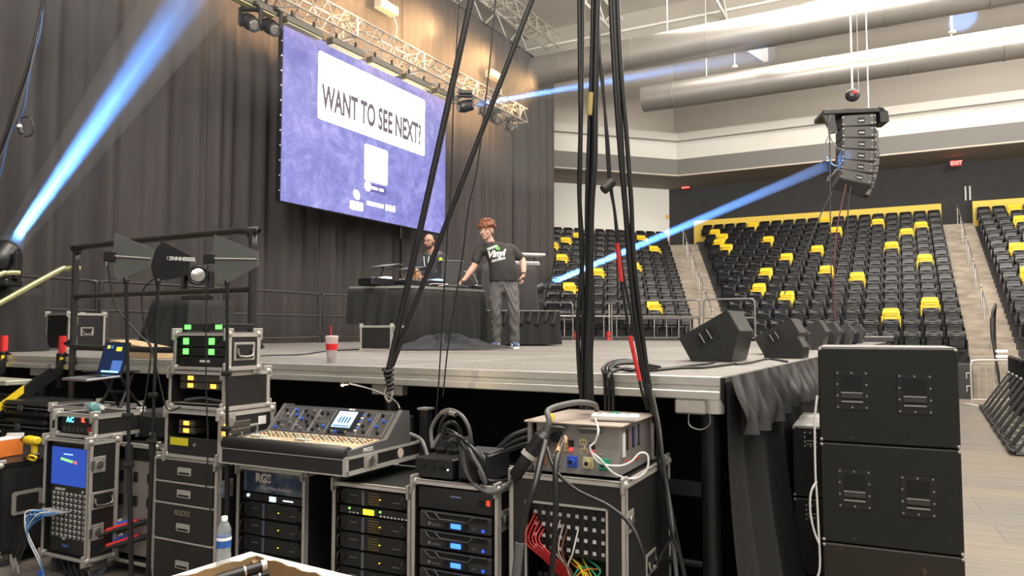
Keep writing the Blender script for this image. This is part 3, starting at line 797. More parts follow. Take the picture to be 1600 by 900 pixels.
for i, (px, py) in enumerate(((604, 12), (772, 118))):
    q = onu(px, py, -12.1)
    t = thing('hoist_motor', ['grey chain hoist box hung above the screen truss near the top of the picture', 'grey chain hoist box hung on the curtain right of the screen'][i], 'hoist', q, SR)
    MB().box(-.14, .14, -.35, .35, -.12, .12, .03).build('motor_body', mat('hoist_grey', (.35, .33, .3), .4), t)
    MB().tube([(0, .3, -.1), (0, .42, -.35), (0, .4, -.6)], .02, n=6).build('chain', STE, t); MB().sphere((0, .4, -.66), .06).build('hook', STE, t)
hm = bpy.data.materials.new('stage_haze'); hm.use_nodes = True; hn = hm.node_tree; hn.nodes.remove(hn.nodes['Principled BSDF'])
hv = hn.nodes.new('ShaderNodeVolumePrincipled'); hv.inputs['Density'].default_value = .05; hn.links.new(hv.outputs[0], hn.nodes['Material Output'].inputs['Volume'])
o = MB().box(-12.3, -10.2, 5, 21, 6.2, 11.2).build('stage_haze', hm); o.rotation_euler = (0, 0, SR); tag(o, 'thin smoky haze lit warm around the screen truss', 'haze', kind='stuff')
# warm wash from the truss onto the curtain, violet wash from the led wall
WASH = (1, .58, .25)
for y, pw in ((2, 900), (4.5, 1800), (7, 2400), (9.5, 2600), (12, 2000)):
    q = tN + Sv * y; q.z = zt - .5
    spot('truss_wash', q + Su * .9 + Vector((0, 0, 1.3)), q - Su * 1.6 + Vector((0, 0, 1.3)), pw * .9, WASH, 105, 1, .25)
# ================================================================== GUARD RAILS ON STAGE
RAILM = mat('dark_rail_paint', (.05, .047, .045), .3, .5)
def guard(label, p0, p1, h=1.07, low=.12, legs=.0, m=RAILM, r=.024, mid=True):
    p0 = Vector(p0); p1 = Vector(p1); L = (p1 - p0).length; d = (p1 - p0).normalized()
    t = thing('guard_rail', label, 'railing', p0, math.atan2(d.y, d.x))
    c = .14
    MB().tube([(0, 0, -legs), (0, 0, h - c), (.04, 0, h - .04), (c, 0, h), (L - c, 0, h), (L - .04, 0, h - .04), (L, 0, h - c), (L, 0, -legs)], r, n=10, sm=3).build('frame', m, t)
    mb = MB(); mb.tube([(0, 0, low + .08), (.06, 0, low), (L - .06, 0, low), (L, 0, low + .08)], r * .9, n=8, sm=2); mb.build('bottom_rail', m, t)
    if mid: MB().cyl((0, 0, h * .55), (L, 0, h * .55), r * .85, n=8).build('mid_rail', m, t)
    return t
def SG(px, v): return P(px, HOR, dv(px, v, 30))
a = SG(115, VE - .06); b = SG(393, VE - .06); a.z = b.z = ST
guard('large dark guard rail on the near stage edge behind the flat antennas', a, b, 1.08, .1, .42, r=.032)
y = 11.85; k = 0
while y > -1:
    guard('dark guard rail in front of the curtain, %s from the dj table' % ORD[k].replace('front', 'first'), STG(-11.75, y - 2.4, ST), STG(-11.75, y, ST)); y -= 2.46; k += 1
y = 12.0; k = 0
while y < 18.5:
    guard('dark guard rail at the curtain right of the near run, %s past the gap' % ORD[k].replace('front', 'first'), STG(-11.75, y, ST), STG(-11.75, y + 2.3, ST)); y += 2.4; k += 1
def far(px0, px1, lb):
    a = SG(px0, VB - .1); b = SG(px1, VB - .1); a.z = b.z = ST; return guard(lb, a, b, 1.07, .08, m=mat('worn_rail', (.2, .19, .18), .4, .6))
far(826, 895, 'short guard rail at the far stage edge beside the curtain'); far(956, 1094, 'guard rail at the far stage edge behind the hanging cables')
far(1100, 1180, 'guard rail at the far stage edge behind the floor monitors')
for i, px in enumerate((901, 952)):
    p = SG(px, VB - .05); p.z = ST
    t = thing('rail_socket', 'small red rail socket at the far stage edge, %s of the two' % ('left', 'right')[i], 'socket', p)
    MB().cyl((0, 0, 0), (0, 0, .24), .07, n=12).build('sleeve', REDP, t); MB().cyl((0, 0, .24), (0, 0, 1.0), .02, n=8).build('pin', HR, t)
# added black drape: stands in for the darkness under the stage and blocks light
def mf(i, j): y = i * LU; return (-y, .95 + .03 * math.sin(y * 14), (ST - .1) * (1 - j))
o = MB().grid(mf, 260, 2).build('added_dark_drape', mat('under_stage_dark', (.006, .006, .006), .9)); o.location = STG(UE, VE, 0); o.rotation_euler = (0, 0, SR)
tag(o, 'added black drape standing in for the darkness under the stage', 'drape')

# ================================================================== STAGE STAIRS (left)
sx0 = SG(96, VE - .12); sx0.z = 0
t = thing('stage_stairs', 'portable aluminium steps with black stringers at the left front of the stage', 'stairs', sx0, SR)
RUN = 1.9
for i in range(6):
    z = ST - .2 - i * .22; y = -.2 - i * .31
    MB().box(-1.0, 0, y - .28, y, z - .045, z, .006).build('tread', mat('tread_alu', (.6, .62, .5), .4, .5), t)
for x in (.03, -1.03):
    mb = MB(); a = math.atan2(ST - .15, RUN)
    mb.prism([(0, ST - .02), (0, ST - .16), (-RUN, .0), (-RUN, .14)], (x - .02, 0, 0), (0, 1, 0), (0, 0, 1), (.04, 0, 0)); mb.build('stringer', MTB, t)
    mb = MB(); mb.cyl((x, -.25, ST - .5), (x, -1.5, .25), .015, n=8); mb.cyl((x, -.3, 0), (x, -.3, ST - .3), .02, n=8); mb.build('strut', HR, t)
    MB().prism([(-.35, ST - .32), (-.6, ST - .51), (-.6, ST - .43), (-.35, ST - .24)], (x + .022, 0, 0), (0, 1, 0), (0, 0, 1), (.003, 0, 0)).build('warning_label', YEL, t)
    mb = MB(); 
    for q in ((-.1, ST - .08), (-.9, .75), (-1.0, .55)): mb.cyl((x - .03, q[0], q[1]), (x + .035, q[0], q[1]), .025, n=10)
    mb.build('bolt', STE, t)
HY = mat('yellow_lit_handrail', (.45, .45, .22), .3, .6)  # yellow light falling on the rail is put into its colour
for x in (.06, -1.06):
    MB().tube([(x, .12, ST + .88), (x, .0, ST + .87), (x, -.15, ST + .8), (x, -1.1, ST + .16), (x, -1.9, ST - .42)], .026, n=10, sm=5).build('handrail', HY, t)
    MB().cyl((x, -.75, .55), (x, -.75, ST + .48), .024, n=10).build('handrail_post', MTB, t)
for i, px in enumerate((9, 100)):
    p = SG(px, VE - .03); p.z = ST - .16
    t = thing('rail_clamp', 'red capped clamp post on the near stage edge, %s of the two' % ('left', 'right')[i], 'clamp', p, SR)
    MB().box(-.04, .04, -.05, .03, -.15, .2, .01).build('post', MTB, t); MB().cyl((0, -.01, .2), (0, -.01, .37), .034, n=14).build('cap', REDP, t)
    MB().box(.045, .06, -.06, -.03, .02, .16).build('tag', YEL, t); MB().tube([(.03, 0, .2), (.25, .05, .08)], .012, n=6).build('lever', MTB, t)

# ================================================================== STAGE LEFT CLUTTER
def drape_box(name, label, cat, loc, rz, w, d, h, flare=.1, seed=1, m=CLO, bottom=None):
    t = thing(name, label, cat, loc, rz); rnd = random.Random(seed); ph = rnd.uniform(0, 6)
    per = [(-w / 2, -d / 2), (w / 2, -d / 2), (w / 2, d / 2), (-w / 2, d / 2)]; T = 2 * (w + d)
    def edge(s):
        s = (s % 1) * T
        for (ax_, ay_), (bx2, by2) in zip(per, per[1:] + per[:1]):
            L = math.hypot(bx2 - ax_, by2 - ay_)
            if s <= L: k = s / L; return ax_ + (bx2 - ax_) * k, ay_ + (by2 - ay_) * k
            s -= L
        return per[0]
    def fn(i, j):
        x, y = edge(i); L = math.hypot(x, y); s = i * T
        if j < .001: return (x * .0, y * .0, h + .004)
        if j < .25: return (x * .985, y * .985, h + .004)
        q = (j - .25) / .75
        b = 0 if not bottom else bottom(x, y)
        f = 1 + flare * q / max(L, .01) + q * (.045 * math.sin(s * 14 + ph) + .03 * math.sin(s * 31 + ph * 2 + q)) / max(L, .2)
        return (x * f, y * f, h * (1 - q) + b * q + .004)
    mb = MB(); nu, nv = max(60, int(T / .03)), 8
    mb.grid(lambda i, j: fn(i, [0, .25, .36, .5, .63, .75, .88, .95, 1][round(j * 8)]), nu, nv)
    mb.build('cloth', m, t)
    return t
p = P(20, 544, 1); q = onz(18, 546, ST)
def onst(px, d): x, y = XY(px, d); return Vector((x, y, ST))
drape_box('draped_case', 'black cloth-covered box at the far left of the stage under the blue lamp', 'covered case', onst(-12, 9.4), SR, .9, .7, .8, .12, 3)
dt = drape_box('draped_case', 'black cloth-covered box with a moving head light on top', 'covered case', onst(300, 10.4), SR, .8, .7, .68, .14, 5)
q = onst(307, 10.4); q.z = ST + .69
moving_head('upright moving head light with a silver-rimmed lens on the cloth-covered box', q, P(330, 425, 3), s=1.0, hang=False, lens=STE)
ring = mat('lamp_ring', (.35, .34, .34), .3, .5)
# ---------------------------------------------------------------- flight case builder
def case(label, loc, w, d, h, rz=-R(27), open_front=True, body=BLK, edge=ALU, handles=True, name='flight_case', cat='flight case', casters=0, latch=True, depth_in=.3, group=None):
    t = thing(name, label, cat, loc, rz, group); c = casters
    th = .018; e = .014
    mb = MB()
    if open_front:
        mb.box(0, th, 0, d, c, h); mb.box(w - th, w, 0, d, c, h); mb.box(th, w - th, 0, d, c, c + th); mb.box(th, w - th, 0, d, h - th, h); mb.box(th, w - th, d - th, d, c + th, h - th)
    else: mb.box(0, w, 0, d, c, h)
    mb.build('body', body, t)
    mb = MB(); k = .03; o = .004
    for (x, sx) in ((-o, 1), (w + o, -1)):
        for (z, sz) in ((c - o, 1), (h + o, -1)):
            mb.box(x, x + sx * k, 0, d, z, z + sz * .006); mb.box(x, x + sx * .006, 0, d, z, z + sz * k)
        for (y, sy) in ((-o, 1), (d + o, -1)):
            mb.box(x, x + sx * .006, y, y + sy * k, c, h); mb.box(x, x + sx * (k if not open_front or sy < 0 else th + .006), y, y + sy * .006, c, h)
    for (z, sz) in ((c - o, 1), (h + o, -1)):
        for (y, sy) in ((-o, 1), (d + o, -1)):
            mb.box(0, w, y, y + sy * k, z, z + sz * .006); mb.box(0, w, y, y + sy * .006, z, z + sz * (k if not open_front or sy < 0 else th + .006))
    mb.build('edge_trim', edge, t)
    cm = MB(); cm.sphere((0, 0, 0), .026, 10); cm.box(-.008, .008, -.04, .04, -.04, .04, .004)
    first = None
    for (x, y, z) in ((.01, .01, c + .01), (w - .01, .01, c + .01), (.01, .01, h - .01), (w - .01, .01, h - .01), (w - .01, d - .01, h - .01), (w - .01, d - .01, c + .01), (.01, d - .01, h - .01)):
        if first is None: first = cm.build('corner_cap', ALD, t); first.location = (x, y, z)
        else: inst(first, (x, y, z), parent=t)
    if handles and h - c > .16:
        hz = (c + h) / 2; hh = min(.06, (h - c) * .28)
        for y in ((d * .5,) if d < .65 else (d * .5,)):
            f = MB(); f.box(w, w + .006, y - .09, y + .09, hz - hh, hz + hh, .004); f = f.build('handle_dish', ALD, t)
            g = MB(); g.box(w + .006, w + .008, y - .07, y + .07, hz - hh * .75, hz + hh * .75); g.build('recess', VOID, f)
            g = MB(); g.tube([(w + .01, y - .06, hz + hh * .3), (w + .02, y - .055, hz - hh * .5), (w + .02, y + .055, hz - hh * .5), (w + .01, y + .06, hz + hh * .3)], .007, n=6, sm=2); g.build('grip', STE, f)
    if latch and h - c > .3:
        for z in (c + (h - c) * .24, c + (h - c) * .8):
            f = MB(); f.box(w, w + .005, .03, .12, z - .055, z + .055, .004); f = f.build('latch', ALD, t)
            g = MB(); g.cyl((w + .004, .075, z), (w + .014, .075, z), .026, n=12); g.box(w + .008, w + .018, .055, .095, z - .006, z + .006); g.box(w + .003, w + .012, .01, .035, z - .03, z + .03); g.build('catch', STE, f)
    if c > .04:
        for (x, y) in ((.07, .08), (w - .07, .08), (.07, d - .08), (w - .07, d - .08)):
            f = MB(); f.box(x - .04, x + .04, y - .04, y + .04, c - .012, c); f.box(x - .024, x - .018, y - .03, y + .03, c * .4, c); f.box(x + .018, x + .024, y - .03, y + .03, c * .4, c); f = f.build('caster', STE, t)
            MB().cyl((x - .016, y, c * .42), (x + .016, y, c * .42), c * .42, n=16).build('wheel', mat('caster_wheel', (.1, .1, .12), .5), f)
    return t
case('silver-edged flight case on the stage floor at the far left by the curtain', onst(72, 10.2), .55, .5, .5, SR, open_front=False)
t = thing('cable_drum', 'black cable drum on the stage beside the silver-edged case', 'cable drum', onst(128, 10.4) + Vector((0, 0, .21)), SR)
MB().cyl((-.02, -.16, 0), (-.02, -.13, 0), .21, n=24).cyl((-.02, .13, 0), (-.02, .16, 0), .21, n=24).build('flange', PLA, t); MB().cyl((-.02, -.13, 0), (-.02, .13, 0), .12, n=20).build('wound_cable', CAB, t)
CARD = mat('cardboard', (.27, .18, .09), .8, var=.15, scale=8)
p = P(160, HOR, dv(160, VE + .12, 30)); p.z = ST
t = thing('wooden_board', 'flat pale brown boards lying on the stage edge behind the laptop', 'board', p, SR)
MB().box(0, .85, 0, .3, 0, .09, .005).build('lower_board', mat('pale_wood', (.5, .36, .2), .6, var=.2, scale=4, stretch=(.4, 6, 6)), t)
MB().prism([(0, .09), (.75, .09), (.5, .12), (.05, .17)], (0, .05, 0), (1, 0, 0), (0, 0, 1), (0, .25, 0)).build('upper_board', MATS['pale_wood'], t)

# ================================================================== DJ TABLE
tA = P(545, HOR, 10.2); tB = P(642, HOR, 9.95); tC = P(757, HOR, 11.0)
for q in (tA, tB, tC): q.z = ST
tD = tA + tC - tB; TH = .88
t = thing('folding_table', 'folding table standing under the long black cloth on the stage', 'table', tB, 0)
e1 = (tA - tB); e2 = (tC - tB); e1n = e1.normalized(); e2n = e2.normalized()
def tl(a, b, z=0): return e1 * a + e2 * b + Vector((0, 0, z))
mb = MB(); c4 = [tl(0, 0, TH - .04), tl(1, 0, TH - .04), tl(1, 1, TH - .04), tl(0, 1, TH - .04)]; d4 = [q + Vector((0, 0, .035)) for q in c4]
mb.add(c4 + d4, [(0, 3, 2, 1), (4, 5, 6, 7), (0, 1, 5, 4), (1, 2, 6, 5), (2, 3, 7, 6), (3, 0, 4, 7)]); mb.build('tabletop', mat('table_laminate', (.2, .2, .19), .5), t)
for a, b in ((.12, .08), (.88, .08), (.12, .92), (.88, .92)): MB().cyl(tl(a, b), tl(a, b, TH - .04), .016, n=8).build('leg', MTB, t)
cl = thing('tablecloth', 'long black cloth draped over the dj table down to the stage', 'tablecloth', tB, 0)
per = [(1, 1), (1, 0), (0, 0), (0, 1)]
def cloth(i, j):
    T = 4 * i; k = min(3, int(T)); f = T - k
    a = per[k]; b = per[(k + 1) % 4]; qa = a[0] + (b[0] - a[0]) * f; qb = a[1] + (b[1] - a[1]) * f
    out = (e1n * (1 if k == 0 else (-1 if k == 2 else 0)) + e2n * (1 if k == 3 else (-1 if k == 1 else 0)))
    p = tl(qa, qb)
    if j <= .1: s = j / .1; return (p * s + tl(.5, .5) * (1 - s)) + Vector((0, 0, TH + .004))
    q = (j - .1) / .9; s = i * 5.0
    bot = 0.01
    if k == 1 and f < .62: bot = .36 - .06 * f
    if k == 0 and f > .6: bot = .36
    w = q * (.05 * math.sin(s * 15) + .03 * math.sin(s * 37 + 1) + .05) + .02 * math.sin(q * 3.1)
    if k == 1: w = q * (.02 * math.sin(s * 23) + .06)
    corner = min(f, 1 - f)
    return p + out * (w + .01) + Vector((0, 0, TH * (1 - q) + bot * q))
MB().grid(cloth, 320, 12).build('cloth', CLO, cl)
def heap(fn_name, label, c, rx, ry, h, rz, seed, m=CLO):
    rnd = random.Random(seed); t = thing(fn_name, label, 'cloth', c, rz); n = 40; mb = MB()
    ph = [rnd.uniform(0, 6) for _ in range(8)]
    def f(i, j):
        a = 2 * PI * i; r = 1 - j
        e = 1 + .12 * math.sin(3 * a + ph[0]) + .08 * math.sin(7 * a + ph[1])
        z = h * (1 - r ** 2.2) * (.6 + .25 * math.sin(4 * a + ph[2] + r * 5) + .25 * math.sin(9 * a + ph[3] - r * 6)) + .012
        return (rx * r * e * math.cos(a), ry * r * e * math.sin(a), max(.004, z))
    mb.grid(f, 90, 16); mb.build('bunched_cloth', m, t); return t
heap('loose_cloth', 'bunched surplus black cloth on the stage in front of the dj table', (tB.lerp(tC, .36) + Vector((.12, -.3, 0))), .82, .22, .2, math.atan2(e2.y, e2.x) * .35, 4, mat('navy_black_cloth', (.02, .021, .026), .8, var=.4, scale=20, bump=.4))
case('black case with a silver base rail under the left end of the table cloth', onst(563, 9.85), .5, .4, .33, SR + .1, open_front=False, handles=False)
# items on the table
TZ = ST + TH + .008
def ot(a, b): q = tB + tl(a, b); q.z = TZ; return q
tr_ = math.atan2(e2.y, e2.x)
def player(label, loc, rz, lit=True):
    t = thing('media_player', label, 'dj player', loc, rz)
    MB().box(-.16, .16, -.2, .2, 0, .1, .01).build('body', PLA, t); MB().lathe([(.1, .1), (.1, .115), (.02, .118)], (0, -.05, 0), n=24).build('jog_wheel', mat('jog', (.15, .15, .15), .3, .5), t)
    MB().box(-.12, .12, .07, .18, .1, .13, .005).build('display', WLED if lit else LBL, t)
    MB().box(-.165, -.161, -.16, .1, .03, .06).build('side_stripe', WHI, t)
    return t
player('black disc player with a lit display at the left end of the dj table', ot(.72, .12), tr_ - PI / 2)
player('black disc player in the middle of the dj table before the seated-looking man', ot(.5, .62), tr_ - PI / 2, False)
t = thing('audio_mixer', 'small black dj mixer between the players on the table', 'mixer', ot(.5, .38), tr_ - PI / 2)
MB().box(-.15, .15, -.19, .19, 0, .09, .01).build('body', PLA, t)
for i in range(4):
    for j in range(4): MB().cyl((-.1 + i * .065, -.1 + j * .07, .09), (-.1 + i * .065, -.1 + j * .07, .115), .014, n=8).build('knob', STE, t)
for i, (a, b) in enumerate(((.3, .12), (.35, .5))):
    t = thing('laptop_stand', ['black laptop stand with an open laptop at the left of the dj table', 'black laptop stand with a laptop nearer the middle of the dj table'][i], 'laptop stand', ot(a + .2, b), tr_ - PI / 2 + .1)
    mb = MB()
    for x in (-.14, .14): mb.tube([(x, .14, 0), (x, -.1, .0), (x, .02, .27), (x, .16, .3)], .008, n=6, sm=1); mb.tube([(x, .02, .27), (x, -.18, .2)], .008, n=6, sm=0)
    mb.build('frame', MTB, t); MB().box(-.17, .17, -.16, .1, .275, .29, .004, M=Matrix.Rotation(.2, 4, 'X')).build('laptop_base', DGR, t)
t = thing('monitor_speaker', 'boxy black monitor speaker on the right end of the dj table', 'speaker', ot(.45, .88), math.radians(20))
MB().box(-.17, .17, -.15, .15, 0, .4, .012).build('cabinet', mat('speaker_grey', (.06, .058, .058), .45), t); MB().box(-.15, .15, -.156, -.15, .03, .37, .01).build('grille', mat('grille', (.045, .045, .045), .7, scale=200, bump=.3), t)
MB().box(-.172, .172, -.16, .15, .4, .412).build('top_edge', GRY, t)
rnd = random.Random(5)
for k in range(7):
    a, b = rnd.uniform(0, .35), .3 + .6 * k / 7; q = ot(a, b)
    t = thing('cable', 'short tangled cable lying on the dj table, %s along its front edge' % ORD[k].replace('front', 'first'), 'cable', q)
    MB().tube([(rnd.uniform(-.12, .12) + x * .1, rnd.uniform(-.06, .06), .012 + .02 * rnd.random()) for x in range(-1, 3)], .007, n=6).build('lead', [CAB, WHI, CBG][k % 3], t)
q = ot(.08, .95); t = thing('effects_pedal', 'small black control box under the reaching hand', 'controller', q, tr_)
MB().box(-.08, .08, -.05, .05, 0, .05, .008).build('body', PLA, t); MB().cyl((0, 0, .05), (0, 0, .065), .02, n=12).build('knob', WHI, t)
# chair-like bag behind
t = thing('equipment_bag', 'black soft equipment bag behind the table by the reaching arm', 'bag', onst(727, 12.3), 0)
MB().lathe([(.16, 0), (.24, .1), (.24, .6), (.2, 1.0), (.12, 1.13), (.02, 1.16)], n=14, sy=.7).build('bag_body', CLO, t); MB().tube([(-.15, -.1, .95), (-.1, -.12, 1.2), (.1, -.12, 1.22), (.2, -.05, 1.05)], .02, n=8).build('strap', mat('strap_grey', (.15, .15, .15), .6), t)
# ---------------------------------------------------------------- riser with fringe
rA = onst(735, 12.6); rB = onst(872, 12.9)
rz = math.atan2(rB.y - rA.y, rB.x - rA.x); RL = (rB - rA).length
t = thing('drum_riser', 'low riser with a gathered black skirt behind the standing man', 'riser', rA, rz)
MB().box(0, RL, 0, 2, .02, .6, .01).build('platform', CLO, t)
MB().grid(lambda i, j: (i * RL * 1.02, -.02 - .03 * math.sin(i * RL * 26) * j - .04 * j, .585 - .56 * j), 120, 5).build('skirt', CLO, t)
MB().grid(lambda i, j: (i * RL * 1.02, -.05 - .035 * math.sin(i * RL * 44 + 2 * j), .6 - .2 * j + .02 * math.sin(i * RL * 21) * j), 200, 4).build('fringe', SAT, t)
MB().grid(lambda i, j: (RL + .02 + .03 * math.sin(i * 50) * j + .04 * j, i * 2, .6 - .58 * j), 60, 4).build('side_skirt', CLO, t)
MB().box(0, RL, -.06, 0, .6, .615, .003).build('top_edge', GRY, t)
q = rA + Vector((math.cos(rz), math.sin(rz), 0)) * (RL * .47) + Vector((-math.sin(rz), math.cos(rz), 0)) * .65; q.z = ST + .615
drape_box('draped_table', 'black cloth-covered keyboard table on the riser behind the standing man', 'table', q, rz, .95, .7, .82, .03, 8, m=mat('grey_black_cloth', (.035, .033, .034), .85, scale=20, bump=.2))
q2 = q + Vector((.12, -.02, .83)); t = thing('keyboard', 'pale electronic keyboard on a stand behind the standing man', 'keyboard', q2, rz + .1)
MB().box(-.45, .5, -.15, .15, .0, .06, .01).build('lower_keyboard', GRY, t); MB().box(-.43, .48, -.14, -.03, .06, .075).build('white_keys', WHI, t)
MB().box(-.05, .62, -.1, .2, .19, .235, .012).build('upper_keyboard', mat('pale_plastic', (.5, .5, .5), .4), t)
mb = MB(); mb.tube([(0, .2, 0), (.1, .15, .2)], .012, n=6, sm=0).tube([(.45, .2, 0), (.5, .15, .2)], .012, n=6, sm=0); mb.build('stand_arm', MTB, t)
# ---------------------------------------------------------------- red cup
q = onz(518, 567, ST)
t = thing('drink_cup', 'clear plastic cup with red print and a red straw on the stage edge', 'cup', q)
gl = mat('clear_cup', (.85, .78, .78), .12, alpha=.45, var=0)
MB().lathe([(.034, 0), (.036, .005), (.052, .2), (.054, .205), (.051, .205), (.05, .2), (.033, .01), (.002, .01)], n=28).build('cup', gl, t)
MB().lathe([(.045, .105), (.05, .155)], n=28).build('print', mat('red_print', (.8, .02, .03), .4), t)
MB().lathe([(.033, .012), (.035, .04), (.002, .04)], n=20).build('drink', mat('cola', (.06, .02, .01), .2), t)
MB().cyl((.012, 0, .02), (-.012, 0, .3), .0055, n=8).build('straw', REDP, t); MB().lathe([(.054, .203), (.056, .212), (.045, .222), (.006, .222)], n=28).build('lid', gl, t)
# stage cable
t = thing('cable', 'thin black cable lying across the deck left of the red cup', 'cable', onz(420, 553, ST))
pts = [onz(x, y, ST + .008) - t.location for x, y in ((405, 556), (430, 555), (470, 554), (500, 550), (515, 548), (560, 546))]
MB().tube(pts, .008, n=6).build('lead', CAB, t)

# ================================================================== FLOOR MONITORS
def wedge(label, px, d, s=1.0, L=.56, poly=None, handle=True, rz=SR):
    t = thing('floor_monitor', label, 'stage monitor', onst(px, d), rz)
    poly = poly or [(0, 0), (.34, 0), (.405, .25), (.31, .43), (-.106, .195)]
    pl = [(x * s, z * s) for x, z in poly]
    MB().prism(pl, (0, 0, 0.004), (1, 0, 0), (0, 0, 1), (0, L, 0)).build('cabinet', BLK, t)
    if handle:
        c = Vector((.13 * s, -.004, .215 * s)); ux = Vector((.86, 0, .5)); uz = Vector((-.5, 0, .86))
        f = MB().prism(rrect(.2 * s, .135 * s, .01), c, ux, uz, (0, .004, 0)).build('handle_plate', PLA, t)
        MB().prism(rrect(.15 * s, .09 * s, .006), c - Vector((0, .002, 0)), ux, uz, (0, .003, 0)).build('recess', VOID, f)
        mb = MB()
        for k in (-.035, .035): mb.cyl(c + ux * k * s - uz * .045 * s + Vector((0, -.008, 0)), c + ux * k * s + uz * .045 * s + Vector((0, -.008, 0)), .005 * s, n=6)
        mb.build('handle_bar', STE, f)
    a = Vector((pl[-2][0], 0, pl[-2][1])); b = Vector((pl[-1][0], 0, pl[-1][1])) 
    mb = MB(); 
    c_ = Vector((pl[2][0], 0, pl[2][1])); n_ = (a - c_).normalized(); nn = Vector((-(a - c_).z, 0, (a - c_).x)).normalized() * -1
    for q0, q1 in ((c_, a),):
        m_ = (q0 + q1) / 2; dx = (q1 - q0) * .46
        nrm = Vector((dx.z, 0, -dx.x)).normalized() * .006
        mb.add([m_ - dx + nrm + Vector((0, .02, 0)), m_ + dx + nrm + Vector((0, .02, 0)), m_ + dx + nrm + Vector((0, L - .02, 0)), m_ - dx + nrm + Vector((0, L - .02, 0))], [(0, 1, 2, 3)])
    mb.build('grille', mat('monitor_grille', (.04, .04, .04), .6, scale=300, bump=.3), t)
    return t
wedge('large black floor monitor nearest the stage corner, tipped up on its end', 1079, 6.3)
wedge('black floor monitor just behind the tipped-up nearest one', 1192, 8.1, .92)
for i, (px, d) in enumerate(((1243, 10.2), (1270, 11.9), (1296, 13.6), (1318, 15.4))):
    wedge('black floor monitor on the right stage edge, %s behind the second one' % ('first', 'next', 'third', 'last')[i], px, d, .95, .5, handle=False)
wedge('small low black monitor lying on the deck beside the nearest one', 1193, 7.05, 1, .4, [(0, 0), (.34, 0), (.35, .1), (.3, .2), (.0, .11)], False)
for i in range(5):
    d = 8.9 + i * 1.35; t = thing('side_fill_box', 'low black rounded case on the right stage edge, %s from the camera' % ORD[i].replace('front', 'first'), 'case', onst(1217 + i * 24, d), SR)
    MB().box(0, .3, 0, .5, 0, .27, .05).build('case_body', PLA, t); MB().tube([(-.01, -.01, .03), (-.01, -.01, .24), (.02, -.01, .27), (.28, -.01, .27), (.31, -.01, .24), (.31, -.01, .03)], .014, n=6, sm=2).build('edge_tube', MTB, t)
for i, pts in enumerate(([(1140, 562), (1128, 556), (1115, 566), (1080, 571), (1030, 576), (1000, 573), (985, 579), (958, 573), (946, 584)], [(1150, 568), (1100, 574), (1060, 575), (1010, 579), (975, 576), (955, 582), (950, 592)], [(1230, 565), (1200, 561), (1170, 567), (1150, 569)])):
    t = thing('cable', ['thin cable running from the nearest floor monitor to the stage edge', 'second cable beside it running along the deck to the stage edge', 'short cable on the deck beside the low monitor'][i], 'cable', onz(*pts[0], ST))
    MB().tube([onz(x, y, ST + .01) - t.location for x, y in pts], .009, n=6).build('lead', CAB, t)
e0 = onz(956, 583, ST)
for k, px in enumerate((945, 951, 957)):
    e0 = P(px, HOR, dv(px, VE - .06, 30)); t = thing('cable', 'black cable looping down over the stage edge, %s of three' % ('left', 'middle', 'right')[k], 'cable', (e0.x, e0.y, ST + .01))
    MB().tube([(.35, .35, .02), (.15, .2, .07 - .01 * k), (.0, .06, .03), (0, 0, -.1), (.0, -.0, -.9)], .011, n=6).build('lead', CAB, t)
# ================================================================== PEOPLE
from mathutils.bvhtree import BVHTree
def remesh(name, mb, m, parent, vox=.008, smooth=4, fac=.5, disp=None):
    me = mb.mesh(name, m); o = bpy.data.objects.new(name, me); COL.objects.link(o)
    r = o.modifiers.new('r', 'REMESH'); r.mode = 'VOXEL'; r.voxel_size = vox; r.use_smooth_shade = True
    s = o.modifiers.new('s', 'SMOOTH'); s.factor = fac; s.iterations = smooth
    dg = bpy.context.evaluated_depsgraph_get(); me2 = bpy.data.meshes.new_from_object(o.evaluated_get(dg))
    bpy.data.objects.remove(o); bpy.data.meshes.remove(me)
    me2.name = name; me2.materials.clear(); me2.materials.append(m)
    if disp:
        for v in me2.vertices: v.co += v.normal * disp(v.co)
    me2.polygons.foreach_set('use_smooth', [True] * len(me2.polygons))
    o = bpy.data.objects.new(name, me2); COL.objects.link(o)
    if parent: o.parent = parent
    return o
def limb(mb, *pr):
    for (a, ra), (b, rb) in zip(pr, pr[1:]):
        a = Vector(a); b = Vector(b); mb.cyl(a, b, ra, rb, n=16); mb.sphere(a, ra, 14)
    mb.sphere(pr[-1][0], pr[-1][1], 14)
def ell(mb, c, rx, ry, rz, n=18, M=None):
    k = 10; q = MB(); q.lathe([(max(.02, math.sin(PI * i / k)), -math.cos(PI * i / k)) for i in range(k + 1)], n=n)
    X = Matrix.Translation(c) @ (M if M is not None else Matrix()) @ Matrix.Diagonal((rx, ry, rz, 1)); q.xf(X)
    mb.add(q.v, q.f, True)
def sections(mb, secs, n=24):        # (cx,cy,cz,rx,ry) stacked
    vs = []
    for cx, cy, cz, rx, ry in secs:
        for i in range(n): w = 2 * PI * i / n; vs.append((cx + rx * math.copysign(abs(math.cos(w)) ** .85, math.cos(w)), cy + ry * math.copysign(abs(math.sin(w)) ** .85, math.sin(w)), cz))
    L = len(secs)
    mb.add(vs, [(k * n + i, k * n + (i + 1) % n, (k + 1) * n + (i + 1) % n, (k + 1) * n + i) for k in range(L - 1) for i in range(n)], True)
    mb.add(vs[:n], [tuple(range(n - 1, -1, -1))]); mb.add(vs[-n:], [tuple(range(n))])
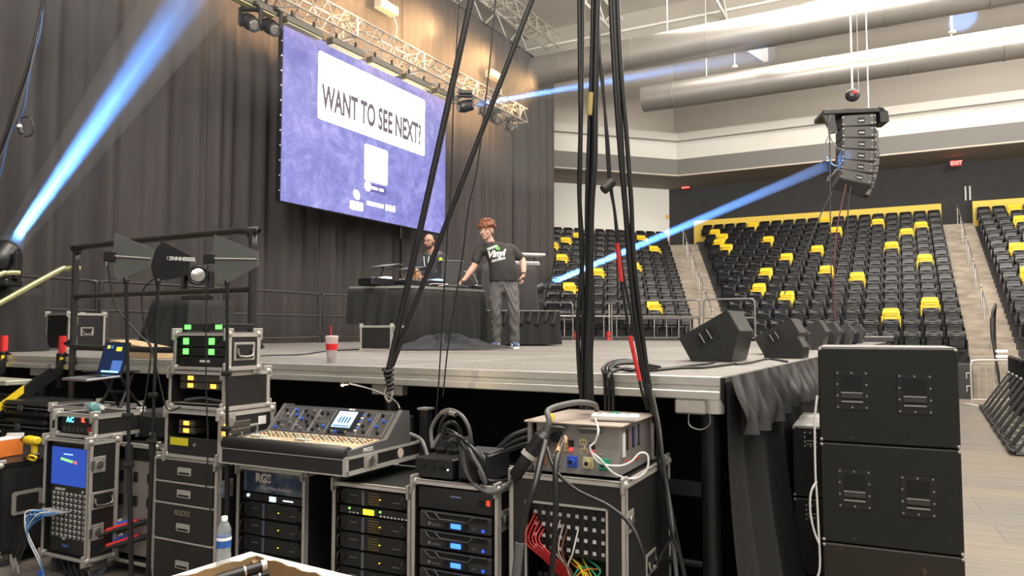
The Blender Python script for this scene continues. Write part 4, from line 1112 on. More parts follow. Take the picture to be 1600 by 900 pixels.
def hand(mb, wrist, d, nrm, s=1, curl=.3, thumb=1, spread=.18):
    d = Vector(d).normalized(); nrm = Vector(nrm); nrm = (nrm - d * nrm.dot(d)).normalized(); side = d.cross(nrm) * thumb; w = Vector(wrist)
    M = Matrix((side.to_4d(), nrm.to_4d(), d.to_4d(), (0, 0, 0, 1))).transposed(); M[3][3] = 1
    for r in range(3): M[r][3] = 0
    q = MB(); q.box(-.04 * s, .04 * s, -.014 * s, .014 * s, 0, .095 * s, .013 * s); q.xf(Matrix.Translation(w + d * .005) @ M); mb.add(q.v, q.f)
    limb(mb, (w - d * .03, .027 * s), (w + d * .03 * s, .026 * s))
    for k, (o, L) in enumerate(((.031, .068), (.011, .078), (-.010, .072), (-.030, .056))):
        a = w + (side * o + d * .092) * s; ang = (o / .03) * spread
        dd = (d + side * ang).normalized(); p = a; c = curl
        pts = [(p, .0105 * s)]
        for j, f in enumerate((.45, .32, .23)):
            dirn = (dd * math.cos(c * (j + .6)) + nrm * math.sin(c * (j + .6))); p = p + dirn * L * f * s; pts.append((p, (.0098 - .001 * j) * s))
        limb(mb, *pts)
    a = w + (side * .034 + d * .03) * s; b = a + (side * .035 + d * .03 + nrm * .012) * s; c = b + (side * .01 + d * .034 + nrm * .012) * s
    limb(mb, (a, .014 * s), (b, .0115 * s), (c, .0095 * s))
def head(mb, c, yaw=0, pitch=0, s=1):
    M = Matrix.Rotation(yaw, 4, 'Z') @ Matrix.Rotation(pitch, 4, 'X'); c = Vector(c)
    def at(x, y, z): return c + M @ Vector((x * s, y * s, z * s))
    ell(mb, at(0, .015, .03), .076 * s, .096 * s, .092 * s, M=M)
    ell(mb, at(0, -.012, -.04), .061 * s, .073 * s, .07 * s, M=M)
    ell(mb, at(0, -.055, -.09), .028 * s, .026 * s, .022 * s, M=M)
    limb(mb, (at(0, -.082, .022), .008 * s), (at(0, -.103, -.022), .0135 * s))
    for x in (-.013, .013): ell(mb, at(x, -.093, -.026), .009 * s, .01 * s, .008 * s)
    for x in (-1, 1):
        ell(mb, at(x * .078, .02, -.005), .01 * s, .02 * s, .034 * s, M=M); ell(mb, at(x * .045, -.06, -.02), .022 * s, .02 * s, .02 * s, M=M)
        ell(mb, at(x * .032, -.078, .037), .026 * s, .012 * s, .008 * s, M=M)
    ell(mb, at(0, -.082, -.055), .026 * s, .01 * s, .006 * s, M=M); ell(mb, at(0, -.08, -.066), .022 * s, .01 * s, .006 * s, M=M)
    return at, M
def face(t, at, M, s, brow, lip=(.4, .16, .14)):
    mb = MB(); [ell(mb, at(x, -.081, .016), .014 * s, .006 * s, .0065 * s, M=M) for x in (-.032, .032)]; mb.build('eyes', mat('eye_white', (.6, .57, .55), .2), t)
    mb = MB(); [ell(mb, at(x, -.0865, .016), .0062 * s, .003 * s, .0062 * s, M=M) for x in (-.032, .032)]; mb.build('irises', mat('iris', (.03, .02, .015), .2), t)
    mb = MB(); [ell(mb, at(x, -.088, .04), .023 * s, .006 * s, .0055 * s, M=M) for x in (-.033, .033)]; mb.build('eyebrows', brow, t)
    mb = MB(); ell(mb, at(0, -.0895, -.0605), .023 * s, .005 * s, .006 * s, M=M); mb.build('mouth', mat('lips', lip, .5), t)
def project_text(me, tgt, loc, sc, name, m, parent, shear=0, rot=0):
    bv = BVHTree.FromPolygons([v.co.copy() for v in tgt.data.vertices], [tuple(p.vertices) for p in tgt.data.polygons])
    bm = bmesh.new(); bm.from_mesh(me); bmesh.ops.subdivide_edges(bm, edges=bm.edges, cuts=1); bm.to_mesh(me); bm.free()
    for v in me.vertices:
        x, z = v.co.x * sc[0], v.co.y * sc[1]; x, z = x * math.cos(rot) - z * math.sin(rot), x * math.sin(rot) + z * math.cos(rot)
        p = Vector((loc[0] + x, -1, loc[1] + z)); h = bv.ray_cast(p, Vector((0, 1, 0)))
        y = h[0].y if h[0] else 0
        v.co = (p.x, y - .004 - (0.002 if v.co.z > 0 else 0), p.z)
    me.materials.clear(); me.materials.append(m); o = bpy.data.objects.new(name, me); COL.objects.link(o); o.parent = parent; return o
rnd = random.Random(2)
def wr(amp, k=1): return lambda p: amp * (math.sin(p.z * 55 * k + 9 * math.sin(p.x * 14 + p.y * 9)) * .6 + math.sin(p.z * 23 * k + p.x * 40 + 3) * .4)

# ---- standing man in grey jeans
DM = 10.7; SCM = F / DM; px0 = 787
foot = onst(px0, DM)
def m_(px, py, y=0): return Vector(((px - px0) / SCM, y, (545 - py) / SCM + .0))
man = thing('person', 'standing person in a dark printed t-shirt and grey jeans reaching to the table', 'person', foot, 0)
b = MB()
hc = m_(760, 361, -.07)
at, HM = head(b, hc, yaw=-.45, pitch=.12, s=1.14)
limb(b, (hc + Vector((.015, .03, -.07)), .058), (m_(768, 383, .0), .066))
shL = m_(748, 391, .0); shR = m_(800, 387.5, .02)
sections(b, [(m_(786, 440).x, 0, m_(0, 443).z, .165, .11), (m_(785, 425).x, 0, m_(0, 425).z, .15, .105), (m_(783, 405).x, 0, m_(0, 405).z, .165, .11), (m_(776, 390).x, 0, m_(0, 390).z, .19, .1), (m_(774, 382).x, 0, m_(0, 381).z, .1, .07)])
elL = m_(741, 417, -.06); wrL = m_(727, 437, -.14)
limb(b, (shL, .054), (elL, .047), ((elL + wrL) / 2 + Vector((0, 0, .005)), .044), (wrL, .029))
hand(b, wrL, m_(714, 447, -.2) - wrL, (.3, .2, -1), 1.0, curl=.28, thumb=-1)
elR = m_(817, 407, .05); wrR = m_(818, 429, -.04)
limb(b, (shR, .054), (elR, .048), ((elR + wrR) / 2 + Vector((.006, 0, 0)), .044), (wrR, .03))
hand(b, wrR, (-.12, -.1, -1), (-1, .3, 0), 1.0, curl=.5, thumb=-1)
hipL = m_(775, 446, 0); hipR = m_(797, 446, 0); knL = m_(775, 490, -.04); knR = m_(803, 488, -.06); anL = m_(776, 533, .02); anR = m_(804, 531, 0)
for h_, k_, a_ in ((hipL, knL, anL), (hipR, knR, anR)): limb(b, (h_, .085), (k_, .055), ((k_ + a_) / 2, .05), (a_, .036))
body = remesh('body', b, SKN, man, .0065, 3)
face(man, at, HM, 1.14, mat('brown_hair', (.16, .05, .02), .6, var=.4, scale=60, bump=.5))
hb = MB(); rnd = random.Random(3)
ell(hb, at(0, .03, .07), .1, .112, .085, M=HM)
for k in range(46):
    a = rnd.uniform(-PI, PI); e = rnd.uniform(-.1, 1.3)
    x = math.sin(a) * math.cos(e) * .082; y = .025 - math.cos(a) * math.cos(e) * .1; z = .05 + math.sin(e) * .085
    if y < -.02 and z < .06: z = .068
    ell(hb, at(x * 1.12, y * 1.08, z * 1.1), .032, .032, .027)
for k in range(9): ell(hb, at(-.07 + k * .0175, -.093 + .02 * abs(k - 4) / 4, .06 - .012 * math.sin(k * 2.1)), .02, .016, .026)
remesh('hair', hb, MATS['brown_hair'], man, .006, 2, disp=lambda p: .004 * math.sin(p.x * 160 + p.z * 90) * math.sin(p.y * 130))
SHT = mat('charcoal_tshirt', (.028, .026, .024), .8, var=.2, scale=20)
s = MB()
z_ = lambda py: m_(0, py).z
sections(s, [(m_(786, 0).x, 0, z_(440), .2, .145), (m_(786, 0).x, 0, z_(434), .205, .15), (m_(786, 0).x, -.01, z_(420), .2, .15), (m_(783, 0).x, -.005, z_(404), .205, .145), (m_(778, 0).x, 0, z_(392), .235, .135), (m_(774, 0).x, 0, z_(382), .2, .105), (m_(770, 0).x, .005, z_(377.5), .085, .075)])
limb(s, (shL + Vector((.03, 0, -.005)), .085), (shL + Vector((.006, 0, -.01)), .078), (shL.lerp(elL, .66), .069)); limb(s, (shR + Vector((-.05, 0, .0)), .08), (shR + Vector((-.008, 0, -.01)), .074), (shR.lerp(elR, .66), .068))
shirt = remesh('t_shirt', s, SHT, man, .009, 5, disp=wr(.004, .7))
PRW = mat('print_white', (.75, .75, .72), .7, var=0); PRG = mat('print_green', (.12, .4, .1), .7, var=0)
cx_ = m_(774.5, 0).x
project_text(textmesh('Vinyl', .13, .0, .006, shear=.35), shirt, (cx_, z_(398)), (1, 1), 'print', PRW, man, rot=.12)
project_text(textmesh('KINDER', .045, .0, .002), shirt, (cx_ - .045, z_(388)), (1, 1), 'print', PRW, man, rot=.35)
project_text(textmesh('RECORDS', .045, .0, .002), shirt, (cx_ + .045, z_(407)), (1, 1), 'print', PRW, man, rot=.25)
g = bpy.data.meshes.new('g'); pts = []; fs = []
for cc in ((0, 0), (.022, .014), (-.018, .018), (.01, .03), (.028, -.006)):
    k = len(pts); pts += [(cc[0] + .016 * math.cos(q * PI / 4), cc[1] + .016 * math.sin(q * PI / 4), .001) for q in range(8)]; fs.append(tuple(range(k, k + 8)))
g.from_pydata(pts, [], fs); project_text(g, shirt, (cx_ + .02, z_(390)), (1, 1), 'print', PRG, man)
JEA = mat('grey_jeans', (.1, .098, .095), .8, var=.35, scale=14, bump=.6)
j = MB()
sections(j, [(m_(786, 0).x, 0, z_(434), .165, .115), (m_(786, 0).x, 0.01, z_(445), .185, .135), (m_(786, 0).x, 0.01, z_(455), .19, .13), (m_(786, 0).x, 0.005, z_(459), .16, .1)])
for h_, k_, a_ in ((hipL, knL, anL), (hipR, knR, anR)): limb(j, (h_ + Vector((0, .01, 0)), .11), (h_.lerp(k_, .35), .108), (k_, .083), ((k_ + a_) / 2, .075), (a_ + Vector((0, 0, -.03)), .066))
remesh('jeans', j, JEA, man, .01, 4, disp=wr(.010, .8))
for i, (a_, dr) in enumerate(((anL, Vector((-.25, -1, 0))), (anR, Vector((.12, -1, 0))))):
    dr = dr.normalized(); q = MB(); c = Vector((a_.x, a_.y, 0)); sd = Vector((dr.y, -dr.x, 0))
    u_ = MB(); limb(u_, (c + Vector((0, .03, .07)), .05), (c + dr * .06 + Vector((0, 0, .055)), .047), (c + dr * .16 + Vector((0, 0, .045)), .04)); 
    sh = remesh('shoe', u_, mat('blue_canvas', (.03, .07, .17), .7), man, .008, 2)
    mb = MB(); mb.prism([(sd.x * w_ * k1 + dr.x * l_, sd.y * w_ * k1 + dr.y * l_) for (w_, l_, k1) in ((.04, -.09, 1), (.047, 0, 1), (.052, .12, 1), (.035, .2, 1), (.035, .2, -1), (.052, .12, -1), (.047, 0, -1), (.04, -.09, -1))], c + Vector((0, 0, .002)), (1, 0, 0), (0, 1, 0), (0, 0, .032)); mb.build('sole', WHI, sh)
    mb = MB(); mb.tube([c + dr * .0 + sd * .053 + Vector((0, 0, .05)), c + dr * .06 + sd * .052 + Vector((0, 0, .075)), c + dr * .13 + sd * .045 + Vector((0, 0, .045))], .007, n=6); mb.tube([c + dr * .0 - sd * .053 + Vector((0, 0, .05)), c + dr * .06 - sd * .052 + Vector((0, 0, .075)), c + dr * .13 - sd * .045 + Vector((0, 0, .045))], .007, n=6)
    for k in range(4): mb.cyl(c + dr * (.05 + k * .025) - sd * .025 + Vector((0, 0, .1 - k * .008)), c + dr * (.05 + k * .025) + sd * .025 + Vector((0, 0, .1 - k * .008)), .005, n=6)
    mb.build('laces_and_stripe', WHI, sh)
MB().tube([wrR + Vector((.033 * math.cos(a), .033 * math.sin(a), .02)) for a in [k * PI / 5 for k in range(10)]], .008, n=6, sm=2, closed=True).build('wristband', mat('dark_band', (.03, .015, .01), .5), man)

# ---- man behind the table
DD = 12.1; SCD = F / DD; fx = 673; f2 = onst(fx, DD)
def n_m(px, py, y=0): return Vector(((px - fx) / SCD, y, Z(py, DD) - ST))
dj = thing('person', 'bald bearded person in a dark hooded top holding a can behind the table', 'person', f2, 0)
b = MB(); hc = n_m(670, 378.5, -.08); at, HM = head(b, hc, yaw=-.3, pitch=.2, s=1.0)
limb(b, (hc + Vector((.01, .03, -.06)), .06), (n_m(674, 398, 0), .07))
s1 = n_m(658, 405, 0); s2 = n_m(691, 404, .02)
sections(b, [(.0, 0, .85, .16, .1), (.01, 0, 1.1, .15, .1), (.02, 0, 1.3, .17, .1), (.02, 0, 1.48, .15, .08), (.01, 0, 1.53, .08, .06)])
e1_ = n_m(654, 424, -.08); w1 = n_m(662, 436, -.3); e2_ = n_m(698, 426, -.06); w2 = n_m(690, 440, -.26)
wq = n_m(661, 436, -.34)
limb(b, (s1, .06), (e1_, .045), (w1, .03)); limb(b, (s2, .06), (e2_, .046), (w2, .03))
canp = n_m(654, 432, -.36)
hand(b, w1, Vector((-1, -.1, -.05)), (0, -1, .0), 1.05, curl=.75, thumb=1)
hand(b, w2, (-.3, -1, -.2), (0, .1, -1), 1, curl=.4, thumb=-1)
for x in (-.1, .1): limb(b, (Vector((x, 0, .88)), .085), (Vector((x, .0, .5)), .06), (Vector((x, .02, .1)), .045), (Vector((x, -.12, .045)), .04))
remesh('body', b, mat('skin_tan', (.42, .22, .15), .5, var=.08), dj, .0065, 3)
face(dj, at, HM, 1.0, mat('dark_hair', (.02, .013, .01), .8))
bb = MB(); ell(bb, at(0, -.03, -.078), .06, .062, .045, M=HM); ell(bb, at(0, -.062, -.085), .036, .03, .03, M=HM); ell(bb, at(0, -.086, -.047), .024, .008, .005, M=HM)
for x in (-1, 1): ell(bb, at(x * .058, -.005, -.045), .012, .02, .04, M=HM)
remesh('beard', bb, mat('beard_hair', (.07, .035, .025), .9, var=.3, scale=80, bump=.4), dj, .006, 2)
HOO = mat('dark_hoodie', (.02, .022, .03), .85, var=.25, scale=18, bump=.3); HOG = mat('grey_hoodie_panel', (.09, .088, .09), .85)
s = MB(); sections(s, [(.0, 0, .8, .22, .16), (.0, 0, 1.0, .21, .16), (.01, 0, 1.25, .215, .155), (.015, 0, 1.42, .205, .13), (.015, 0, 1.5, .14, .1), (.012, 0, 1.535, .08, .07)])
limb(s, (s1, .088), (e1_, .075), (w1.lerp(e1_, .2), .052)); limb(s, (s2, .088), (e2_, .075), (w2.lerp(e2_, .15), .052))
remesh('hooded_top', s, HOO, dj, .011, 5, disp=wr(.006, .6))
s = MB(); s.tube([n_m(674, 396, -.0) + Vector((.1 * math.sin(a), .03 - .1 * math.cos(a), -.01 + .03 * math.cos(a + PI))) for a in [k * PI / 5 for k in range(10)]], .034, n=8, sm=3, closed=True); ell(s, n_m(681, 398, .09), .12, .07, .075)
remesh('hood', s, HOG, dj, .01, 4)
mb = MB(); mb.tube([n_m(663, 402, -.13), n_m(664, 411, -.165), n_m(665, 418, -.175)], .006, n=6); mb.tube([n_m(671, 402, -.13), n_m(670, 412, -.165)], .006, n=6); mb.build('drawstring', WHI, dj)
NEO = mat('neon_yellow', (.55, .7, .03), .6)
for c_, r_ in ((n_m(689, 407, -.12), (.03, .02, .04)), (n_m(686, 425, -.13), (.045, .03, .03))): mb = MB(); ell(mb, c_, *r_); mb.build('sleeve_mark', NEO, dj)
s = MB(); sections(s, [(0, 0, .95, .17, .12), (0, 0, .8, .19, .13)][::-1]); 
for x in (-.1, .1): limb(s, (Vector((x, 0, .86)), .1), (Vector((x, 0, .5)), .08), (Vector((x, .02, .12)), .07))
remesh('trousers', s, CLO, dj, .012, 3)
for x in (-.1, .1): MB().box(x - .05, x + .05, -.2, .08, 0.0, .08, .03).build('shoe', PLA, dj)
t = thing('drink_can', 'tall tan drink can held in the hand behind the table', 'can', f2 + n_m(655, 439, -.352))
MB().lathe([(.024, 0), (.03, .008), (.03, .15), (.023, .165), (.022, .168)], n=20).build('can_body', mat('can_tan', (.55, .3, .15), .35, .4), t); MB().lathe([(.021, .1665), (.021, .169)], n=16).build('can_top', WHI, t)
# ================================================================== FOREGROUND GEAR
GY = 27; G, Gu, Gv = frame(GY); GR = -R(GY)
def gp(px, v, z=0): p = P(px, HOR, dv(px, v, GY)); p.z = z; return p
def gw(a, b, v): return wid(a, b, v, GY)
def gz(px, py, v): return onv(px, py, v, GY).z
def dep(pxc, pxb, v):                       # how deep a side face runs from its front corner to a pixel column
    c = gp(pxc, v); t_ = (pxb - 800) / F
    return (t_ * c.y - c.x) / (Gv.x - t_ * Gv.y)
def panel(t, name, x0, x1, z0, z1, m, y=.03, th=.01, bev=.003): return MB().box(x0, x1, y - th, y, z0, z1, bev).build(name, m, t)
def screws(mb, xs, zs, y, r=.004):
    for x in xs:
        for z in zs: mb.cyl((x, y - .003, z), (x, y, z), r, n=8)
# ---------------- A: touchscreen patch rack
v = 3.25; w = gw(77, 146, v); top = gz(77, 683, v)
t = case('tall rolling rack with a blue touchscreen above rows of connectors', gp(77, v), w, dep(146, 172, v) + .1, top, casters=.13)
panel(t, 'blank_panel', .03, w - .03, .15, top - .03, PLA, .04)
zt = top - .05; zm = top - .05 - (top - .15) * .36
f = panel(t, 'touchscreen', .045, w - .045, zm, zt, PLA, .03); MB().box(.06, w - .06, .016, .02, zm + .015, zt - .012).build('display', emis('deep_blue_lcd', (.015, .05, .3), 1.0), f)
mb = MB(); [mb.box(.17 + k * .035, .195 + k * .035, .013, .016, zt - .1 - k * .004, zt - .085 - k * .004) for k in range(4)]; mb.build('green_icons', GLED, f)
MB().box(.32, .345, .013, .016, zt - .118, zt - .098).build('red_icon', RLED, f); MB().box(.2, .3, .013, .016, zt - .06, zt - .054).build('title_line', LBL, f)
mb = MB(); nn = None
for r_ in range(9):
    for c_ in range(8):
        x = .08 + c_ * (w - .16) / 7; z = zm - .05 - r_ * .036
        if r_ == 4 and c_ < 2: continue
        if nn is None:
            nn = MB().cyl((0, .0, 0), (0, .012, 0), .0125, n=12).build('connector', mat('bright_nickel', (.72, .7, .66), .35, .2), t); nn.location = (x, .018, z)
            MB().cyl((0, -.002, 0), (0, .0, 0), .0085, n=10).build('socket', VOID, nn)
        else:
            q = inst(nn, (x, .018, z), parent=t); inst(nn.children[0], parent=q)
text('STAGE LEFT', .022, WHI, t, (w * .3, .027, zm - .02), bold=.001); text('IN', .022, WHI, t, (w * .8, .027, zm - .02), bold=.001)
text('SD', .035, WHI, t, (w * .42, .027, .26), bold=.001); text('digital', .03, mat('dim_blue', (.1, .2, .5), .5), t, (w * .45, .027, .21))
tpatch = t
rnd = random.Random(9)
for k in range(9):
    x = .08 + (k % 6) * .045; z = zm - .16 - (k // 6) * .03
    tt = thing('patch_cable', '%s thin cable plugged into the touchscreen rack, %s from the left' % ('pale blue' if k % 2 else 'white-tipped', ORD[k].replace('front', 'first')), 'cable', t.matrix_basis @ Vector((x, .012, z)), GR)
    MB().cyl((0, 0, 0), (-.02, -.07, .0), .009, n=8).build('plug', STE, tt)
    MB().tube([(-.02, -.07, 0), (-.08, -.13, -.01), (.1 - x - .05, -.14, -.14), (.14 - x, -.1, -.33), (.15 - x + .004 * k, -.09, -.42)], .0045, n=6).build('lead', mat('cable_blue', (.05, .2, .5), .4) if k % 3 else WHI, tt)
tt = thing('multicore_cable', 'black multicore cable with a blue breakout boot hanging from the touchscreen rack', 'cable', t.matrix_basis @ Vector((.15, -.09, zm - .56)), GR)
MB().cyl((0, 0, 0), (0, 0, -.08), .016, .012, n=10).build('boot', BLUP, tt); MB().tube([(0, 0, -.08), (.02, 0, -.17), (.12, 0, -.22), (.3, -.01, -.19), (.52, .02, -.1)], .012, n=8).build('lead', CAB, tt)
for k in range(6):
    tt = thing('cable_tail', 'black cable tail with a silver plug hanging beside the touchscreen rack, %s from the left' % ORD[k].replace('front', 'first'), 'cable', t.matrix_basis @ Vector((-.07 + .014 * k, -.05, .4)), GR)
    e = Vector((-.1 + .022 * k, -.06 - .01 * k, -.27 - .015 * (k % 3)))
    MB().tube([(0.1, .0, .1), (0.03, -.01, .03), (-.05 + .01 * k, -.03, -.1), e], .0055, n=6).build('lead', CAB, tt); MB().cyl(e, e + Vector((.01, 0, -.06)), .011, n=8).build('plug', STE, tt)
# ---------------- case behind + small rack on top + bottle
zbk = gz(8, 727, 3.13) + .004; t = case('silver-edged case behind the touchscreen rack, beside the black hard cases', gp(84, 3.92, zbk), gw(84, 150, 3.92), .45, gz(84, 634, 3.92) - zbk, handles=False, open_front=False)
v = 3.3; zb_ = top + .012; w2 = gw(92, 152, v); h2 = gz(92, 645, v)
t = case('low effects rack with small blue and red displays on top of the touchscreen rack', gp(92, v, zb_), w2, dep(152, 228, v), h2 - zb_, handles=False, latch=False)
panel(t, 'faceplate', .03, w2 - .03, .02, h2 - zb_ - .02, PLA, .03); hh = h2 - zb_
text('A:C', .05, emis('cyan_led', (.1, .7, 1), 2.5), t, (.14, .018, hh * .72), bold=.002); text('FL', .04, RLED, t, (.29, .018, hh * .74), bold=.002)
mb = MB(); [mb.box(.07 + k * .05, .105 + k * .05, .014, .02, hh * .2, hh * .42) for k in range(7)]; mb.build('button_row', DGR, t); MB().box(w2 - .09, w2 - .05, .014, .02, hh * .2, hh * .45).build('rocker_switch', REDP, t)
bt = t
def bottle(label, loc, rot=None, label_col=(.02, .25, .6), s=1):
    t = thing('water_bottle', label, 'bottle', loc, rot=rot)
    g = mat('clear_pet', (.42, .45, .46), .06, alpha=.42, var=0, spec=.8)
    prof = [(.028, 0), (.032, .006)]; z = .012
    while z < .15: prof += [(.0325, z), (.0305, z + .006)]; z += .012
    prof += [(.0325, .152), (.031, .165), (.022, .19), (.013, .202), (.013, .208)]
    MB().lathe([(r * s, z * s) for r, z in prof], n=24).build('bottle_body', g, t)
    MB().lathe([(.0332 * s, .085 * s), (.0332 * s, .135 * s)], n=24).build('label', mat('bottle_label_%d' % (label_col[0] * 1000), label_col, .4), t); MB().lathe([(.0336 * s, .118 * s), (.0336 * s, .132 * s)], n=24).build('label_band', WHI, t)
    MB().lathe([(.0145 * s, .204 * s), (.0145 * s, .222 * s), (.012 * s, .224 * s)], n=18).build('cap', WHI, t)
    return t
bl = bt.matrix_basis @ Vector((.18, .12, hh + .045)); bottle('water bottle lying on its side on the low effects rack', bl, Euler((PI / 2, 0, R(55))), (.1, .5, .55))
# ---------------- laptop on a stand
q = P(150, 585, 5.0); t = thing('laptop', 'open grey laptop with a dark desktop on its screen', 'laptop', q, R(-34))
MB().box(0, .32, -.22, 0, -.012, .004, .005, M=Matrix.Rotation(R(4), 4, 'X')).build('base', mat('laptop_grey', (.2, .2, .22), .35, .5), t)
MB().box(.03, .29, -.11, -.02, .004, .007, M=Matrix.Rotation(R(4), 4, 'X')).build('keyboard', PLA, t)
SM = Matrix.Rotation(R(-14), 4, 'X')
MB().box(0, .32, 0, .01, .0, .225, .004, M=SM).build('lid', PLA, t); MB().box(.01, .31, -.002, .0, .012, .215, M=SM).build('screen', emis('night_blue', (.004, .012, .04), 1), t)
mb = MB(); mb.box(.06, .085, -.004, -.002, .18, .2, M=SM); mb.box(.18, .24, -.004, -.002, .165, .19, M=SM); mb.build('yellow_icons', YLED, t)
[MB().box(a, b, -.004, -.002, c, d, M=SM).build('blue_window', emis('window_blue', (.05, .12, .35), 1), t) for a, b, c, d in ((.1, .13, .18, .2), (.17, .29, .03, .1))]
mb = MB(); [mb.box(.06 + .022 * k, .075 + .022 * k, -.004, -.002, .018, .03, M=SM) for k in range(10)]; mb.build('taskbar', LBL, t)
t = thing('laptop_stand', 'black folding stand holding the open laptop beside the antenna pole', 'stand', gp(186, 3.75, gz(186, 642, 3.75)), R(-20))
zz = q.z - t.location.z - .03
mb = MB()
for x in (-.1, .1): mb.tube([(x * 1.2, -.1, 0), (x * .9, 0, zz * .5), (x, .05, zz)], .013, n=8); mb.tube([(x * 1.2, .14, 0), (x * .9, .03, zz * .5), (x, -.08, zz)], .011, n=8)
mb.cyl((-.1, 0, zz * .5), (.1, 0, zz * .5), .01, n=8); mb.cyl((-.12, -.1, .02), (.12, -.1, .02), .01, n=8); mb.box(-.26, .12, -.1, .1, zz, zz + .012); mb.build('frame', MTB, t)
# ---------------- pelican cases, orange box, drill on a deep black case
v = 3.13; zt = gz(8, 727, v)
t = case('large matte black road case at the left edge under the orange box', gp(8, v) - Gu * 1.1, 1.1, 1.3, zt, edge=PLA, open_front=False, handles=False, latch=False, casters=.1)
tw_ = 1.1
f = MB().prism(rrect(.22, .17, .02), (tw_ + .002, .2, zt * .6), (0, 1, 0), (0, 0, 1), (.006, 0, 0)).build('handle_dish', ALD, t); MB().prism(rrect(.16, .12, .015), (tw_ + .008, .2, zt * .6), (0, 1, 0), (0, 0, 1), (.002, 0, 0)).build('recess', VOID, f)
def hard_case(label, loc, w, d, h):
    t = thing('hard_case', label, 'case', loc, GR)
    MB().box(0, w, 0, d, 0, h * .58, .03).build('shell', PLA, t); MB().box(0, w, 0, d, h * .61, h, .03).build('lid', PLA, t); MB().box(-.008, w + .008, -.008, d + .008, h * .55, h * .64, .008).build('seam_lip', DGR, t)
    for x in (w * .2, w * .75): MB().box(x - .035, x + .035, -.022, 0, h * .42, h * .75, .006).build('latch', DGR, t)
    [MB().box(x - .01, x + .01, -.01, .02, .02, h * .5, .004).build('rib', PLA, t) for x in (w * .1, w * .35, w * .6, w * .9)]
    return t
vp = 3.9; zb0 = zt + .006
hard_case('lower black hard plastic case at the left edge', gp(-70, vp, zb0), gw(-70, 74, vp), .45, gz(60, 655, vp) - zb0)
zb1 = gz(60, 655, vp) + .002; hard_case('upper black hard plastic case stacked at the left edge', gp(-70, vp, zb1), gw(-70, 78, vp), .45, gz(60, 629, vp) - zb1)
q = gp(-28, v + .1, zt + .003); t = thing('carton', 'small orange and white carton on the black road case', 'box', q, GR + .15)
ORM = mat('orange_card', (.75, .2, .03), .6)
MB().box(0, .2, 0, .22, 0, .13, .004).build('carton_body', ORM, t); MB().box(.03, .2, .02, .22, .13, .135).build('flap', WHI, t); MB().prism([(0, .13), (.02, .16), (.2, .17), (.2, .13)], (0, .22, 0), (1, 0, 0), (0, 0, 1), (0, .004, 0)).build('raised_flap', WHI, t)
MB().box(.05, .17, -.003, 0, .02, .06).build('printed_panel', mat('orange_print', (.9, .5, .35), .5), t)
q = gp(60, v + .3, zt + .1); t = thing('cordless_drill', 'yellow and black cordless drill with a long bit beside the orange carton', 'drill', q, R(150))
MB().lathe([(.02, -.05), (.034, -.04), (.036, .08), (.03, .11)], (0, 0, .03), (1, 0, 0), n=14).build('motor_housing', YEL, t); MB().lathe([(.03, .11), (.024, .15), (.012, .17)], (0, 0, .03), (1, 0, 0), n=12).build('chuck', PLA, t)
MB().cyl((.16, 0, .03), (.45, 0, .0), .005, n=6).build('drill_bit', STE, t); MB().box(-.03, .02, -.017, .017, -.09, .01, .01).build('grip', YEL, t); MB().box(-.05, .05, -.03, .03, -.092, -.065, .008).build('battery', PLA, t)
q = gp(56, v + .18, zt + .02); t = thing('hand_tool', 'yellow-handled folded tool lying below the drill', 'tool', q, GR); MB().tube([(-.04, 0, 0), (.0, -.01, .03), (.06, 0, .02), (.04, 0, -.005), (-.02, 0, .0)], .009, n=8).build('handle', YEL, t); MB().box(-.09, -.03, -.005, .005, -.012, .008).build('jaw', PLA, t)

# ---------------- B: stainless power rack
v = 3.5; w = gw(172, 248, v); top = gz(172, 690, v)
t = case('open rack with a stainless panel and coloured power connectors', gp(172, v), w, .6, top, casters=.08, handles=False, latch=False)
SST = mat('stainless_panel', (.5, .46, .42), .38, .6, var=.08, scale=3)
panel(t, 'stainless_panel', .03, w - .03, .12, top - .12, SST, .06); panel(t, 'blank_panel', .03, w - .03, top - .12, top - .02, PLA, .05)
for r_ in range(2):
    for c_ in range(3):
        f = MB().box(-.024, .024, -.01, 0, -.036, .036, .004).build('outlet', PLA, t); f.location = (.12 + c_ * .15, .05, top - .24 - r_ * .17); MB().box(-.012, .012, -.012, -.01, -.02, .02).build('socket', VOID, f)
CAMC = [('green', GRNP), ('white', WHI), ('blue', BLUP), ('red', REDP), ('black', RUB)]
for r_ in range(2):
    for k, (cn, cm_) in enumerate(CAMC):
        x0_ = .06 + k * .085 + r_ * .02; z0_ = .34 - r_ * .1 + .008 * k; o = t.matrix_basis @ Vector((x0_, .04, z0_))
        tt = thing('power_cable', 'black power cable with %s connector in the %s row of the stainless rack' % (cn, ('upper', 'lower')[r_]), 'cable', o, GR)
        a = Vector((0, 0, 0)); b = Vector((-.11 - .01 * k, -.15, -.05)); MB().cyl(a, b, .021, .015, n=12).build('connector_boot', cm_, tt)
        MB().tube([b, b + Vector((-.06, -.05, -.03)), b + Vector((-.1 - .012 * k, -.08, -.12)), b + Vector((-.08 - .01 * k, -.1, -.2)), b + Vector((.02 - .01 * k, -.13, -z0_ + .07))], .0095, n=8).build('lead', CAB, tt)
# black soft item on top
q = gp(196, 3.65, top + .006); t = thing('equipment_case', 'small dark padded case lying on top of the stainless rack', 'case', q, GR); MB().box(0, .42, 0, .4, 0, .2, .03).build('shell', CLO, t); text('GTX', .03, WHI, t, (.34, -.003, .05), bold=.001)

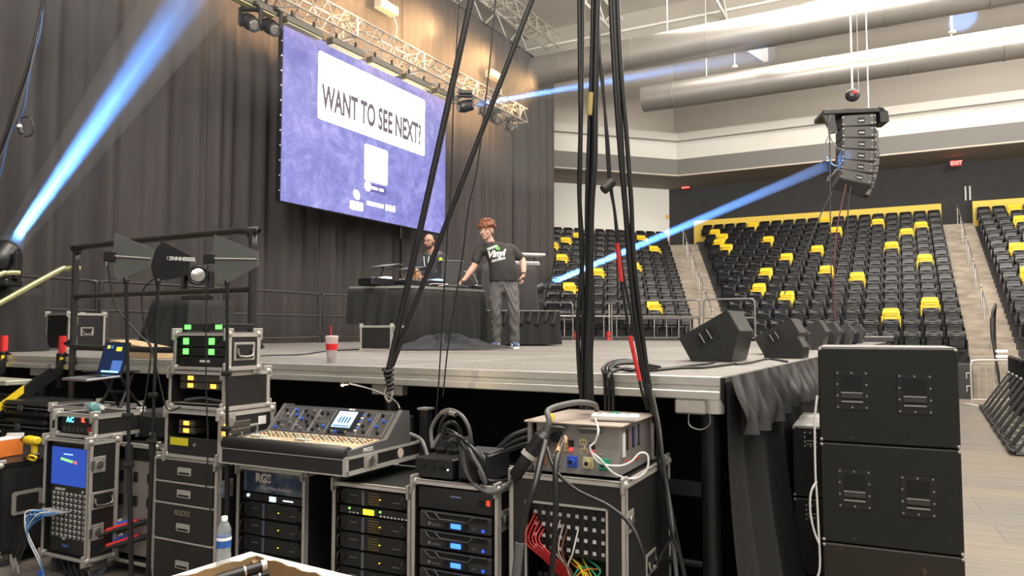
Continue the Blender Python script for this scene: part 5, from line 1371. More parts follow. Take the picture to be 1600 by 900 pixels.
# ---------------- C: drawer case + wireless stack
v = 3.4; w = gw(249, 346, v); top = gz(249, 713, v); dC = dep(346, 374, v) + .12
t = case('black drawer road case with four silver-handled drawers', gp(249, v), w, dC, top, open_front=False, handles=False, latch=True, casters=.02); CT = t
zl = [gz(249, y, v) for y in (715, 746, 750, 779, 782, 835, 839, 905)]
for k in range(4):
    z1_, z0_ = zl[2 * k], max(.05, zl[2 * k + 1])
    f = MB().box(.02, w - .035, -.012, 0, z0_, z1_, .003).build('drawer', BLK, t)
    zc = (z0_ + z1_) / 2 if k < 3 else z1_ - .14
    if k == 2: zc -= .03; text('AUDIX', .05, mat('dull_logo', (.2, .17, .13), .5), t, (w * .48, -.0135, zc + .09), bold=.0015)
    g = MB().prism(rrect(.125, .05, .006), (w * .5, -.016, zc), (1, 0, 0), (0, 0, 1), (0, .005, 0)).build('handle_dish', ALU, f)
    g2 = MB(); g2.prism(rrect(.1, .032, .005), (w * .5, -.018, zc + .002), (1, 0, 0), (0, 0, 1), (0, .003, 0)); g2.build('grip', mat('satin_grip', (.7, .69, .66), .3, .8), f) if False else None
    MB().box(w * .5 - .05, w * .5 + .05, -.0175, -.016, zc - .018, zc - .006).build('grip', VOID, f)
    MB().box(0.005, w - .03, -.014, 0, z0_ - .016, z0_ - .006).build('divider', ALU, f)
stk = [('bottom', 263, 348, 430, 713, 640), ('middle', 267, 353, 423, 636, 579), ('top', 273, 357, 407, 573, 520)]
zcur = top + .01; REC = {}
for nm, a, b, c, yb, yt in stk:
    v = 3.4 + (.03 if nm != 'bottom' else 0); ww = gw(a, b, v); h = gz(a, yt, v) - zcur; dd = dep(b, c, v)
    t = case({'bottom': 'lower wireless rack with amber displays and a yellow note above the drawer case', 'middle': 'middle wireless rack with three amber displays and an open shelf', 'top': 'top wireless rack with six green displays'}[nm], gp(a, v, zcur), ww, dd, h, handles=nm != 'middle', latch=nm == 'bottom')
    def recv(x0, x1, z0, z1, m=mat('receiver_grey', (.1, .09, .075), .4, .5), disp=ORG, xs=(.2, .7), dw=.05):
        f = MB().box(x0, x1, .02, .24, z0, z1, .003).build('receiver', m, t); L = x1 - x0
        for s_ in xs:
            MB().box(x0 + L * s_, x0 + L * s_ + dw, .016, .02, z0 + (z1 - z0) * .22, z1 - (z1 - z0) * .15).build('display', disp, f)
            MB().cyl((x0 + L * s_ + dw + .025, .012, (z0 + z1) / 2), (x0 + L * s_ + dw + .025, .02, (z0 + z1) / 2), .008, n=10).build('knob', STE if disp is ORG else PLA, f)
        return f
    if nm == 'top':
        recv(.02, ww - .02, h * .62, h * .9, PLA, GRN, (.1, .62)); recv(.02, ww - .02, h * .36, h * .6, PLA, GRN, (.1, .62)); panel(t, 'blank_panel', .02, ww - .02, .02, h * .34, PLA, .03)
        MB().box(ww * .45, ww * .63, .017, .02, h * .2, h * .26).build('name_label', WHI, t)
    if nm == 'middle':
        recv(.08, ww * .9, h * .72, h * .9, disp=ORG, xs=(.2,)); recv(.08, ww * .9, h * .52, h * .7, disp=ORG, xs=(.2, .75)); 
        MB().box(.02, ww - .02, .02, dd - .1, .03, .035).build('shelf', ALD, t)
        mb = MB(); mb.tube([(.1, .05, .05), (.25, .06, .07), (.4, .05, .06), (.5, .1, .05)], .01, n=6); mb.build('shelf_cable', CBG, t)
    if nm == 'bottom':
        recv(.1, ww * .48, h * .66, h * .8, xs=(.35,)); recv(.1, ww * .48, h * .5, h * .64, xs=(.35,)); recv(.53, ww * .93, h * .66, h * .8, xs=(.45,)); recv(.53, ww * .93, h * .5, h * .64, xs=(.45,))
        panel(t, 'drawer_front', .02, ww - .02, .01, h * .45, BLK, .012); MB().box(.05, .22, -.002, .002, h * .26, h * .42).build('yellow_note', mat('note_yellow', (.85, .75, .03), .6), t); MB().cyl((ww * .55, -.006, h * .3), (ww * .55, .002, h * .3), .012, n=12).build('lock', STE, t)
        f = MB().box(ww, ww + .002, .07, .14, h * .28, h * .42).build('white_label', WHI, t); MB().box(ww, ww + .002, .05, .11, h * .5, h * .62).build('white_label', WHI, t); MB().box(ww, ww + .002, dd * .7, dd * .85, h * .66, h * .84).build('white_label', WHI, t)
    REC[nm] = t; zcur = zcur + h + .012
h0 = zcur; t = thing('wireless_receiver', 'slim wireless receiver with two green displays lying on top of the rack stack', 'receiver', gp(284, 3.5, h0), GR)
ww = gw(284, 345, 3.5); MB().box(0, ww, 0, .3, .005, .05, .004).build('body', PLA, t)
for x in (.03, .33): MB().box(x, x + .06, -.003, 0, .012, .042).build('display', GRN, t)
for x in (ww - .12, ww - .02): MB().tube([(x, .05, .05), (x - .03, .05, .12)], .004, n=6).build('stub_antenna', MTB, t)

# ---------------- D, E, F amp racks
def amp2(t, x0, x1, z0, z1, glow=False):
    f = MB().box(x0, x1, .02, .4, z0 + .003, z1 - .003, .004).build('amplifier', PLA, t); L = x1 - x0
    MB().box(x0 + L * .34, x0 + L * .375, .014, .02, z0 + .006, z1 - .006).build('meter_strip', mat('blue_grey_strip', (.12, .13, .16), .4), f)
    mb = MB(); n = 5
    for k in range(n): z = z0 + (z1 - z0) * (.2 + .6 * k / (n - 1)); mb.box(x0 + L * .44, x0 + L * .6, .015, .02, z - .003, z + .003)
    mb.build('vent_fins', mat('fin_glow_gold', (.22, .17, .06), .4, .6) if glow else mat('dark_fin', (.06, .06, .05), .4, .4), f)  # gold tint stands in for a warm glow on these fins
    MB().cyl((x0 + L * .61, .014, (z0 + z1) / 2), (x0 + L * .61, .02, (z0 + z1) / 2), .003, n=8).build('indicator', YLED, f)
    mb = MB(); mb.box(x0 + L * .16, x0 + L * .27, .016, .02, (z0 + z1) / 2 + .008, (z0 + z1) / 2 + .011); mb.box(x0 + L * .8, x0 + L * .9, .016, .02, (z0 + z1) / 2 - .01, (z0 + z1) / 2 - .007); mb.build('name_line', GRY, f)
    for x in (x0 + .012, x1 - .012): MB().tube([(x, .02, z0 + .015), (x, -.015, z0 + .022), (x, -.015, z1 - .022), (x, .02, z1 - .015)], .006, n=8, sm=2).build('handle', MTB, f)
v = 3.5; w = gw(376, 481, v); top = gz(376, 727, v)
t = case('amplifier rack with a blue lettered banner under the mixing desk', gp(376, v), w, .66, top, latch=False, handles=False); DT = t
def banner():
    m = bpy.data.materials.new('banner_print'); m.use_nodes = True; nt = m.node_tree; b_ = nt.nodes['Principled BSDF']; tc = nt.nodes.new('ShaderNodeTexCoord'); n = nt.nodes.new('ShaderNodeTexNoise'); n.inputs['Scale'].default_value = 6
    nt.links.new(tc.outputs['Object'], n.inputs['Vector']); c = nt.nodes.new('ShaderNodeValToRGB'); e = c.color_ramp.elements; e[0].position = .4; e[0].color = (.02, .04, .09, 1); e[1].position = .62; e[1].color = (.22, .3, .26, 1)
    nt.links.new(n.outputs['Fac'], c.inputs[0]); nt.links.new(c.outputs[0], b_.inputs['Base Color']); return m
f = MB().box(.035, w - .035, .02, .03, top - .16, top - .025, .002).build('banner_panel', banner(), t)
text('RGS', .075, mat('banner_cream', (.75, .68, .6), .5), f, (w * .36, .0185, top - .07), bold=.003); text('PRODUCTIONS', .035, mat('banner_violet', (.09, .1, .28), .5), f, (w * .63, .0185, top - .075), bold=.001); text('Your Video Solutions', .03, mat('banner_pink', (.5, .42, .55), .5), f, (w * .55, .0185, top - .127), bold=.001)
z = top - .165
f = MB().box(.035, w - .035, .02, .3, z - .05, z - .003, .003).build('processor', PLA, t); MB().box(w * .46, w * .55, .015, .02, z - .042, z - .012).build('display', emis('ice_lcd', (.5, .85, 1), 1.6), f); MB().cyl((w * .14, .014, z - .02), (w * .14, .02, z - .02), .01, n=10).build('power_light', emis('blue_dot', (.3, .6, 1), 3), f)
mb = MB(); [mb.box(w * .66 + k * .012, w * .66 + k * .012 + .007, .015, .02, z - .03, z - .024) for k in range(7)]; mb.build('led_row', WLED, f)
z -= .055
for k in range(6): amp2(t, .04, w - .04, z - .105, z); z -= .107
v = 3.5; w = gw(524, 644, v); top = gz(524, 752, v); 
t = case('amplifier rack with a glowing yellow display in the middle of the row', gp(524, v), w, .62, top, latch=False, handles=False)
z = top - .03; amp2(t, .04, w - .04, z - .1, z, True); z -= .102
f = MB().box(.035, w - .035, .018, .3, z - .05, z - .003, .003).build('processor', PLA, t); MB().box(w * .38, w * .52, .012, .018, z - .043, z - .012, .003).build('display', YLED, f)
for k, x in enumerate((.2, .6)): MB().cyl((w * x, .012, z - .017), (w * x, .018, z - .017), .006, n=8).build('green_light', GLED, f)
mb = MB(); [mb.box(w * (.6 + .045 * k), w * (.6 + .045 * k) + .011, .013, .018, z - .045, z - .037) for k in range(8)] + [mb.box(w * (.2 + .05 * k), w * (.2 + .05 * k) + .01, .013, .018, z - .043, z - .036) for k in range(3)]; mb.build('button_row', WHI, f)
z -= .055
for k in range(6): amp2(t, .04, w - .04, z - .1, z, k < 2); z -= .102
def crown(t, x0, x1, z0, z1):
    f = MB().box(x0, x1, .0, .4, z0 + .002, z1 - .002, .01).build('amplifier', mat('amp_charcoal', (.045, .045, .047), .4, .3), t); L = x1 - x0; h = z1 - z0
    def gr(pts, nm='intake'): MB().prism([(x0 + L * a, z0 + h * b) for a, b in pts], (0, -.004, 0), (1, 0, 0), (0, 0, 1), (0, .005, 0)).build(nm, VOID, f)
    gr([(.1, .92), (.22, .92), (.27, .62), (.17, .62)]); gr([(.27, .92), (.73, .92), (.68, .66), (.33, .66)]); gr([(.73, .66), (.95, .66), (.95, .9), (.8, .9)])
    mb = MB(); mb.tube([(x0 + L * .1, -.006, z0 + h * .95), (x0 + L * .95, -.006, z0 + h * .95)], .004, n=6, sm=0); mb.tube([(x0 + L * .24, -.006, z0 + h * .93), (x0 + L * .31, -.006, z0 + h * .62), (x0 + L * .7, -.006, z0 + h * .62), (x0 + L * .77, -.006, z0 + h * .93)], .005, n=6, sm=0); mb.tube([(x0 + L * .1, -.006, z0 + h * .9), (x0 + L * .17, -.006, z0 + h * .58), (x0 + L * .28, -.006, z0 + h * .58)], .004, n=6, sm=0); mb.build('grille_frame', mat('amp_rib', (.12, .12, .12), .35, .5), f)
    MB().box(x0 + L * .46, x0 + L * .6, -.006, 0, z0 + h * .2, z0 + h * .46, .002).build('display', BLU, f)
    for a in (.39, .66): MB().cyl((x0 + L * a, -.02, z0 + h * .33), (x0 + L * a, 0, z0 + h * .33), .015, n=14).build('knob', PLA, f)
    MB().cyl((x0 + L * .9, -.005, z0 + h * .28), (x0 + L * .9, 0, z0 + h * .28), .009, n=10).build('power_button', emis('blue_btn', (.02, .06, .6), 1.5), f)
    MB().cyl((x0 + L * .16, -.004, z0 + h * .32), (x0 + L * .16, 0, z0 + h * .32), .01, n=12).build('emblem', GRY, f)
    text('crown', .022, GRY, f, (x0 + L * .26, -.004, z0 + h * .3)); text('XTi', .018, GRY, f, (x0 + L * .78, -.004, z0 + h * .3))
v = 3.48; w = gw(646, 779, v); top = gz(646, 749, v); FT = None
t = case('amplifier rack with four glowing blue displays', gp(646, v), w, .62, top, handles=False); FT = t; ftop = top
panel(t, 'power_panel', .035, w - .035, top - .15, top - .03, PLA, .02); MB().box(w * .45, w * .57, .008, .011, top - .075, top - .07).build('name_line', mat('pale_blue_mark', (.3, .4, .6), .4), t); MB().box(w * .86, w * .9, .004, .011, top - .1, top - .07, .003).build('red_switch', emis('red_switch', (1, .06, .02), .8), t); MB().box(w * .77, w * .82, .006, .011, top - .11, top - .075).build('outlet', VOID, t)
z = top - .16
for k in range(6): crown(t, .045, w - .045, z - .1, z); z -= .104

# ---------------- mixing desk
v = 3.33; w = gw(348, 543, v); zb_ = gz(348, 722, v); dM = .77
CREAMP = mat('console_buff', (.42, .33, .2), .5, var=.15)
t = thing('mixing_desk', 'wide audio mixing desk with a lit blue screen in an open silver-edged case', 'mixing desk', gp(348, v, zb_), GR); MD = t
MB().box(0, w, 0, dM, 0, .1, .006).build('case_tray', BLK, t)
mb = MB(); 
for z0_, z1_ in ((-.004, .022), (.088, .104)): mb.box(w - .01, w + .004, 0, dM, z0_, z1_); mb.box(-.004, .01, 0, dM, z0_, z1_); mb.box(0, w, -.004, .0, z0_, z0_ + .008); mb.box(0, w, dM, dM + .004, z0_, z1_)
for x in (-.004, w - .02): mb.box(x, x + .024, -.005, .02, 0, .1)
mb.build('edge_trim', ALU, t)
f = MB().prism(rrect(.13, .07, .015), (w + .002, .22, .055), (0, 1, 0), (0, 0, 1), (.005, 0, 0)).build('latch', ALD, t); MB().cyl((w + .006, .22, .055), (w + .016, .22, .055), .026, n=12).build('catch', STE, f)
MB().cyl((w + .002, .52, .055), (w + .007, .52, .055), .03, n=18).build('round_sticker', mat('sticker', (.7, .55, .5), .5), t)
f = MB().lathe([(.002, 0), (.04, 0), (.045, .004), (.045, w - .03), (.04, w - .026), (.002, w - .026)], (.013, .035, .115), (1, 0, 0), n=20, sx=1, sy=1).build('armrest', RUB, t)
prof = [(.03, .1), (.04, .13), (.39, .15), (.55, .31), (.61, .3), (.63, .1)]
MB().prism(prof, (.01, 0, 0), (0, 1, 0), (0, 0, 1), (w - .02, 0, 0)).build('console_body', DGR, t)
for x in (.0, w - .03): MB().prism([(.02, .1), (.03, .137), (.385, .157), (.545, .32), (.62, .31), (.64, .1)], (x, 0, 0), (0, 1, 0), (0, 0, 1), (.03, 0, 0)).build('end_cheek', mat('cheek_grey', (.16, .16, .16), .35, .4), t)
text('PRO2C', .03, WHI, t, (w + .001, .2, .123), rot=(PI / 2, 0, PI / 2), bold=.001)
sl = math.atan2(.02, .29)
def sf(x, y, o=0): return Vector((x, y, .13 + (y - .04) * .069 + o))
mb = MB(); mb.add([sf(.04, .05, .002), sf(w - .04, .05, .002), sf(w - .04, .37, .002), sf(.04, .37, .002)], [(0, 1, 2, 3)]); mb.build('fader_panel', CREAMP, t)
FC = None; fm = MB().box(-.009, .009, -.014, .014, 0, .014, .004)
for k in range(26):
    g_ = 0 if k < 12 else 1; x = .09 + k * .026 + g_ * .06 + (.04 if k > 19 else 0); y = .12 if 4 < k < 12 or k > 16 else .18
    if FC is None: FC = fm.build('fader_cap', mat('pale_cap', (.45, .44, .4), .4), t); FC.location = sf(x, y, .004); FC.rotation_euler = (sl, 0, 0)
    else: inst(FC, sf(x, y, .004), parent=t)
cols = [mat('btn_white', (.5, .5, .48), .4), mat('btn_dark', (.06, .06, .07), .4), mat('btn_tan', (.3, .22, .15), .4), mat('btn_green', (.1, .25, .2), .4), mat('btn_red', (.4, .08, .05), .4)]
bp = {}; rnd = random.Random(4)
for r_ in range(4):
    for k in range(24):
        x = .07 + k * (w - .14) / 23; y = .235 + r_ * .03; c = cols[4 if rnd.random() < .12 else (k + r_ * 3) % 4]
        if c.name not in bp: bp[c.name] = MB().box(-.007, .007, -.005, .005, 0, .008, .002).build('button', c, t); bp[c.name].location = sf(x, y, .003)
        else: inst(bp[c.name], sf(x, y, .003), parent=t)
# slanted upper panel
ux = Vector((1, 0, 0)); uz = Vector((0, .16, .16)).normalized(); un = uz.cross(ux) * -1; o0 = Vector((0, .39, .15))
un = Vector((0, -1, 1)).normalized(); Ls = math.hypot(.16, .16)
def up_(x, s_, o=0): return o0 + ux * x + uz * s_ * Ls + un * o
def up_rect(x0, x1, s0, s1, o, th=.003):
    return MB().prism([(x0, s0 * Ls), (x1, s0 * Ls), (x1, s1 * Ls), (x0, s1 * Ls)], o0 + un * o, ux, uz, un * th)
f = up_rect(w * .50, w * .705, .2, .9, 0, .005).build('screen_bezel', PLA, t); up_rect(w * .515, w * .665, .3, .86, .005, .002).build('screen', LBL, f)
mb = MB(); 
for a in range(4): mb.prism([(0, 0), (.012, 0), (.012, .05), (0, .05)], up_(w * (.55 + .025 * a), .45, .007), ux, uz, un * .001)
mb.prism([(0, 0), (.13, 0), (.13, .008), (0, .008)], up_(w * .525, .33, .007), ux, uz, un * .001); mb.build('screen_marks', emis('screen_dark', (.02, .06, .2), .5), f)
mb = MB()
for (x0, x1, s0, s1) in ((.04, .12, .5, .9), (.13, .2, .5, .9), (.04, .2, .08, .45), (.21, .34, .08, .9), (.35, .48, .08, .45), (.35, .48, .5, .9), (.73, .82, .1, .9), (.84, .94, .1, .9)):
    for q0, q1 in (((x0, s0), (x1, s0)), ((x1, s0), (x1, s1)), ((x1, s1), (x0, s1)), ((x0, s1), (x0, s0))): mb.cyl(up_(w * q0[0], q0[1], .001), up_(w * q1[0], q1[1], .001), .0015, n=4)
mb.build('outlines', mat('outline_grey', (.35, .35, .35), .5), t)
KN = {}
kp = [(.06, .8), (.1, .62), (.15, .8), (.18, .62), (.06, .3), (.11, .2), (.16, .33), (.06, .14)] + [(.23, .8), (.27, .65), (.31, .8), (.24, .5), (.29, .42), (.32, .58), (.23, .25), (.28, .15), (.32, .28)] + [(.38, .75), (.43, .75), (.38, .62), (.4, .3), (.45, .3), (.38, .15), (.44, .15)] + [(.76, .8), (.79, .6), (.76, .4), (.79, .2), (.87, .8), (.9, .6), (.87, .4), (.9, .2)] + [(.52 + .028 * k, .13) for k in range(6)]
for k, (a, s_) in enumerate(kp):
    c = [PLA, BLUP, STE][(k * 7 // 3) % 3] if k % 4 else PLA
    if c.name not in KN: q = MB().cyl((0, 0, 0), un * .016, .011, .009, n=12).cyl(un * .016, un * .017, .004, n=6).build('rotary_knob', c, t); q.location = up_(w * a, s_); KN[c.name] = q
    else: inst(KN[c.name], up_(w * a, s_), parent=t)
for k in range(6): up_rect(w * .71, w * .728, .2 + .11 * k, .26 + .11 * k, .001, .004).build('menu_button', BLUP if k % 2 else cols[0], t)
text('MIDAS', .018, WHI, t, up_(w * .6, .955, .001), rot=(R(45), 0, 0), bold=.0005)
MB().box(.03, w - .03, .645, dM - .02, .1, .13).build('rear_well', VOID, t)
MB().box(w - .1, w - .02, .66, .7, .1, .27, .004).build('rear_bracket', MTB, t); 
q = MD.matrix_basis @ Vector((w * .955, .58, .31)); t = thing('desk_lamp', 'thin gooseneck lamp clipped to the right rear of the mixing desk', 'lamp', q)
tip = P(545, 599, 4.5) - q; mid = P(585, 610, 4.6) - q
MB().tube([(0, 0, 0), (-.03, 0, .06), mid, tip], .0045, n=8).build('gooseneck', mat('gooseneck', (.4, .4, .38), .35, .6), t); MB().cyl(tip, tip + Vector((-.05, 0, -.005)), .012, n=10).build('lamp_head', PLA, t); MB().sphere(tip + Vector((-.035, -.006, -.01)), .009, 8).build('bulb', emis('warm_bulb', (1, .75, .45), 12), t); MB().cyl((0, 0, -.02), (0, 0, .02), .012, n=8).build('plug', PLA, t)
pl = bpy.data.lights.new('desk_lamp_light', 'POINT'); pl.energy = 1.6; pl.color = (1, .72, .42); pl.shadow_soft_size = .03; po = bpy.data.objects.new('desk_lamp_light', pl); COL.objects.link(po); po.location = q + tip + Vector((-.03, -.02, -.04))
# black upright behind the desk
t = thing('upright_post', 'black square upright standing behind the mixing desk', 'post', gp(656, 4.0, .0), GR); MB().box(0, .06, 0, .06, 0, gz(656, 640, 4.0), .004).build('post', PLA, t); MB().box(-.01, .07, -.01, .07, gz(656, 640, 4.0), gz(656, 640, 4.0) + .012).build('cap', GRY, t); MB().box(-.04, .1, -.05, .1, 0, .02).build('foot', PLA, t)

# ---------------- black power box and cable coil on the crown rack
v = 3.52; q = gp(650, v, ftop + .008); t = thing('power_box', 'black power distribution box with three round sockets on the amplifier racks', 'power box', q, GR); bw = gw(650, 708, v)
MB().box(0, bw, 0, .36, 0, .11, .006).build('housing', PLA, t)
for k in range(3): f = MB().cyl((.06 + k * .06, -.006, .06), (.06 + k * .06, 0, .06), .017, n=14).build('socket', MTB, t); MB().cyl((.06 + k * .06, -.008, .06), (.06 + k * .06, -.006, .06), .009, n=10).build('socket_core', VOID, f)
MB().cyl((.22, -.004, .055), (.22, 0, .055), .005, n=8).build('lamp', WLED, t)
for k in range(3):
    q2 = q + Gu * (.05 + .09 * k) + Gv * .2 + Vector((0, 0, .112)); tt = thing('round_plug', 'black round multipin plug standing on the power box, %s from the left' % ORD[k].replace('front', 'first'), 'plug', q2)
    MB().lathe([(.03, 0), (.036, .01), (.036, .06), (.028, .08), (.02, .1)], n=16).build('shell', RUB, tt); MB().lathe([(.038, .02), (.038, .035)], n=16).build('ring', DGR, tt)
q2 = gp(716, 3.55, ftop + .008); tt = thing('junction_box', 'squat black junction box right of the power box', 'box', q2, GR); MB().box(0, .2, 0, .25, 0, .15, .008).build('housing', PLA, tt); MB().box(.01, .19, .02, .2, .15, .16, .004).build('lid', DGR, tt)
LOOPS = [[(676, 700), (674, 670), (690, 645), (705, 641), (722, 650), (733, 670), (736, 690)], [(684, 690), (690, 660), (703, 645), (712, 648)], [(690, 690), (695, 665), (708, 660), (718, 672), (722, 690)], [(675, 700), (690, 677), (705, 675), (725, 690), (738, 712), (752, 735), (758, 755), (748, 735)],
         [(680, 695), (695, 672), (712, 680), (728, 705), (735, 740), (755, 765), (782, 765), (805, 742)], [(690, 686), (710, 680), (726, 690), (732, 720), (742, 752), (765, 768), (790, 760), (812, 730)], [(700, 690), (714, 684), (720, 700), (728, 735), (745, 760), (770, 770), (795, 755), (815, 727)], [(712, 690), (730, 700), (750, 708), (757, 720), (752, 735)],
         [(720, 685), (738, 700), (758, 725), (756, 745), (770, 752), (795, 748), (815, 728)], [(668, 712), (660, 690), (650, 682), (640, 678)], [(695, 700), (705, 690), (715, 695)]]
for k, L in enumerate(LOOPS):
    pts = [P(x, y, 4.15 - .25 * (x - 650) / 170 + .05 * math.sin(k * 2 + i)) for i, (x, y) in enumerate(L)]; o = pts[0]
    tt = thing('looped_cable', '%s cable loop in the tangle above the blue-lit amplifier rack, %s of the tangle' % ('grey' if k % 3 == 0 else 'black', ORD[k].replace('front', 'first')), 'cable', o)
    MB().tube([p - o for p in pts], [.011, .009, .01][k % 3], n=8).build('lead', CBG if k % 3 == 0 else CAB, tt)
    if k in (0, 1, 3, 5): MB().cyl(pts[2] - o, pts[3] - o, .014, n=8).build('silver_plug', STE, tt)
pts = [P(x, y, d) for x, y, d in ((806, 742, 3.85), (818, 724, 3.8), (835, 700, 3.8), (852, 682, 3.85))]; o = pts[0]
tt = thing('trunk_cable', 'thick black cable trunk with a silver collar rising to the grey power unit', 'cable', o)
MB().tube([p - o for p in pts], .034, n=14).build('trunk', RUB, tt); dd = (pts[2] - pts[1]).normalized(); c = pts[1] - o + dd * .05
MB().cyl(c - dd * .012, c + dd * .012, .044, n=18).build('silver_collar', ALU, tt); MB().cyl(c + dd * .02, c + dd * .11, .04, n=14).build('clamp_shell', PLA, tt); pe = pts[3] - o; MB().tube([pe, pe + Vector((.02, .0, .08)), P(858, 640, 3.9) - o, P(900, 629, 4.0) - o, P(928, 632, 4.15) - o, P(932, 640, 4.3) - o], .016, n=10).build('grey_lead', CBG, tt)
MB().cyl(P(858, 658, 3.88) - o, P(862, 648, 3.9) - o, .019, n=10).build('yellow_band', YEL, tt)
for k in range(3):
    pts = [P(x, y, 4.25) for x, y in ((760 + 4 * k, 722 + 6 * k), (780, 700 + 5 * k), (800 + 3 * k, 682 + 8 * k), (826, 672 + 10 * k))]; o = pts[0]
    tt = thing('supply_cable', 'thick black supply cable behind the trunk left of the power unit, %s of three' % ('upper', 'middle', 'lower')[k], 'cable', o); MB().tube([p - o for p in pts], .017, n=10).build('lead', CAB, tt)

# ---------------- G: power rack and stainless power unit on it
v = 3.5; w = gw(797, 975, v); top = gz(811, 740, v); dG = dep(975, 1043, v)
t = case('large black power rack with rows of numbered sockets and coloured wiring inside', gp(797, v), w, dG, top, open_front=True, handles=True); GT = t
ff = MB(); ff.box(.02, w - .02, .0, .02, top - .13, top - .02); ff.box(.02, .1, 0, .02, .03, top - .13); ff.box(w - .1, w - .02, 0, .02, .03, top - .13); ff.build('front_frame', BLK, t)
mb = MB()
for (x0, x1, z0, z1) in ((.09, w - .09, top - .14, top - .13), (.09, .1, .03, top - .13), (w - .1, w - .09, .03, top - .13)): mb.box(x0, x1, -.008, .002, z0, z1)
mb.build('inner_trim', ALU, t)
panel(t, 'socket_panel', .1, w - .1, top - .4, top - .14, PLA, .05); SQ = None
for r_ in range(4):
    for c_ in range(9):
        x = .13 + c_ * (w - .26) / 8; z = top - .175 - r_ * .058
        if SQ is None: SQ = MB().box(-.009, .009, -.004, 0, -.009, .009).build('number_tag', WHI, t); SQ.location = (x, .04, z - .02)
        else: inst(SQ, (x, .04, z - .02), parent=t)
        if (r_, c_) == (0, 0): CN = MB().cyl((0, -.006, 0), (0, 0, 0), .011, n=12).build('socket', MTB, t); CN.location = (x, .04, z + .005)
        else: inst(CN, (x, .04, z + .005), parent=t)
MB().box(.1, w - .1, .2, .21, .03, top - .4).build('inner_back', VOID, t)
for k in range(6):
    f = MB().box(.12 + k * .034, .145 + k * .034, .08, .14, .34, .46, .003).build('breaker', PLA, t); MB().box(.127 + k * .034, .138 + k * .034, .072, .08, .37, .43).build('breaker_switch', WHI, f)
for k in range(4):
    MB().box(w - .2 + .018 * k, w - .19 + .018 * k, .08, .09, .42, .43).build('status_light', RLED if k % 2 else GLED, t)
MB().box(w - .21, w - .13, .085, .09, .36, .39).build('readout', GLED, t)
rnd = random.Random(12); WC = [('red', REDP)] * 5 + [('white', WHI)] * 3 + [('yellow', YEL)] * 4 + [('brown', mat('wire_brown', (.2, .07, .03), .5))] * 3 + [('orange', mat('wire_orange', (.8, .25, .03), .5))] * 2 + [('violet', mat('wire_violet', (.2, .1, .4), .5))] * 2 + [('green', GRNP)] * 3
for k, (cn, m) in enumerate(WC):
    if cn == 'red': a = (.13 + .012 * k, .035, top - .2 - .02 * k); e = (.28 + .02 * k, .1, .42); mids = [(.1 + .02 * k, -.02, top - .33), (.2 + .02 * k, .0, .55)]
    elif cn in ('white', 'brown'): a = (.27 + .02 * (k % 6), .035, top - .22 - .02 * (k % 3)); e = (.33 + .02 * (k % 6), .1, .3); mids = [(.26 + .02 * (k % 6), -.01, top - .36), (.33 + rnd.uniform(-.03, .03), .01, .5)]
    else: a = (.3 + .025 * (k % 8), .08, .52 + .02 * (k % 3)); e = (.34 + .025 * (k % 8), .1, .28); mids = [(.38 + .02 * (k % 7), .0, .5 + .03 * math.sin(k)), (.34 + .03 * (k % 5) + rnd.uniform(-.03, .03), .02, .4)]
    MB().tube([a] + mids + [e], .0045, n=6).build('wire', m, t)
ZG = top + .012
v2 = v + .08; x0px, x1px = 822, 968; w2 = gw(x0px, x1px, v2); d2 = dep(x1px, 1021, v2); z1_ = gz(x0px, 656, v2); h = z1_ - ZG
GREYP = mat('grey_power_unit', (.3, .28, .265), .4, .4, var=.12, scale=6)
t = thing('power_unit', 'grey steel power distribution unit standing on the large power rack', 'power unit', gp(x0px, v2, ZG), GR); PU = t
MB().box(.05, w2 - .01, .02, d2 - .05, 0, h - .01, .004).build('housing', GREYP, t)
MB().box(-.01, w2 + .01, -.01, d2 + .01, h - .012, h, .004).build('top_plate', mat('rust_pale_top', (.42, .35, .3), .5, .3, var=.25, scale=7), t)
[MB().cyl((x, y, 0), (x, y, h), .016, n=12).build('corner_post', GREYP, t) for x, y in ((.015, .02), (.015, d2 - .02), (w2 - .015, d2 - .02))]
MB().prism([(0, .0), (-.03, .0), (0, .13)], (.05, .02, .0), (0, 1, 0), (0, 0, 1), (w2 - .06, 0, 0)).build('lower_ledge', GREYP, t)
for x in (w2 * .3, w2 * .68):
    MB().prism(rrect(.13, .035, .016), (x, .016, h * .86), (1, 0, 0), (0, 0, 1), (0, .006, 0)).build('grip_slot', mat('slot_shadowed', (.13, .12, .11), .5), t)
    MB().tube([(x - .06, .02, h * .86), (x - .055, .0, h * .9), (x + .055, .0, h * .9), (x + .06, .02, h * .86)], .007, n=8, sm=2).build('grip', GREYP, t)
IV = mat('ivory_outlet', (.5, .42, .22), .4)
for x, z in ((.36, .55), (.36, .4), (.55, .62), (.56, .44), (.74, .36), (.6, .3)):
    if x == .6: continue
    f = MB().prism(rrect(.04, .035, .015), (w2 * x + .03, .014, h * z), (1, 0, 0), (0, 0, 1), (0, .006, 0)).build('outlet', IV, t); mb = MB(); [mb.box(w2 * x + .03 + q - .002, w2 * x + .03 + q + .002, .012, .014, h * z - .006, h * z + .006) for q in (-.007, .007)]; mb.build('slots', VOID, f)
for x, z in ((.48, .58), (.7, .56)): MB().box(w2 * x - .014, w2 * x + .014, .01, .02, h * z - .016, h * z + .016).build('breaker', PLA, t)
for x, z in ((.2, .54), (.48, .46), (.7, .44)): MB().sphere((w2 * x, .01, h * z), .011, 10).build('red_lamp', emis('red_lamp', (1, .05, .04), 1.0), t)
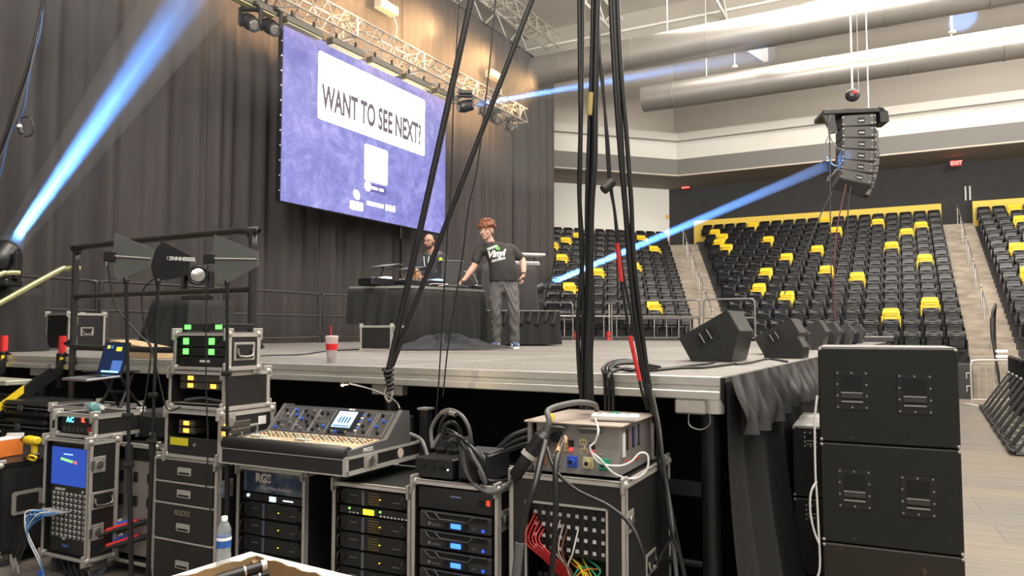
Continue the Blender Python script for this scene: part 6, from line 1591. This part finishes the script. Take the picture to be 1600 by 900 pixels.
for k, (cn, m) in enumerate((('orange', mat('cam_orange', (.4, .16, .07), .5)), ('grey', GRY), ('blue', BLUP), ('ivory', mat('cam_ivory', (.6, .55, .3), .5)), ('green', GRNP))):
    x = w2 * (.16 + .165 * k) + .01; f = MB().box(x - .028, x + .028, -.012, .0, .03, .09, .004).build('connector_plate', m, t); MB().cyl((x, -.035, .06), (x, -.01, .06), .02, n=14).build('connector', m, f); MB().cyl((x, -.037, .06), (x, -.035, .06), .011, n=12).build('core', VOID, f)
MB().box(w2 * .1, w2 * .24, -.02, .02, h * .5, h * .78, .008).build('black_plug_left', PLA, t); MB().cyl((w2 * .34, -.02, h * .7), (w2 * .34, .02, h * .7), .03, n=14).build('black_plug_right', PLA, t)
for k in range(3):
    y = .12 + k * .1; f = MB().box(w2 - .01, w2 - .004, y, y + .03, h * .45, h * .88, .003).build('meter_slot', PLA, t); MB().box(w2 - .006, w2 - .003, y + .01, y + .02, h * .5, h * .84).build('meter_window', [RLED, BLUP, GRY][k] if k else mat('dark_red', (.25, .03, .03), .5), f)
for k in range(2): MB().sphere((w2 - .006, .14 + k * .15, h * .22), .011, 8).build('red_button', REDP, t)
MB().box(w2 - .008, w2 - .003, .05, .09, h * .35, h * .82).build('rating_label', WHI, t)
pm = PU.matrix_basis
q = pm @ Vector((w2 * .62, .1, h + .004)); t = thing('power_strip', 'white power strip lying on top of the grey power unit', 'power strip', q, GR + R(8))
MB().box(0, .25, 0, .09, 0, .035, .01).build('strip_body', WHI, t); mb = MB(); [mb.box(.03 + k * .05, .055 + k * .05, .03, .055, .035, .037) for k in range(4)]; mb.build('socket_row', GRY, t); MB().box(.1, .14, .065, .085, .035, .04).build('green_light', GRNP, t)
pts = [(930, 656), (935, 672), (930, 690), (922, 700), (935, 722), (965, 728), (985, 722), (1000, 708), (1012, 712), (1010, 735), (990, 748), (960, 740), (935, 715), (920, 705), (914, 700), (918, 692), (930, 690)]
PT = [P(x, y, 3.72 if 0 < i < 13 else 3.85) for i, (x, y) in enumerate(pts)]; PT[0] = P(930, 655, 3.9)
tt = thing('power_lead', 'thin white cord looping down the front of the grey power unit', 'cord', PT[0]); MB().tube([p - PT[0] for p in PT], .0055, n=8).build('lead', WHI, tt)
for k, (lb, m, pts) in enumerate((('black cable with an orange band hanging down the front of the large power rack', CAB, [(882, 682, 3.75), (876, 700, 3.65), (868, 730, 3.55), (869, 780, 3.5), (866, 840, 3.5), (862, 910, 3.5)]), ('second black cable dropping from the grey unit beside the banded one', CAB, [(852, 690, 3.75), (845, 720, 3.62), (835, 760, 3.52), (822, 800, 3.5), (812, 850, 3.5), (805, 915, 3.5)]), ('thin black cable arcing across the right front of the large power rack', CAB, [(855, 700, 3.7), (868, 735, 3.55), (900, 765, 3.5), (950, 790, 3.45), (985, 820, 3.4), (1003, 860, 3.35), (1006, 885, 3.35)]))):
    PT = [P(*p) for p in pts]; tt = thing('power_cable', lb, 'cable', PT[0]); MB().tube([p - PT[0] for p in PT], (.014, .017, .009)[k], n=8).build('lead', m, tt)
    if k == 0: MB().tube([P(882, 685, 3.74) - PT[0], P(872, 708, 3.62) - PT[0]], .018, n=10).build('orange_sleeve', mat('sleeve_orange', (.6, .3, .12), .5), tt)
    if k == 1: MB().tube([P(812, 848, 3.49) - PT[0], P(806, 905, 3.49) - PT[0]], .022, n=10).build('grey_sleeve', CBG, tt)
# cables falling by the right side of the power rack
FALL = [[(1012, 600), (1022, 640), (1030, 690), (1040, 760), (1047, 820), (1062, 870), (1070, 910)], [(1018, 610), (1030, 670), (1036, 730), (1046, 790), (1052, 850), (1058, 910)], [(1008, 600), (1026, 660), (1028, 720), (1044, 780), (1050, 830), (1036, 862), (1025, 885)], [(1015, 620), (1033, 700), (1050, 800), (1066, 880), (1074, 915)]]
for k, L in enumerate(FALL):
    PT = [P(x, y, 4.15 + .03 * k - .0006 * max(0, y - 600)) for x, y in L]; tt = thing('fallen_cable', 'cable running down beside the right wall of the large power rack, %s of four' % ('first', 'second', 'third', 'fourth')[k], 'cable', PT[0])
    MB().tube([p - PT[0] for p in PT], (.009, .012, .008, .01)[k], n=8).build('lead', [CAB, CBG, CAB, CAB][k], tt)
    if k == 2: MB().cyl(PT[-1] - PT[0], PT[-1] - PT[0] + Vector((-.05, 0, -.03)), .014, n=8).build('plug', ALD, tt)

# ================================================================== HANGING CABLES
HC = [('first', .013, [(905, -20), (906, 100), (907, 200), (905, 300), (910, 400), (903, 500), (905, 580), (911, 640)]), ('second', .012, [(911, -20), (909, 120), (907, 240), (906, 330), (911, 480), (908, 640)]),
      ('third', .013, [(927, -20), (924, 120), (921, 200), (917, 330), (918, 430), (913, 520), (915, 640)]), ('fourth', .018, [(934, -20), (930, 150), (929, 250), (924, 330), (922, 450), (918, 550), (920, 640)]), ('fifth', .014, [(930, -20), (928, 150), (926, 250), (921, 350), (926, 480), (923, 560), (925, 640)]),
      ('sixth', .008, [(935, -20), (937, 80), (941, 110), (945, 170), (948, 230), (952, 285), (960, 330), (966, 400), (980, 500), (1000, 600), (1012, 640)]), ('seventh', .008, [(933, -20), (938, 100), (944, 160), (950, 220), (955, 290), (962, 340), (972, 420), (988, 500), (1004, 590), (1014, 640)]),
      ('eighth', .014, [(953, -20), (957, 60), (963, 160), (969, 240), (977, 330), (984, 420), (996, 520), (1010, 600), (1018, 640)]), ('ninth', .016, [(958, -20), (963, 90), (969, 190), (974, 280), (982, 380), (990, 470), (1003, 560), (1013, 600), (1022, 660)]), ('tenth', .014, [(964, -20), (969, 90), (978, 200), (986, 310), (990, 400), (1001, 500), (1011, 580), (1022, 650)])]
for nm, r_, L in HC:
    PT = [P(x, y, 4.22 + (.03 * r_ * 100 % .05)) for x, y in L]; tt = thing('hanging_cable', '%s of the thick black cables hanging from the roof, counted from the left' % nm, 'hanging cable', PT[0], group=None)
    MB().tube([p - PT[0] for p in PT], r_, n=8).build('lead', CAB, tt)
    if nm == 'third': MB().tube([P(923, 145, 4.2) - PT[0], P(921, 180, 4.2) - PT[0]], r_ + .003, n=8).build('striped_tape', mat('gold_tape', (.45, .35, .12), .5), tt)
    if nm == 'sixth':
        MB().cyl(P(943, 297, 4.18) - PT[0], P(957, 284, 4.2) - PT[0], .028, n=12).build('hanging_plug', RUB, tt)
        MB().tube([P(964, 380, 4.2) - PT[0], P(967, 405, 4.2) - PT[0], P(971, 440, 4.2) - PT[0]], r_ + .004, n=8).build('red_section', REDP, tt); MB().tube([P(984, 525, 4.2) - PT[0], P(992, 560, 4.2) - PT[0], P(1000, 595, 4.2) - PT[0]], r_ + .004, n=8).build('red_section', REDP, tt)
for lb, r_, L, m in (('left one of two taut black straps meeting at the clamp behind the mixing desk', .022, [(741, -20), (605, 590)], RUB), ('right one of two taut black straps meeting at the clamp behind the mixing desk', .018, [(839, -20), (612, 572)], RUB)):
    PT = [P(L[0][0], L[0][1], 4.9), P(L[1][0], L[1][1], 4.95)]; tt = thing('rigging_strap', lb, 'strap', PT[0]); MB().tube([p - PT[0] for p in PT], r_, n=10, sm=0).build('strap', m, tt)
for lb, L in (('left thin black line hanging past the video screen', [(719, -20), (709, 150), (705, 275), (697, 400), (686, 590), (681, 650)]), ('right thin black line hanging past the video screen', [(776, -20), (765, 100), (746, 260), (733, 320), (722, 404), (701, 535), (692, 620)])):
    PT = [P(x, y, 4.8) for x, y in L]; tt = thing('thin_line', lb, 'line', PT[0]); MB().tube([p - PT[0] for p in PT], .005, n=6).build('line', CAB, tt)
q = P(606, 588, 4.93); t = thing('rigging_clamp', 'dark shackle and knotted sling where the two straps meet', 'clamp', q)
mb = MB()
for k in range(5): mb.tube([(-.03 + .012 * k, -.01, .05 - .03 * k), (.0, -.035, .03 - .03 * k), (.035, -.01, .045 - .03 * k), (.0, .03, .04 - .03 * k)], .011, n=6, sm=3, closed=True)
mb.build('knotted_sling', RUB, t); MB().tube([(0, 0, -.06), (-.02, 0, -.12), (.01, 0, -.17), (.03, 0, -.12), (.01, 0, -.06)], .008, n=8).build('shackle', ALD, t); MB().cyl((.01, 0, -.17), (.03, .02, -.6), .012, n=8).build('sling_tail', RUB, t)
for lb, r_, L, m in (('left one of the dark cables hanging at the top left corner', .012, [(72, -20), (60, 40), (42, 110), (25, 160), (8, 215), (-20, 290)], CAB), ('thin grey cable hanging beside the dark ones at the top left', .007, [(70, -20), (58, 60), (47, 110), (30, 170), (10, 225), (-15, 280)], CBG), ('thin blue cable hanging at the top left corner', .006, [(68, 0), (62, 55), (52, 85), (44, 130), (36, 175), (14, 215), (4, 260), (-8, 300)], mat('cable_blue2', (.05, .12, .3), .4))):
    PT = [P(x, y, 5.2) for x, y in L]; tt = thing('corner_cable', lb, 'cable', PT[0]); MB().tube([p - PT[0] for p in PT], r_, n=8).build('lead', m, tt)
q = P(38, 198, 5.15); t = thing('cable_loop', 'small loop of cable with a silver and black plug hanging at the left', 'cable', q)
MB().tube([(-.03, 0, .06), (.03, 0, .07), (.06, 0, .0), (.05, 0, -.06), (.0, 0, -.07)], .005, n=6).build('loop', CAB, t); MB().cyl((-.045, 0, .03), (-.02, 0, -.05), .016, n=10).build('plug', PLA, t); MB().cyl((-.04, 0, .012), (-.034, 0, -.008), .019, n=10).build('ring', STE, t)

# ================================================================== ANTENNAS ON STANDS
FIN = mat('antenna_grey', (.1, .108, .1), .5); FIN2 = mat('antenna_black', (.014, .014, .015), .5)
def antenna(label, px, py, d, poly, m, base, kind=0, polepts=None):
    o = P(px, py, d); s_ = d / F; t = thing('antenna', label, 'antenna', o, 0)
    pl = [((x - px) * s_, (py - y) * s_) for x, y in poly]
    MB().prism(pl, (0, 0, 0), (1, 0, 0), (0, 0, 1), (0, .014, 0)).build('paddle', m, t)
    if kind == 0:
        bx_ = base; c = ((bx_[0] - px) * s_, (py - bx_[1]) * s_)
        MB().box(c[0] - .035, c[0] + .035, -.02, .03, c[1] - .035, c[1] + .03, .006).build('mount_box', MTB, t); MB().cyl((c[0] - .02, 0, c[1] - .035), (c[0] - .02, 0, c[1] - .06), .008, n=8).build('connector', STE, t)
        e = ((base[2] - px) * s_, (py - base[3]) * s_); MB().cyl((c[0] + .03, -.006, c[1]), (e[0], -.006, e[1]), .005, n=6).build('boom_line', ALU, t)
    return t, o, s_
a1, o1, s_ = antenna('grey fin antenna at the left on its own stand', 200, 402, 4.6, [(178, 364), (240, 390), (238, 400), (233, 419), (206, 430), (192, 438), (184, 438), (179, 431), (176, 412), (170, 410), (170, 392), (176, 390)], FIN, (172, 400, 236, 404))
a3, o3, s_ = antenna('grey fin antenna at the right above the wireless racks', 360, 402, 4.75, [(334, 366), (402, 392), (404, 415), (360, 441), (350, 444), (338, 442), (335, 425), (334, 412), (326, 410), (326, 396), (333, 390)], FIN, (327, 404, 401, 405))
a2, o2, s_ = antenna('black antenna lettered SENNHEISER between the two grey ones', 266, 406, 4.9, [(252, 376), (297, 399), (296, 428), (266, 437), (241, 438), (234, 406), (244, 388)], FIN2, None, 1)
text('SENNHEISER', .034, WHI, a2, (.075, -.002, .005), rot=(PI / 2, R(3), 0), bold=.0016); MB().box(-.022, .0, -.003, 0, .0, .022).build('emblem', WHI, a2); MB().prism([(-.018, .004), (-.008, .004), (-.004, .018), (-.014, .018)], (0, -.0045, 0), (1, 0, 0), (0, 0, 1), (0, .002, 0)).build('emblem_mark', PLA, a2)
def stand(label, pts, d, clutch, ztop_r=.011):
    top_ = P(pts[0][0], pts[0][1], d); bot = Vector((top_.x, top_.y, 0)); 
    bot = P(pts[1][0], pts[1][1], d); k = (bot - top_); kk = (top_.z) / (-k.z); bot = top_ + k * kk
    t = thing('antenna_stand', label, 'stand', bot); T_ = top_ - bot
    MB().cyl(T_ * .45, T_, ztop_r, n=10).build('upper_tube', MTB, t); MB().cyl((0, 0, .02), T_ * .47, .015, n=12).build('lower_tube', MTB, t)
    MB().cyl(T_ * .44, T_ * .5, .022, n=12).build('clutch', PLA, t); MB().lathe([(.13, 0), (.13, .012), (.03, .03)], n=24).build('round_base', PLA, t)
    MB().lathe([(.014, 0), (.018, .01), (.018, .03), (.01, .04)], T_ - Vector((0, 0, .03)), n=10).build('swivel', MTB, t)
    for c_ in clutch: z = c_; MB().cyl(T_.normalized() * z + Vector((-.03, -.01, 0)), T_.normalized() * z + Vector((.03, -.01, 0)), .017, n=10).build('clamp_knob', PLA, t)
    return t
stand('black antenna stand under the left grey antenna', [(197, 436), (205, 900)], 4.58, (1.2, .9)); stand('black antenna stand under the SENNHEISER antenna', [(247, 438), (231, 900)], 4.86, (1.3, 1.0)); stand('black antenna stand in front of the wireless racks under the right grey antenna', [(355, 440), (355, 720)], 4.73, (1.45, 1.1))
for lb, L, d in (('thin black antenna lead hanging from the left grey antenna', [(168, 410), (172, 440), (182, 480), (215, 520), (235, 545), (230, 600), (220, 660)], 4.6), ('thin lead drooping from the SENNHEISER antenna past the laptop', [(240, 436), (222, 460), (228, 520), (237, 545), (250, 600), (262, 640), (282, 636)], 4.7), ('thin black lead hanging from the right grey antenna down the wireless racks', [(323, 412), (323, 440), (322, 520), (322, 600), (325, 700), (322, 760), (330, 800)], 4.72)):
    PT = [P(x, y, d) for x, y in L]; tt = thing('antenna_lead', lb, 'cable', PT[0]); MB().tube([p - PT[0] for p in PT], .005, n=6).build('lead', CAB, tt)

# ================================================================== HUNG LINE ARRAYS
LD = 16.0; LS = LD / F; q = P(1340, 178, LD)
t = thing('line_array', 'tall curved stack of hanging black loudspeakers nearer the camera', 'speaker array', q, R(-8))
ARB = mat('array_charcoal', (.035, .034, .033), .5)
ang = 0; o = Vector((0, 0, -.02)); bh = .265
for k in range(6):
    a = R((-2, 1, 5, 8, 12, 17)[k]); M = Matrix.Translation(o) @ Matrix.Rotation(a * .8, 4, 'Y') @ Matrix.Rotation(-a, 4, 'X')
    f = MB().box(-.34, .36, -.05, .5, -bh + .01, 0, .02, M=M).build('speaker_box', ARB, t)
    MB().box(-.02, .13, -.056, -.05, -bh * .75, -bh * .3, .0, M=M).build('handle_recess', VOID, f); mb = MB(); mb.box(.0, .11, -.06, -.055, -bh * .6, -bh * .5, M=M); mb.build('handle', GRY, f)
    for x in (-.33, .34): MB().box(x - .02, x + .02, -.06, .02, -bh + .03, -.02, .004, M=M).build('side_strip', MTB, f)
    mb = MB(); [mb.cyl(M @ Vector((x, -.065, z)), M @ Vector((x, -.055, z)), .014, n=8) for x in (-.33, .27, .34) for z in (-.05, -bh + .06)]; mb.build('pin', STE, f)
    o = M @ Vector((0, 0, -bh))
MB().box(-.74, .52, -.1, .7, .0, .1, .01).build('flying_frame', MTB, t); MB().prism([(-.74, 0), (-.5, 0), (-.45, -.4), (-.58, -.42)], (0, -.05, 0), (1, 0, 0), (0, 0, 1), (0, .1, 0)).build('frame_leg', MTB, t); MB().prism([(.42, .12), (.6, .0), (.62, -.22), (.44, -.22)], (0, -.1, 0), (1, 0, 0), (0, 0, 1), (0, .5, 0)).build('frame_cheek', MTB, t)
mb = MB(); mb.tube([(-.6, -.1, -.02), (-.65, -.1, -.4), (-.5, -.1, -.75), (-.35, -.1, -.8)], .012, n=6); mb.tube([(-.6, -.1, -.4), (-.75, -.1, -.8), (-.55, -.1, -1.15), (-.36, -.1, -1.1)], .012, n=6); mb.tube([(-.62, -.1, -1.3), (-.7, -.1, -1.5), (-.5, -.1, -1.25), (-.4, -.1, -1.3)], .012, n=6); mb.build('jumper_cable', CBG, t)
t2 = thing('hoist_motor', 'black chain hoist with a red mark above the nearer hanging speakers', 'hoist', P(1332, 149, LD)); MB().sphere((0, 0, 0), .16, 14, sx=1, sy=.8, sz=.9).build('motor_body', MTB, t2); MB().box(-.06, .04, -.15, -.1, -.0, .05).build('red_mark', REDP, t2); MB().cyl((0, 0, .1), (0, 0, 14.5 - t2.location.z), .02, n=8).build('chain', WSTE, t2); MB().cyl((.14, 0, .1), (.14, 0, 14.5 - t2.location.z), .008, n=6).build('safety_line', GRY, t2)
q = P(1366, 203, 19.5); t = thing('line_array', 'second hanging black speaker array partly hidden behind the first', 'speaker array', q, R(-20)); o = Vector((0, 0, 0))
MB().box(-.3, .1, 0, .5, -.55, 0, .02).build('flown_sub', ARB, t); o = Vector((-.05, 0, -.56))
for k in range(6):
    a = R(3 + 8 * k * .8); M = Matrix.Translation(o) @ Matrix.Rotation(a * .7, 4, 'Y'); f = MB().box(-.27, .17, -.02, .5, -.19, 0, .01, M=M).build('speaker_box', ARB, t); MB().box(-.12, .04, -.025, -.02, -.13, -.05, M=M).build('handle_recess', VOID, f); o = M @ Vector((0, 0, -.2))
MB().cyl((-.1, .2, 0), (-.1, .2, 14.5 - q.z), .015, n=6).build('chain', WSTE, t)
for k, (lb, L, m) in enumerate((('dark cable dropping from the left of the hanging speakers to the stage', [(1296, 190), (1297, 260), (1298, 400), (1303, 500)], CAB), ('dark cable dropping from the bottom of the hanging speakers', [(1330, 290), (1325, 330), (1324, 430), (1322, 500)], CAB), ('red and black cable below the hanging speakers', [(1322, 288), (1305, 380), (1305, 500)], mat('cable_dark_red', (.12, .02, .03), .5)), ('thin slack cable sweeping left below the hanging speakers', [(1300, 300), (1280, 340), (1262, 385), (1245, 420), (1225, 460)], CAB))):
    PT = [P(x, y, LD - .1) for x, y in L]; tt = thing('speaker_cable', lb, 'cable', PT[0]); MB().tube([p - PT[0] for p in PT], .013, n=6).build('lead', m, tt)

# ================================================================== SUBWOOFERS
def scuffed(name, base, chip, thr, sc=9):
    m = bpy.data.materials.new(name); m.use_nodes = True; nt = m.node_tree; b_ = nt.nodes['Principled BSDF']; tc = nt.nodes.new('ShaderNodeTexCoord')
    n = nt.nodes.new('ShaderNodeTexNoise'); n.inputs['Scale'].default_value = sc; n.inputs['Detail'].default_value = 8; n.inputs['Roughness'].default_value = .65; nt.links.new(tc.outputs['Object'], n.inputs['Vector'])
    c = nt.nodes.new('ShaderNodeValToRGB'); e = c.color_ramp.elements; e[0].position = thr; e[0].color = (*base, 1); e[1].position = thr + .05; e[1].color = (*chip, 1)
    nt.links.new(n.outputs['Fac'], c.inputs[0]); nt.links.new(c.outputs[0], b_.inputs['Base Color']); b_.inputs['Roughness'].default_value = .5; return m
SCU = scuffed('scuffed_black_paint', (.0085, .0095, .0085), (.075, .062, .045), .665); WORN = scuffed('worn_brown_paint', (.022, .017, .013), (.12, .08, .05), .6, 6); TOPS = scuffed('dusty_black_top', (.2, .2, .19), (.42, .4, .36), .55, 7)
SY = 25.6; dS = 4.65
def sub(label, loc, w, d, h, m, handles=((.26, .45), (.7, .45)), hs=1, top=False, name='subwoofer'):
    t = thing(name, label, 'subwoofer', loc, -R(SY))
    MB().box(0, w, 0, d, 0, h - .003, .008).build('cabinet', m, t)
    if top: MB().box(.006, w - .006, .006, d - .006, h - .004, h + .001).build('dusty_top', TOPS, t)
    for a, b in handles:
        x = w * a; z = h * b; f = MB().prism(rrect(.185 * hs, .24 * hs, .01), (x, -.005, z), (1, 0, 0), (0, 0, 1), (0, .007, 0)).build('handle_plate', mat('handle_plastic', (.015, .015, .016), .35), t)
        MB().box(x - .06 * hs, x + .06 * hs, -.008, -.004, z - .08 * hs, z + .09 * hs).build('recess', VOID, f)
        mb = MB(); mb.box(x - .06 * hs, x + .06 * hs, -.016, -.008, z - .02 * hs, z - .012 * hs); mb.box(x - .06 * hs, x + .06 * hs, -.012, -.008, z - .075 * hs, z - .065 * hs); mb.build('handle_edge', STE, f)
        MB().box(x - .06 * hs, x + .06 * hs, -.013, -.008, z - .05 * hs, z - .022 * hs, .003).build('handle_bar', DGR, f)
        mb = MB(); [mb.cyl((x + sx * .08 * hs, -.009, z + sz * .105 * hs), (x + sx * .08 * hs, -.005, z + sz * .105 * hs), .006, n=8) for sx in (-1, 0, 1) for sz in (-1, 1)] + [mb.cyl((x + sx * .082 * hs, -.009, z + sz * .035 * hs), (x + sx * .082 * hs, -.005, z + sz * .035 * hs), .006, n=8) for sx in (-1, 1) for sz in (-1, 1)]; mb.build('screws', STE, f)
    [MB().sphere((x, -.0, z), .011, 8).build('corner_cap', ALD, t) for x in (.01, w - .01) for z in (.012, h - .015)]
    return t
c = P(1277, HOR, dS); wS = None
def width_to(c, px, yaw): a = R(yaw); t_ = (px - 800) / F; return (t_ * c.y - c.x) / (math.cos(a) + t_ * math.sin(a))
wS = width_to(c, 1494, SY); zS = [Z(541, dS), Z(689, dS), Z(845, dS)]
for k, (z1_, z0_, lb, m) in enumerate(((zS[0], zS[1], 'top black subwoofer of the large stack at the right, with two handle recesses', SCU), (zS[1], zS[2], 'middle black subwoofer of the large stack at the right', SCU), (zS[2], .02, 'worn brown-black cabinet at the bottom of the large stack at the right', WORN))):
    sub(lb, (c.x, c.y, z0_), wS, .75, z1_ - z0_ - .004, m, handles=((.25, .55), (.7, .53)) if k < 2 else (), top=k == 0)
c2 = P(1234, HOR, 5.25); w2_ = .6
for k, (z1_, z0_, lb) in enumerate(((Z(664, 5.25), Z(775, 5.25), 'upper subwoofer of the shorter stack beside the stage skirt'), (Z(775, 5.25), .03, 'lower subwoofer of the shorter stack beside the stage skirt'))):
    sub(lb, (c2.x, c2.y, z0_), w2_, .95, z1_ - z0_ - .006, SCU, handles=((.2, .82),), hs=.45, top=k == 0)
L = [(1277, 618), (1273, 660), (1274, 740), (1276, 770), (1279, 830), (1281, 880), (1278, 900), (1270, 915)]; PT = [P(x, y, 4.6) for x, y in L]
t = thing('power_lead', 'white cord hanging down the left edge of the large subwoofer stack', 'cord', PT[0]); MB().tube([p - PT[0] for p in PT], .007, n=8).build('lead', WHI, t); L = [(1276, 752), (1267, 770), (1266, 800), (1272, 830), (1280, 850)]; MB().tube([P(x, y, 4.58) - PT[0] for x, y in L], .007, n=8).build('side_loop', WHI, t)

# ================================================================== BARRICADES AT THE RIGHT
def barricade():
    t = thing('stage_barricade', '', 'barricade', (0, 0, 0)); mb = MB(); W_ = .54; L_ = .76
    mb.box(-W_, 0, 0, L_, 0, .03, .008); mb.tube([(-W_, .0, .04), (-W_ - .04, .1, .05), (-W_ - .04, L_ - .1, .05), (-W_, L_, .04)], .03, n=8, sm=2); mb.build('foot_plate', MTB, t)
    mb = MB(); mb.tube([(0, 0, 0), (0, 0, 1.12), (0, .04, 1.16), (0, L_ - .04, 1.16), (0, L_, 1.12), (0, L_, 0)], .028, n=8, sm=1); mb.build('frame', MTB, t)
    mb = MB(); [mb.cyl((0, .08 + k * .1, .03), (0, .08 + k * .1, 1.14), .012, n=6) for k in range(7)]; mb.build('bars', MTB, t)
    for y in (.06, L_ - .06):
        MB().cyl((-W_ + .03, y, .05), (-.02, y, .8), .02, n=8).build('brace', mat('brace_steel', (.1, .1, .1), .3, .7), t); MB().sphere((-.01, y, .8), .035, 8).build('pivot', STE, t)
    MB().box(-W_ * .75, -.1, .2, .26, .03, .05).build('yellow_strip', mat('strip_yellow', (.6, .6, .1), .5), t); mb = MB(); [mb.box(-W_ + .06, -.04, .08 + k * .11, .1 + k * .11, .03, .05) for k in range(6)]; mb.build('tread_ribs', GRY, t)
    return t
B0 = onz(1533, 637, 0); B1 = onz(1588, 719, 0); dirb = (B1 - B0); Lb = dirb.length; dirb.normalize(); rb = math.atan2(-dirb.y, -dirb.x) - PI / 2
src = barricade()
for k in range(9):
    p = B0 + dirb * (k * .82 + .76); off = Vector((math.cos(rb), math.sin(rb), 0)) * .56
    lb = 'black steel crowd barricade with sloping braces, %s from the far end of the row' % ORD[k].replace('front', 'first')
    if k == 0: src.location = p + off; src.rotation_euler = (0, 0, rb); src['label'] = lb; src['group'] = 'black barricades along the right'
    else: o = dup(src, p + off, rb, lb); o['group'] = 'black barricades along the right'
q = onz(1519, 634, 0); t = thing('crowd_barrier', 'pale steel crowd barrier standing at the foot of the stands', 'barrier', q, R(-6)); BW = 1.7
CBM = mat('barrier_steel', (.6, .58, .54), .4, .5)
MB().tube([(0, 0, .04), (0, 0, .9), (.04, 0, 1.0), (.14, 0, 1.04), (BW - .1, 0, 1.04), (BW, 0, .9), (BW, 0, .04)], .022, n=8, sm=3).build('frame', CBM, t); mb = MB(); [mb.cyl((x, 0, .14), (x, 0, 1.03), .01, n=6) for x in [.16 + .16 * k for k in range(9)]]; mb.cyl((0, 0, .14), (BW, 0, .14), .018, n=8); mb.build('bars', CBM, t)
mb = MB(); mb.tube([(-.0, 0, .75), (-.1, 0, .75), (-.1, 0, .62)], .012, n=6, sm=0); mb.tube([(-.0, 0, .45), (-.1, 0, .45), (-.1, 0, .32)], .012, n=6, sm=0); mb.build('hook', CBM, t); MB().box(-.1, .1, -.3, .3, 0, .03).build('foot', CBM, t)
for k, (px, py) in enumerate(((1545, 548), (1545, 555))):
    q = A(2.12, 21.85, 0); t = thing('step_light', 'bright step light at the foot of the right-hand stairs, %s of two' % ('upper', 'lower')[k], 'light', (q.x, q.y, 1.22 - .13 * k), -R(AY)); MB().box(-.12, .12, -.03, 0, -.025, .025, .005).build('lamp', emis('step_lamp', (1, .95, .85), 3), t)
t = thing('folded_case', 'flat dark case lying on the front seats behind the subwoofer stack', 'case', A(-1.4, V0 - .25, 1.42), -R(AY)); MB().box(0, 1.15, 0, .3, 0, .15, .01).build('shell', PLA, t); MB().box(-.005, 1.155, -.004, .304, .13, .152).build('edge_trim', ALD, t); MB().box(.05, .12, .1, .2, -.55, 0).build('leg', PLA, t); MB().box(1.0, 1.08, .1, .2, -.55, 0).build('leg', PLA, t)

# ================================================================== FOREGROUND TABLE, BOTTLE, CARTON
zT = .64; q0 = onz(258, 902, zT); q1 = onz(392, 861, zT); q2 = onz(560, 905, zT)
t = thing('white_table', 'corner of a white table at the bottom left of the picture', 'table', (q1.x, q1.y, 0), math.atan2(q0.y - q1.y, q0.x - q1.x))
MB().box(-.0, .9, -.0, 1.1, zT - .03, zT, .006).build('tabletop', mat('table_white', (.72, .72, .7), .4), t)
for x, y in ((.05, .05), (.85, .05), (.05, 1.05), (.85, 1.05)): MB().cyl((x, y, 0), (x, y, zT - .03), .016, n=8).build('leg', GRY, t)
bottle('upright water bottle with a blue label standing on the white table corner', onz(349, 884, zT) + Vector((0, 0, .001)), None, (.004, .07, .3), 1.0)
zB = zT + .12; cF = onz(401, 868, zB); cL = onz(296, 897, zB); cR = onz(536, 900, zB)
e1 = (cL - cF); e2 = (cR - cF); e1.z = e2.z = 0; e1.normalize(); e2.normalize(); e2 = (e2 - e1 * e2.dot(e1)).normalized()
t = thing('cardboard_box', 'open cardboard box in the foreground holding two black and silver tubes', 'box', (cF.x, cF.y, zT + .001))
l1_, l2_ = .55, .62; CB = CARD
def wall(a, b, nm, out, flap=.05):
    mb = MB(); n = 14; up3 = Vector((0, 0, 1)); ins = -out * .006; pts_ = []
    for i in range(n + 1):
        k = i / n; p = a + (b - a) * k; hgt = .12 + .004 * math.sin(i * 2.3) + .003 * math.sin(i * 5.1); pts_.append((p, hgt))
    for (p, h_), (q_, g_) in zip(pts_, pts_[1:]):
        mb.add([p, q_, q_ + up3 * g_, p + up3 * h_, p + ins, q_ + ins, q_ + up3 * g_ + ins, p + up3 * h_ + ins], [(0, 1, 2, 3), (7, 6, 5, 4), (3, 2, 6, 7), (0, 4, 5, 1), (0, 3, 7, 4), (1, 5, 6, 2)])
    mb.build(nm, CB, t)
V0_ = Vector((0, 0, 0)); wall(V0_, e1 * l1_, 'side_wall', -e2); wall(V0_, e2 * l2_, 'side_wall', -e1); wall(e1 * l1_, e1 * l1_ + e2 * l2_, 'side_wall', e1); wall(e2 * l2_, e2 * l2_ + e1 * l1_, 'side_wall', e2)
mb = MB(); b4 = [V0_, e1 * l1_, e1 * l1_ + e2 * l2_, e2 * l2_]; mb.add(b4 + [p + Vector((0, 0, .005)) for p in b4], [(0, 3, 2, 1), (4, 5, 6, 7)]); mb.build('bottom', CB, t)
mb = MB(); mb.add([V0_ + Vector((0, 0, .11)), e1 * .03 + Vector((0, 0, .11)), (e1 + e2) * .028 + Vector((0, 0, .09)), e2 * .03 + Vector((0, 0, .11))], [(0, 1, 2, 3)]); mb.build('corner_flap', CB, t)
for k in range(2):
    o = onz(412 + 22 * k, 884 + 8 * k, zT + .095 - .03 * k); dr = (onz(340 + 22 * k, 905 + 8 * k, zT + .07 - .03 * k) - o).normalized() * .24; tt = thing('black_tube', '%s of the two black tubes with silver ends inside the cardboard box' % ('upper', 'lower')[k], 'tube', o)
    MB().cyl((0, 0, 0), dr, .021, n=16).build('tube', PLA, tt); MB().cyl(-dr * .05, dr * .04, .026, n=16).build('silver_end', ALU, tt); MB().cyl(dr * .3, dr * .33, .0225, n=16).build('silver_band', ALU, tt); MB().cyl(-dr * .055, -dr * .05, .017, n=14).build('lens', VOID, tt)
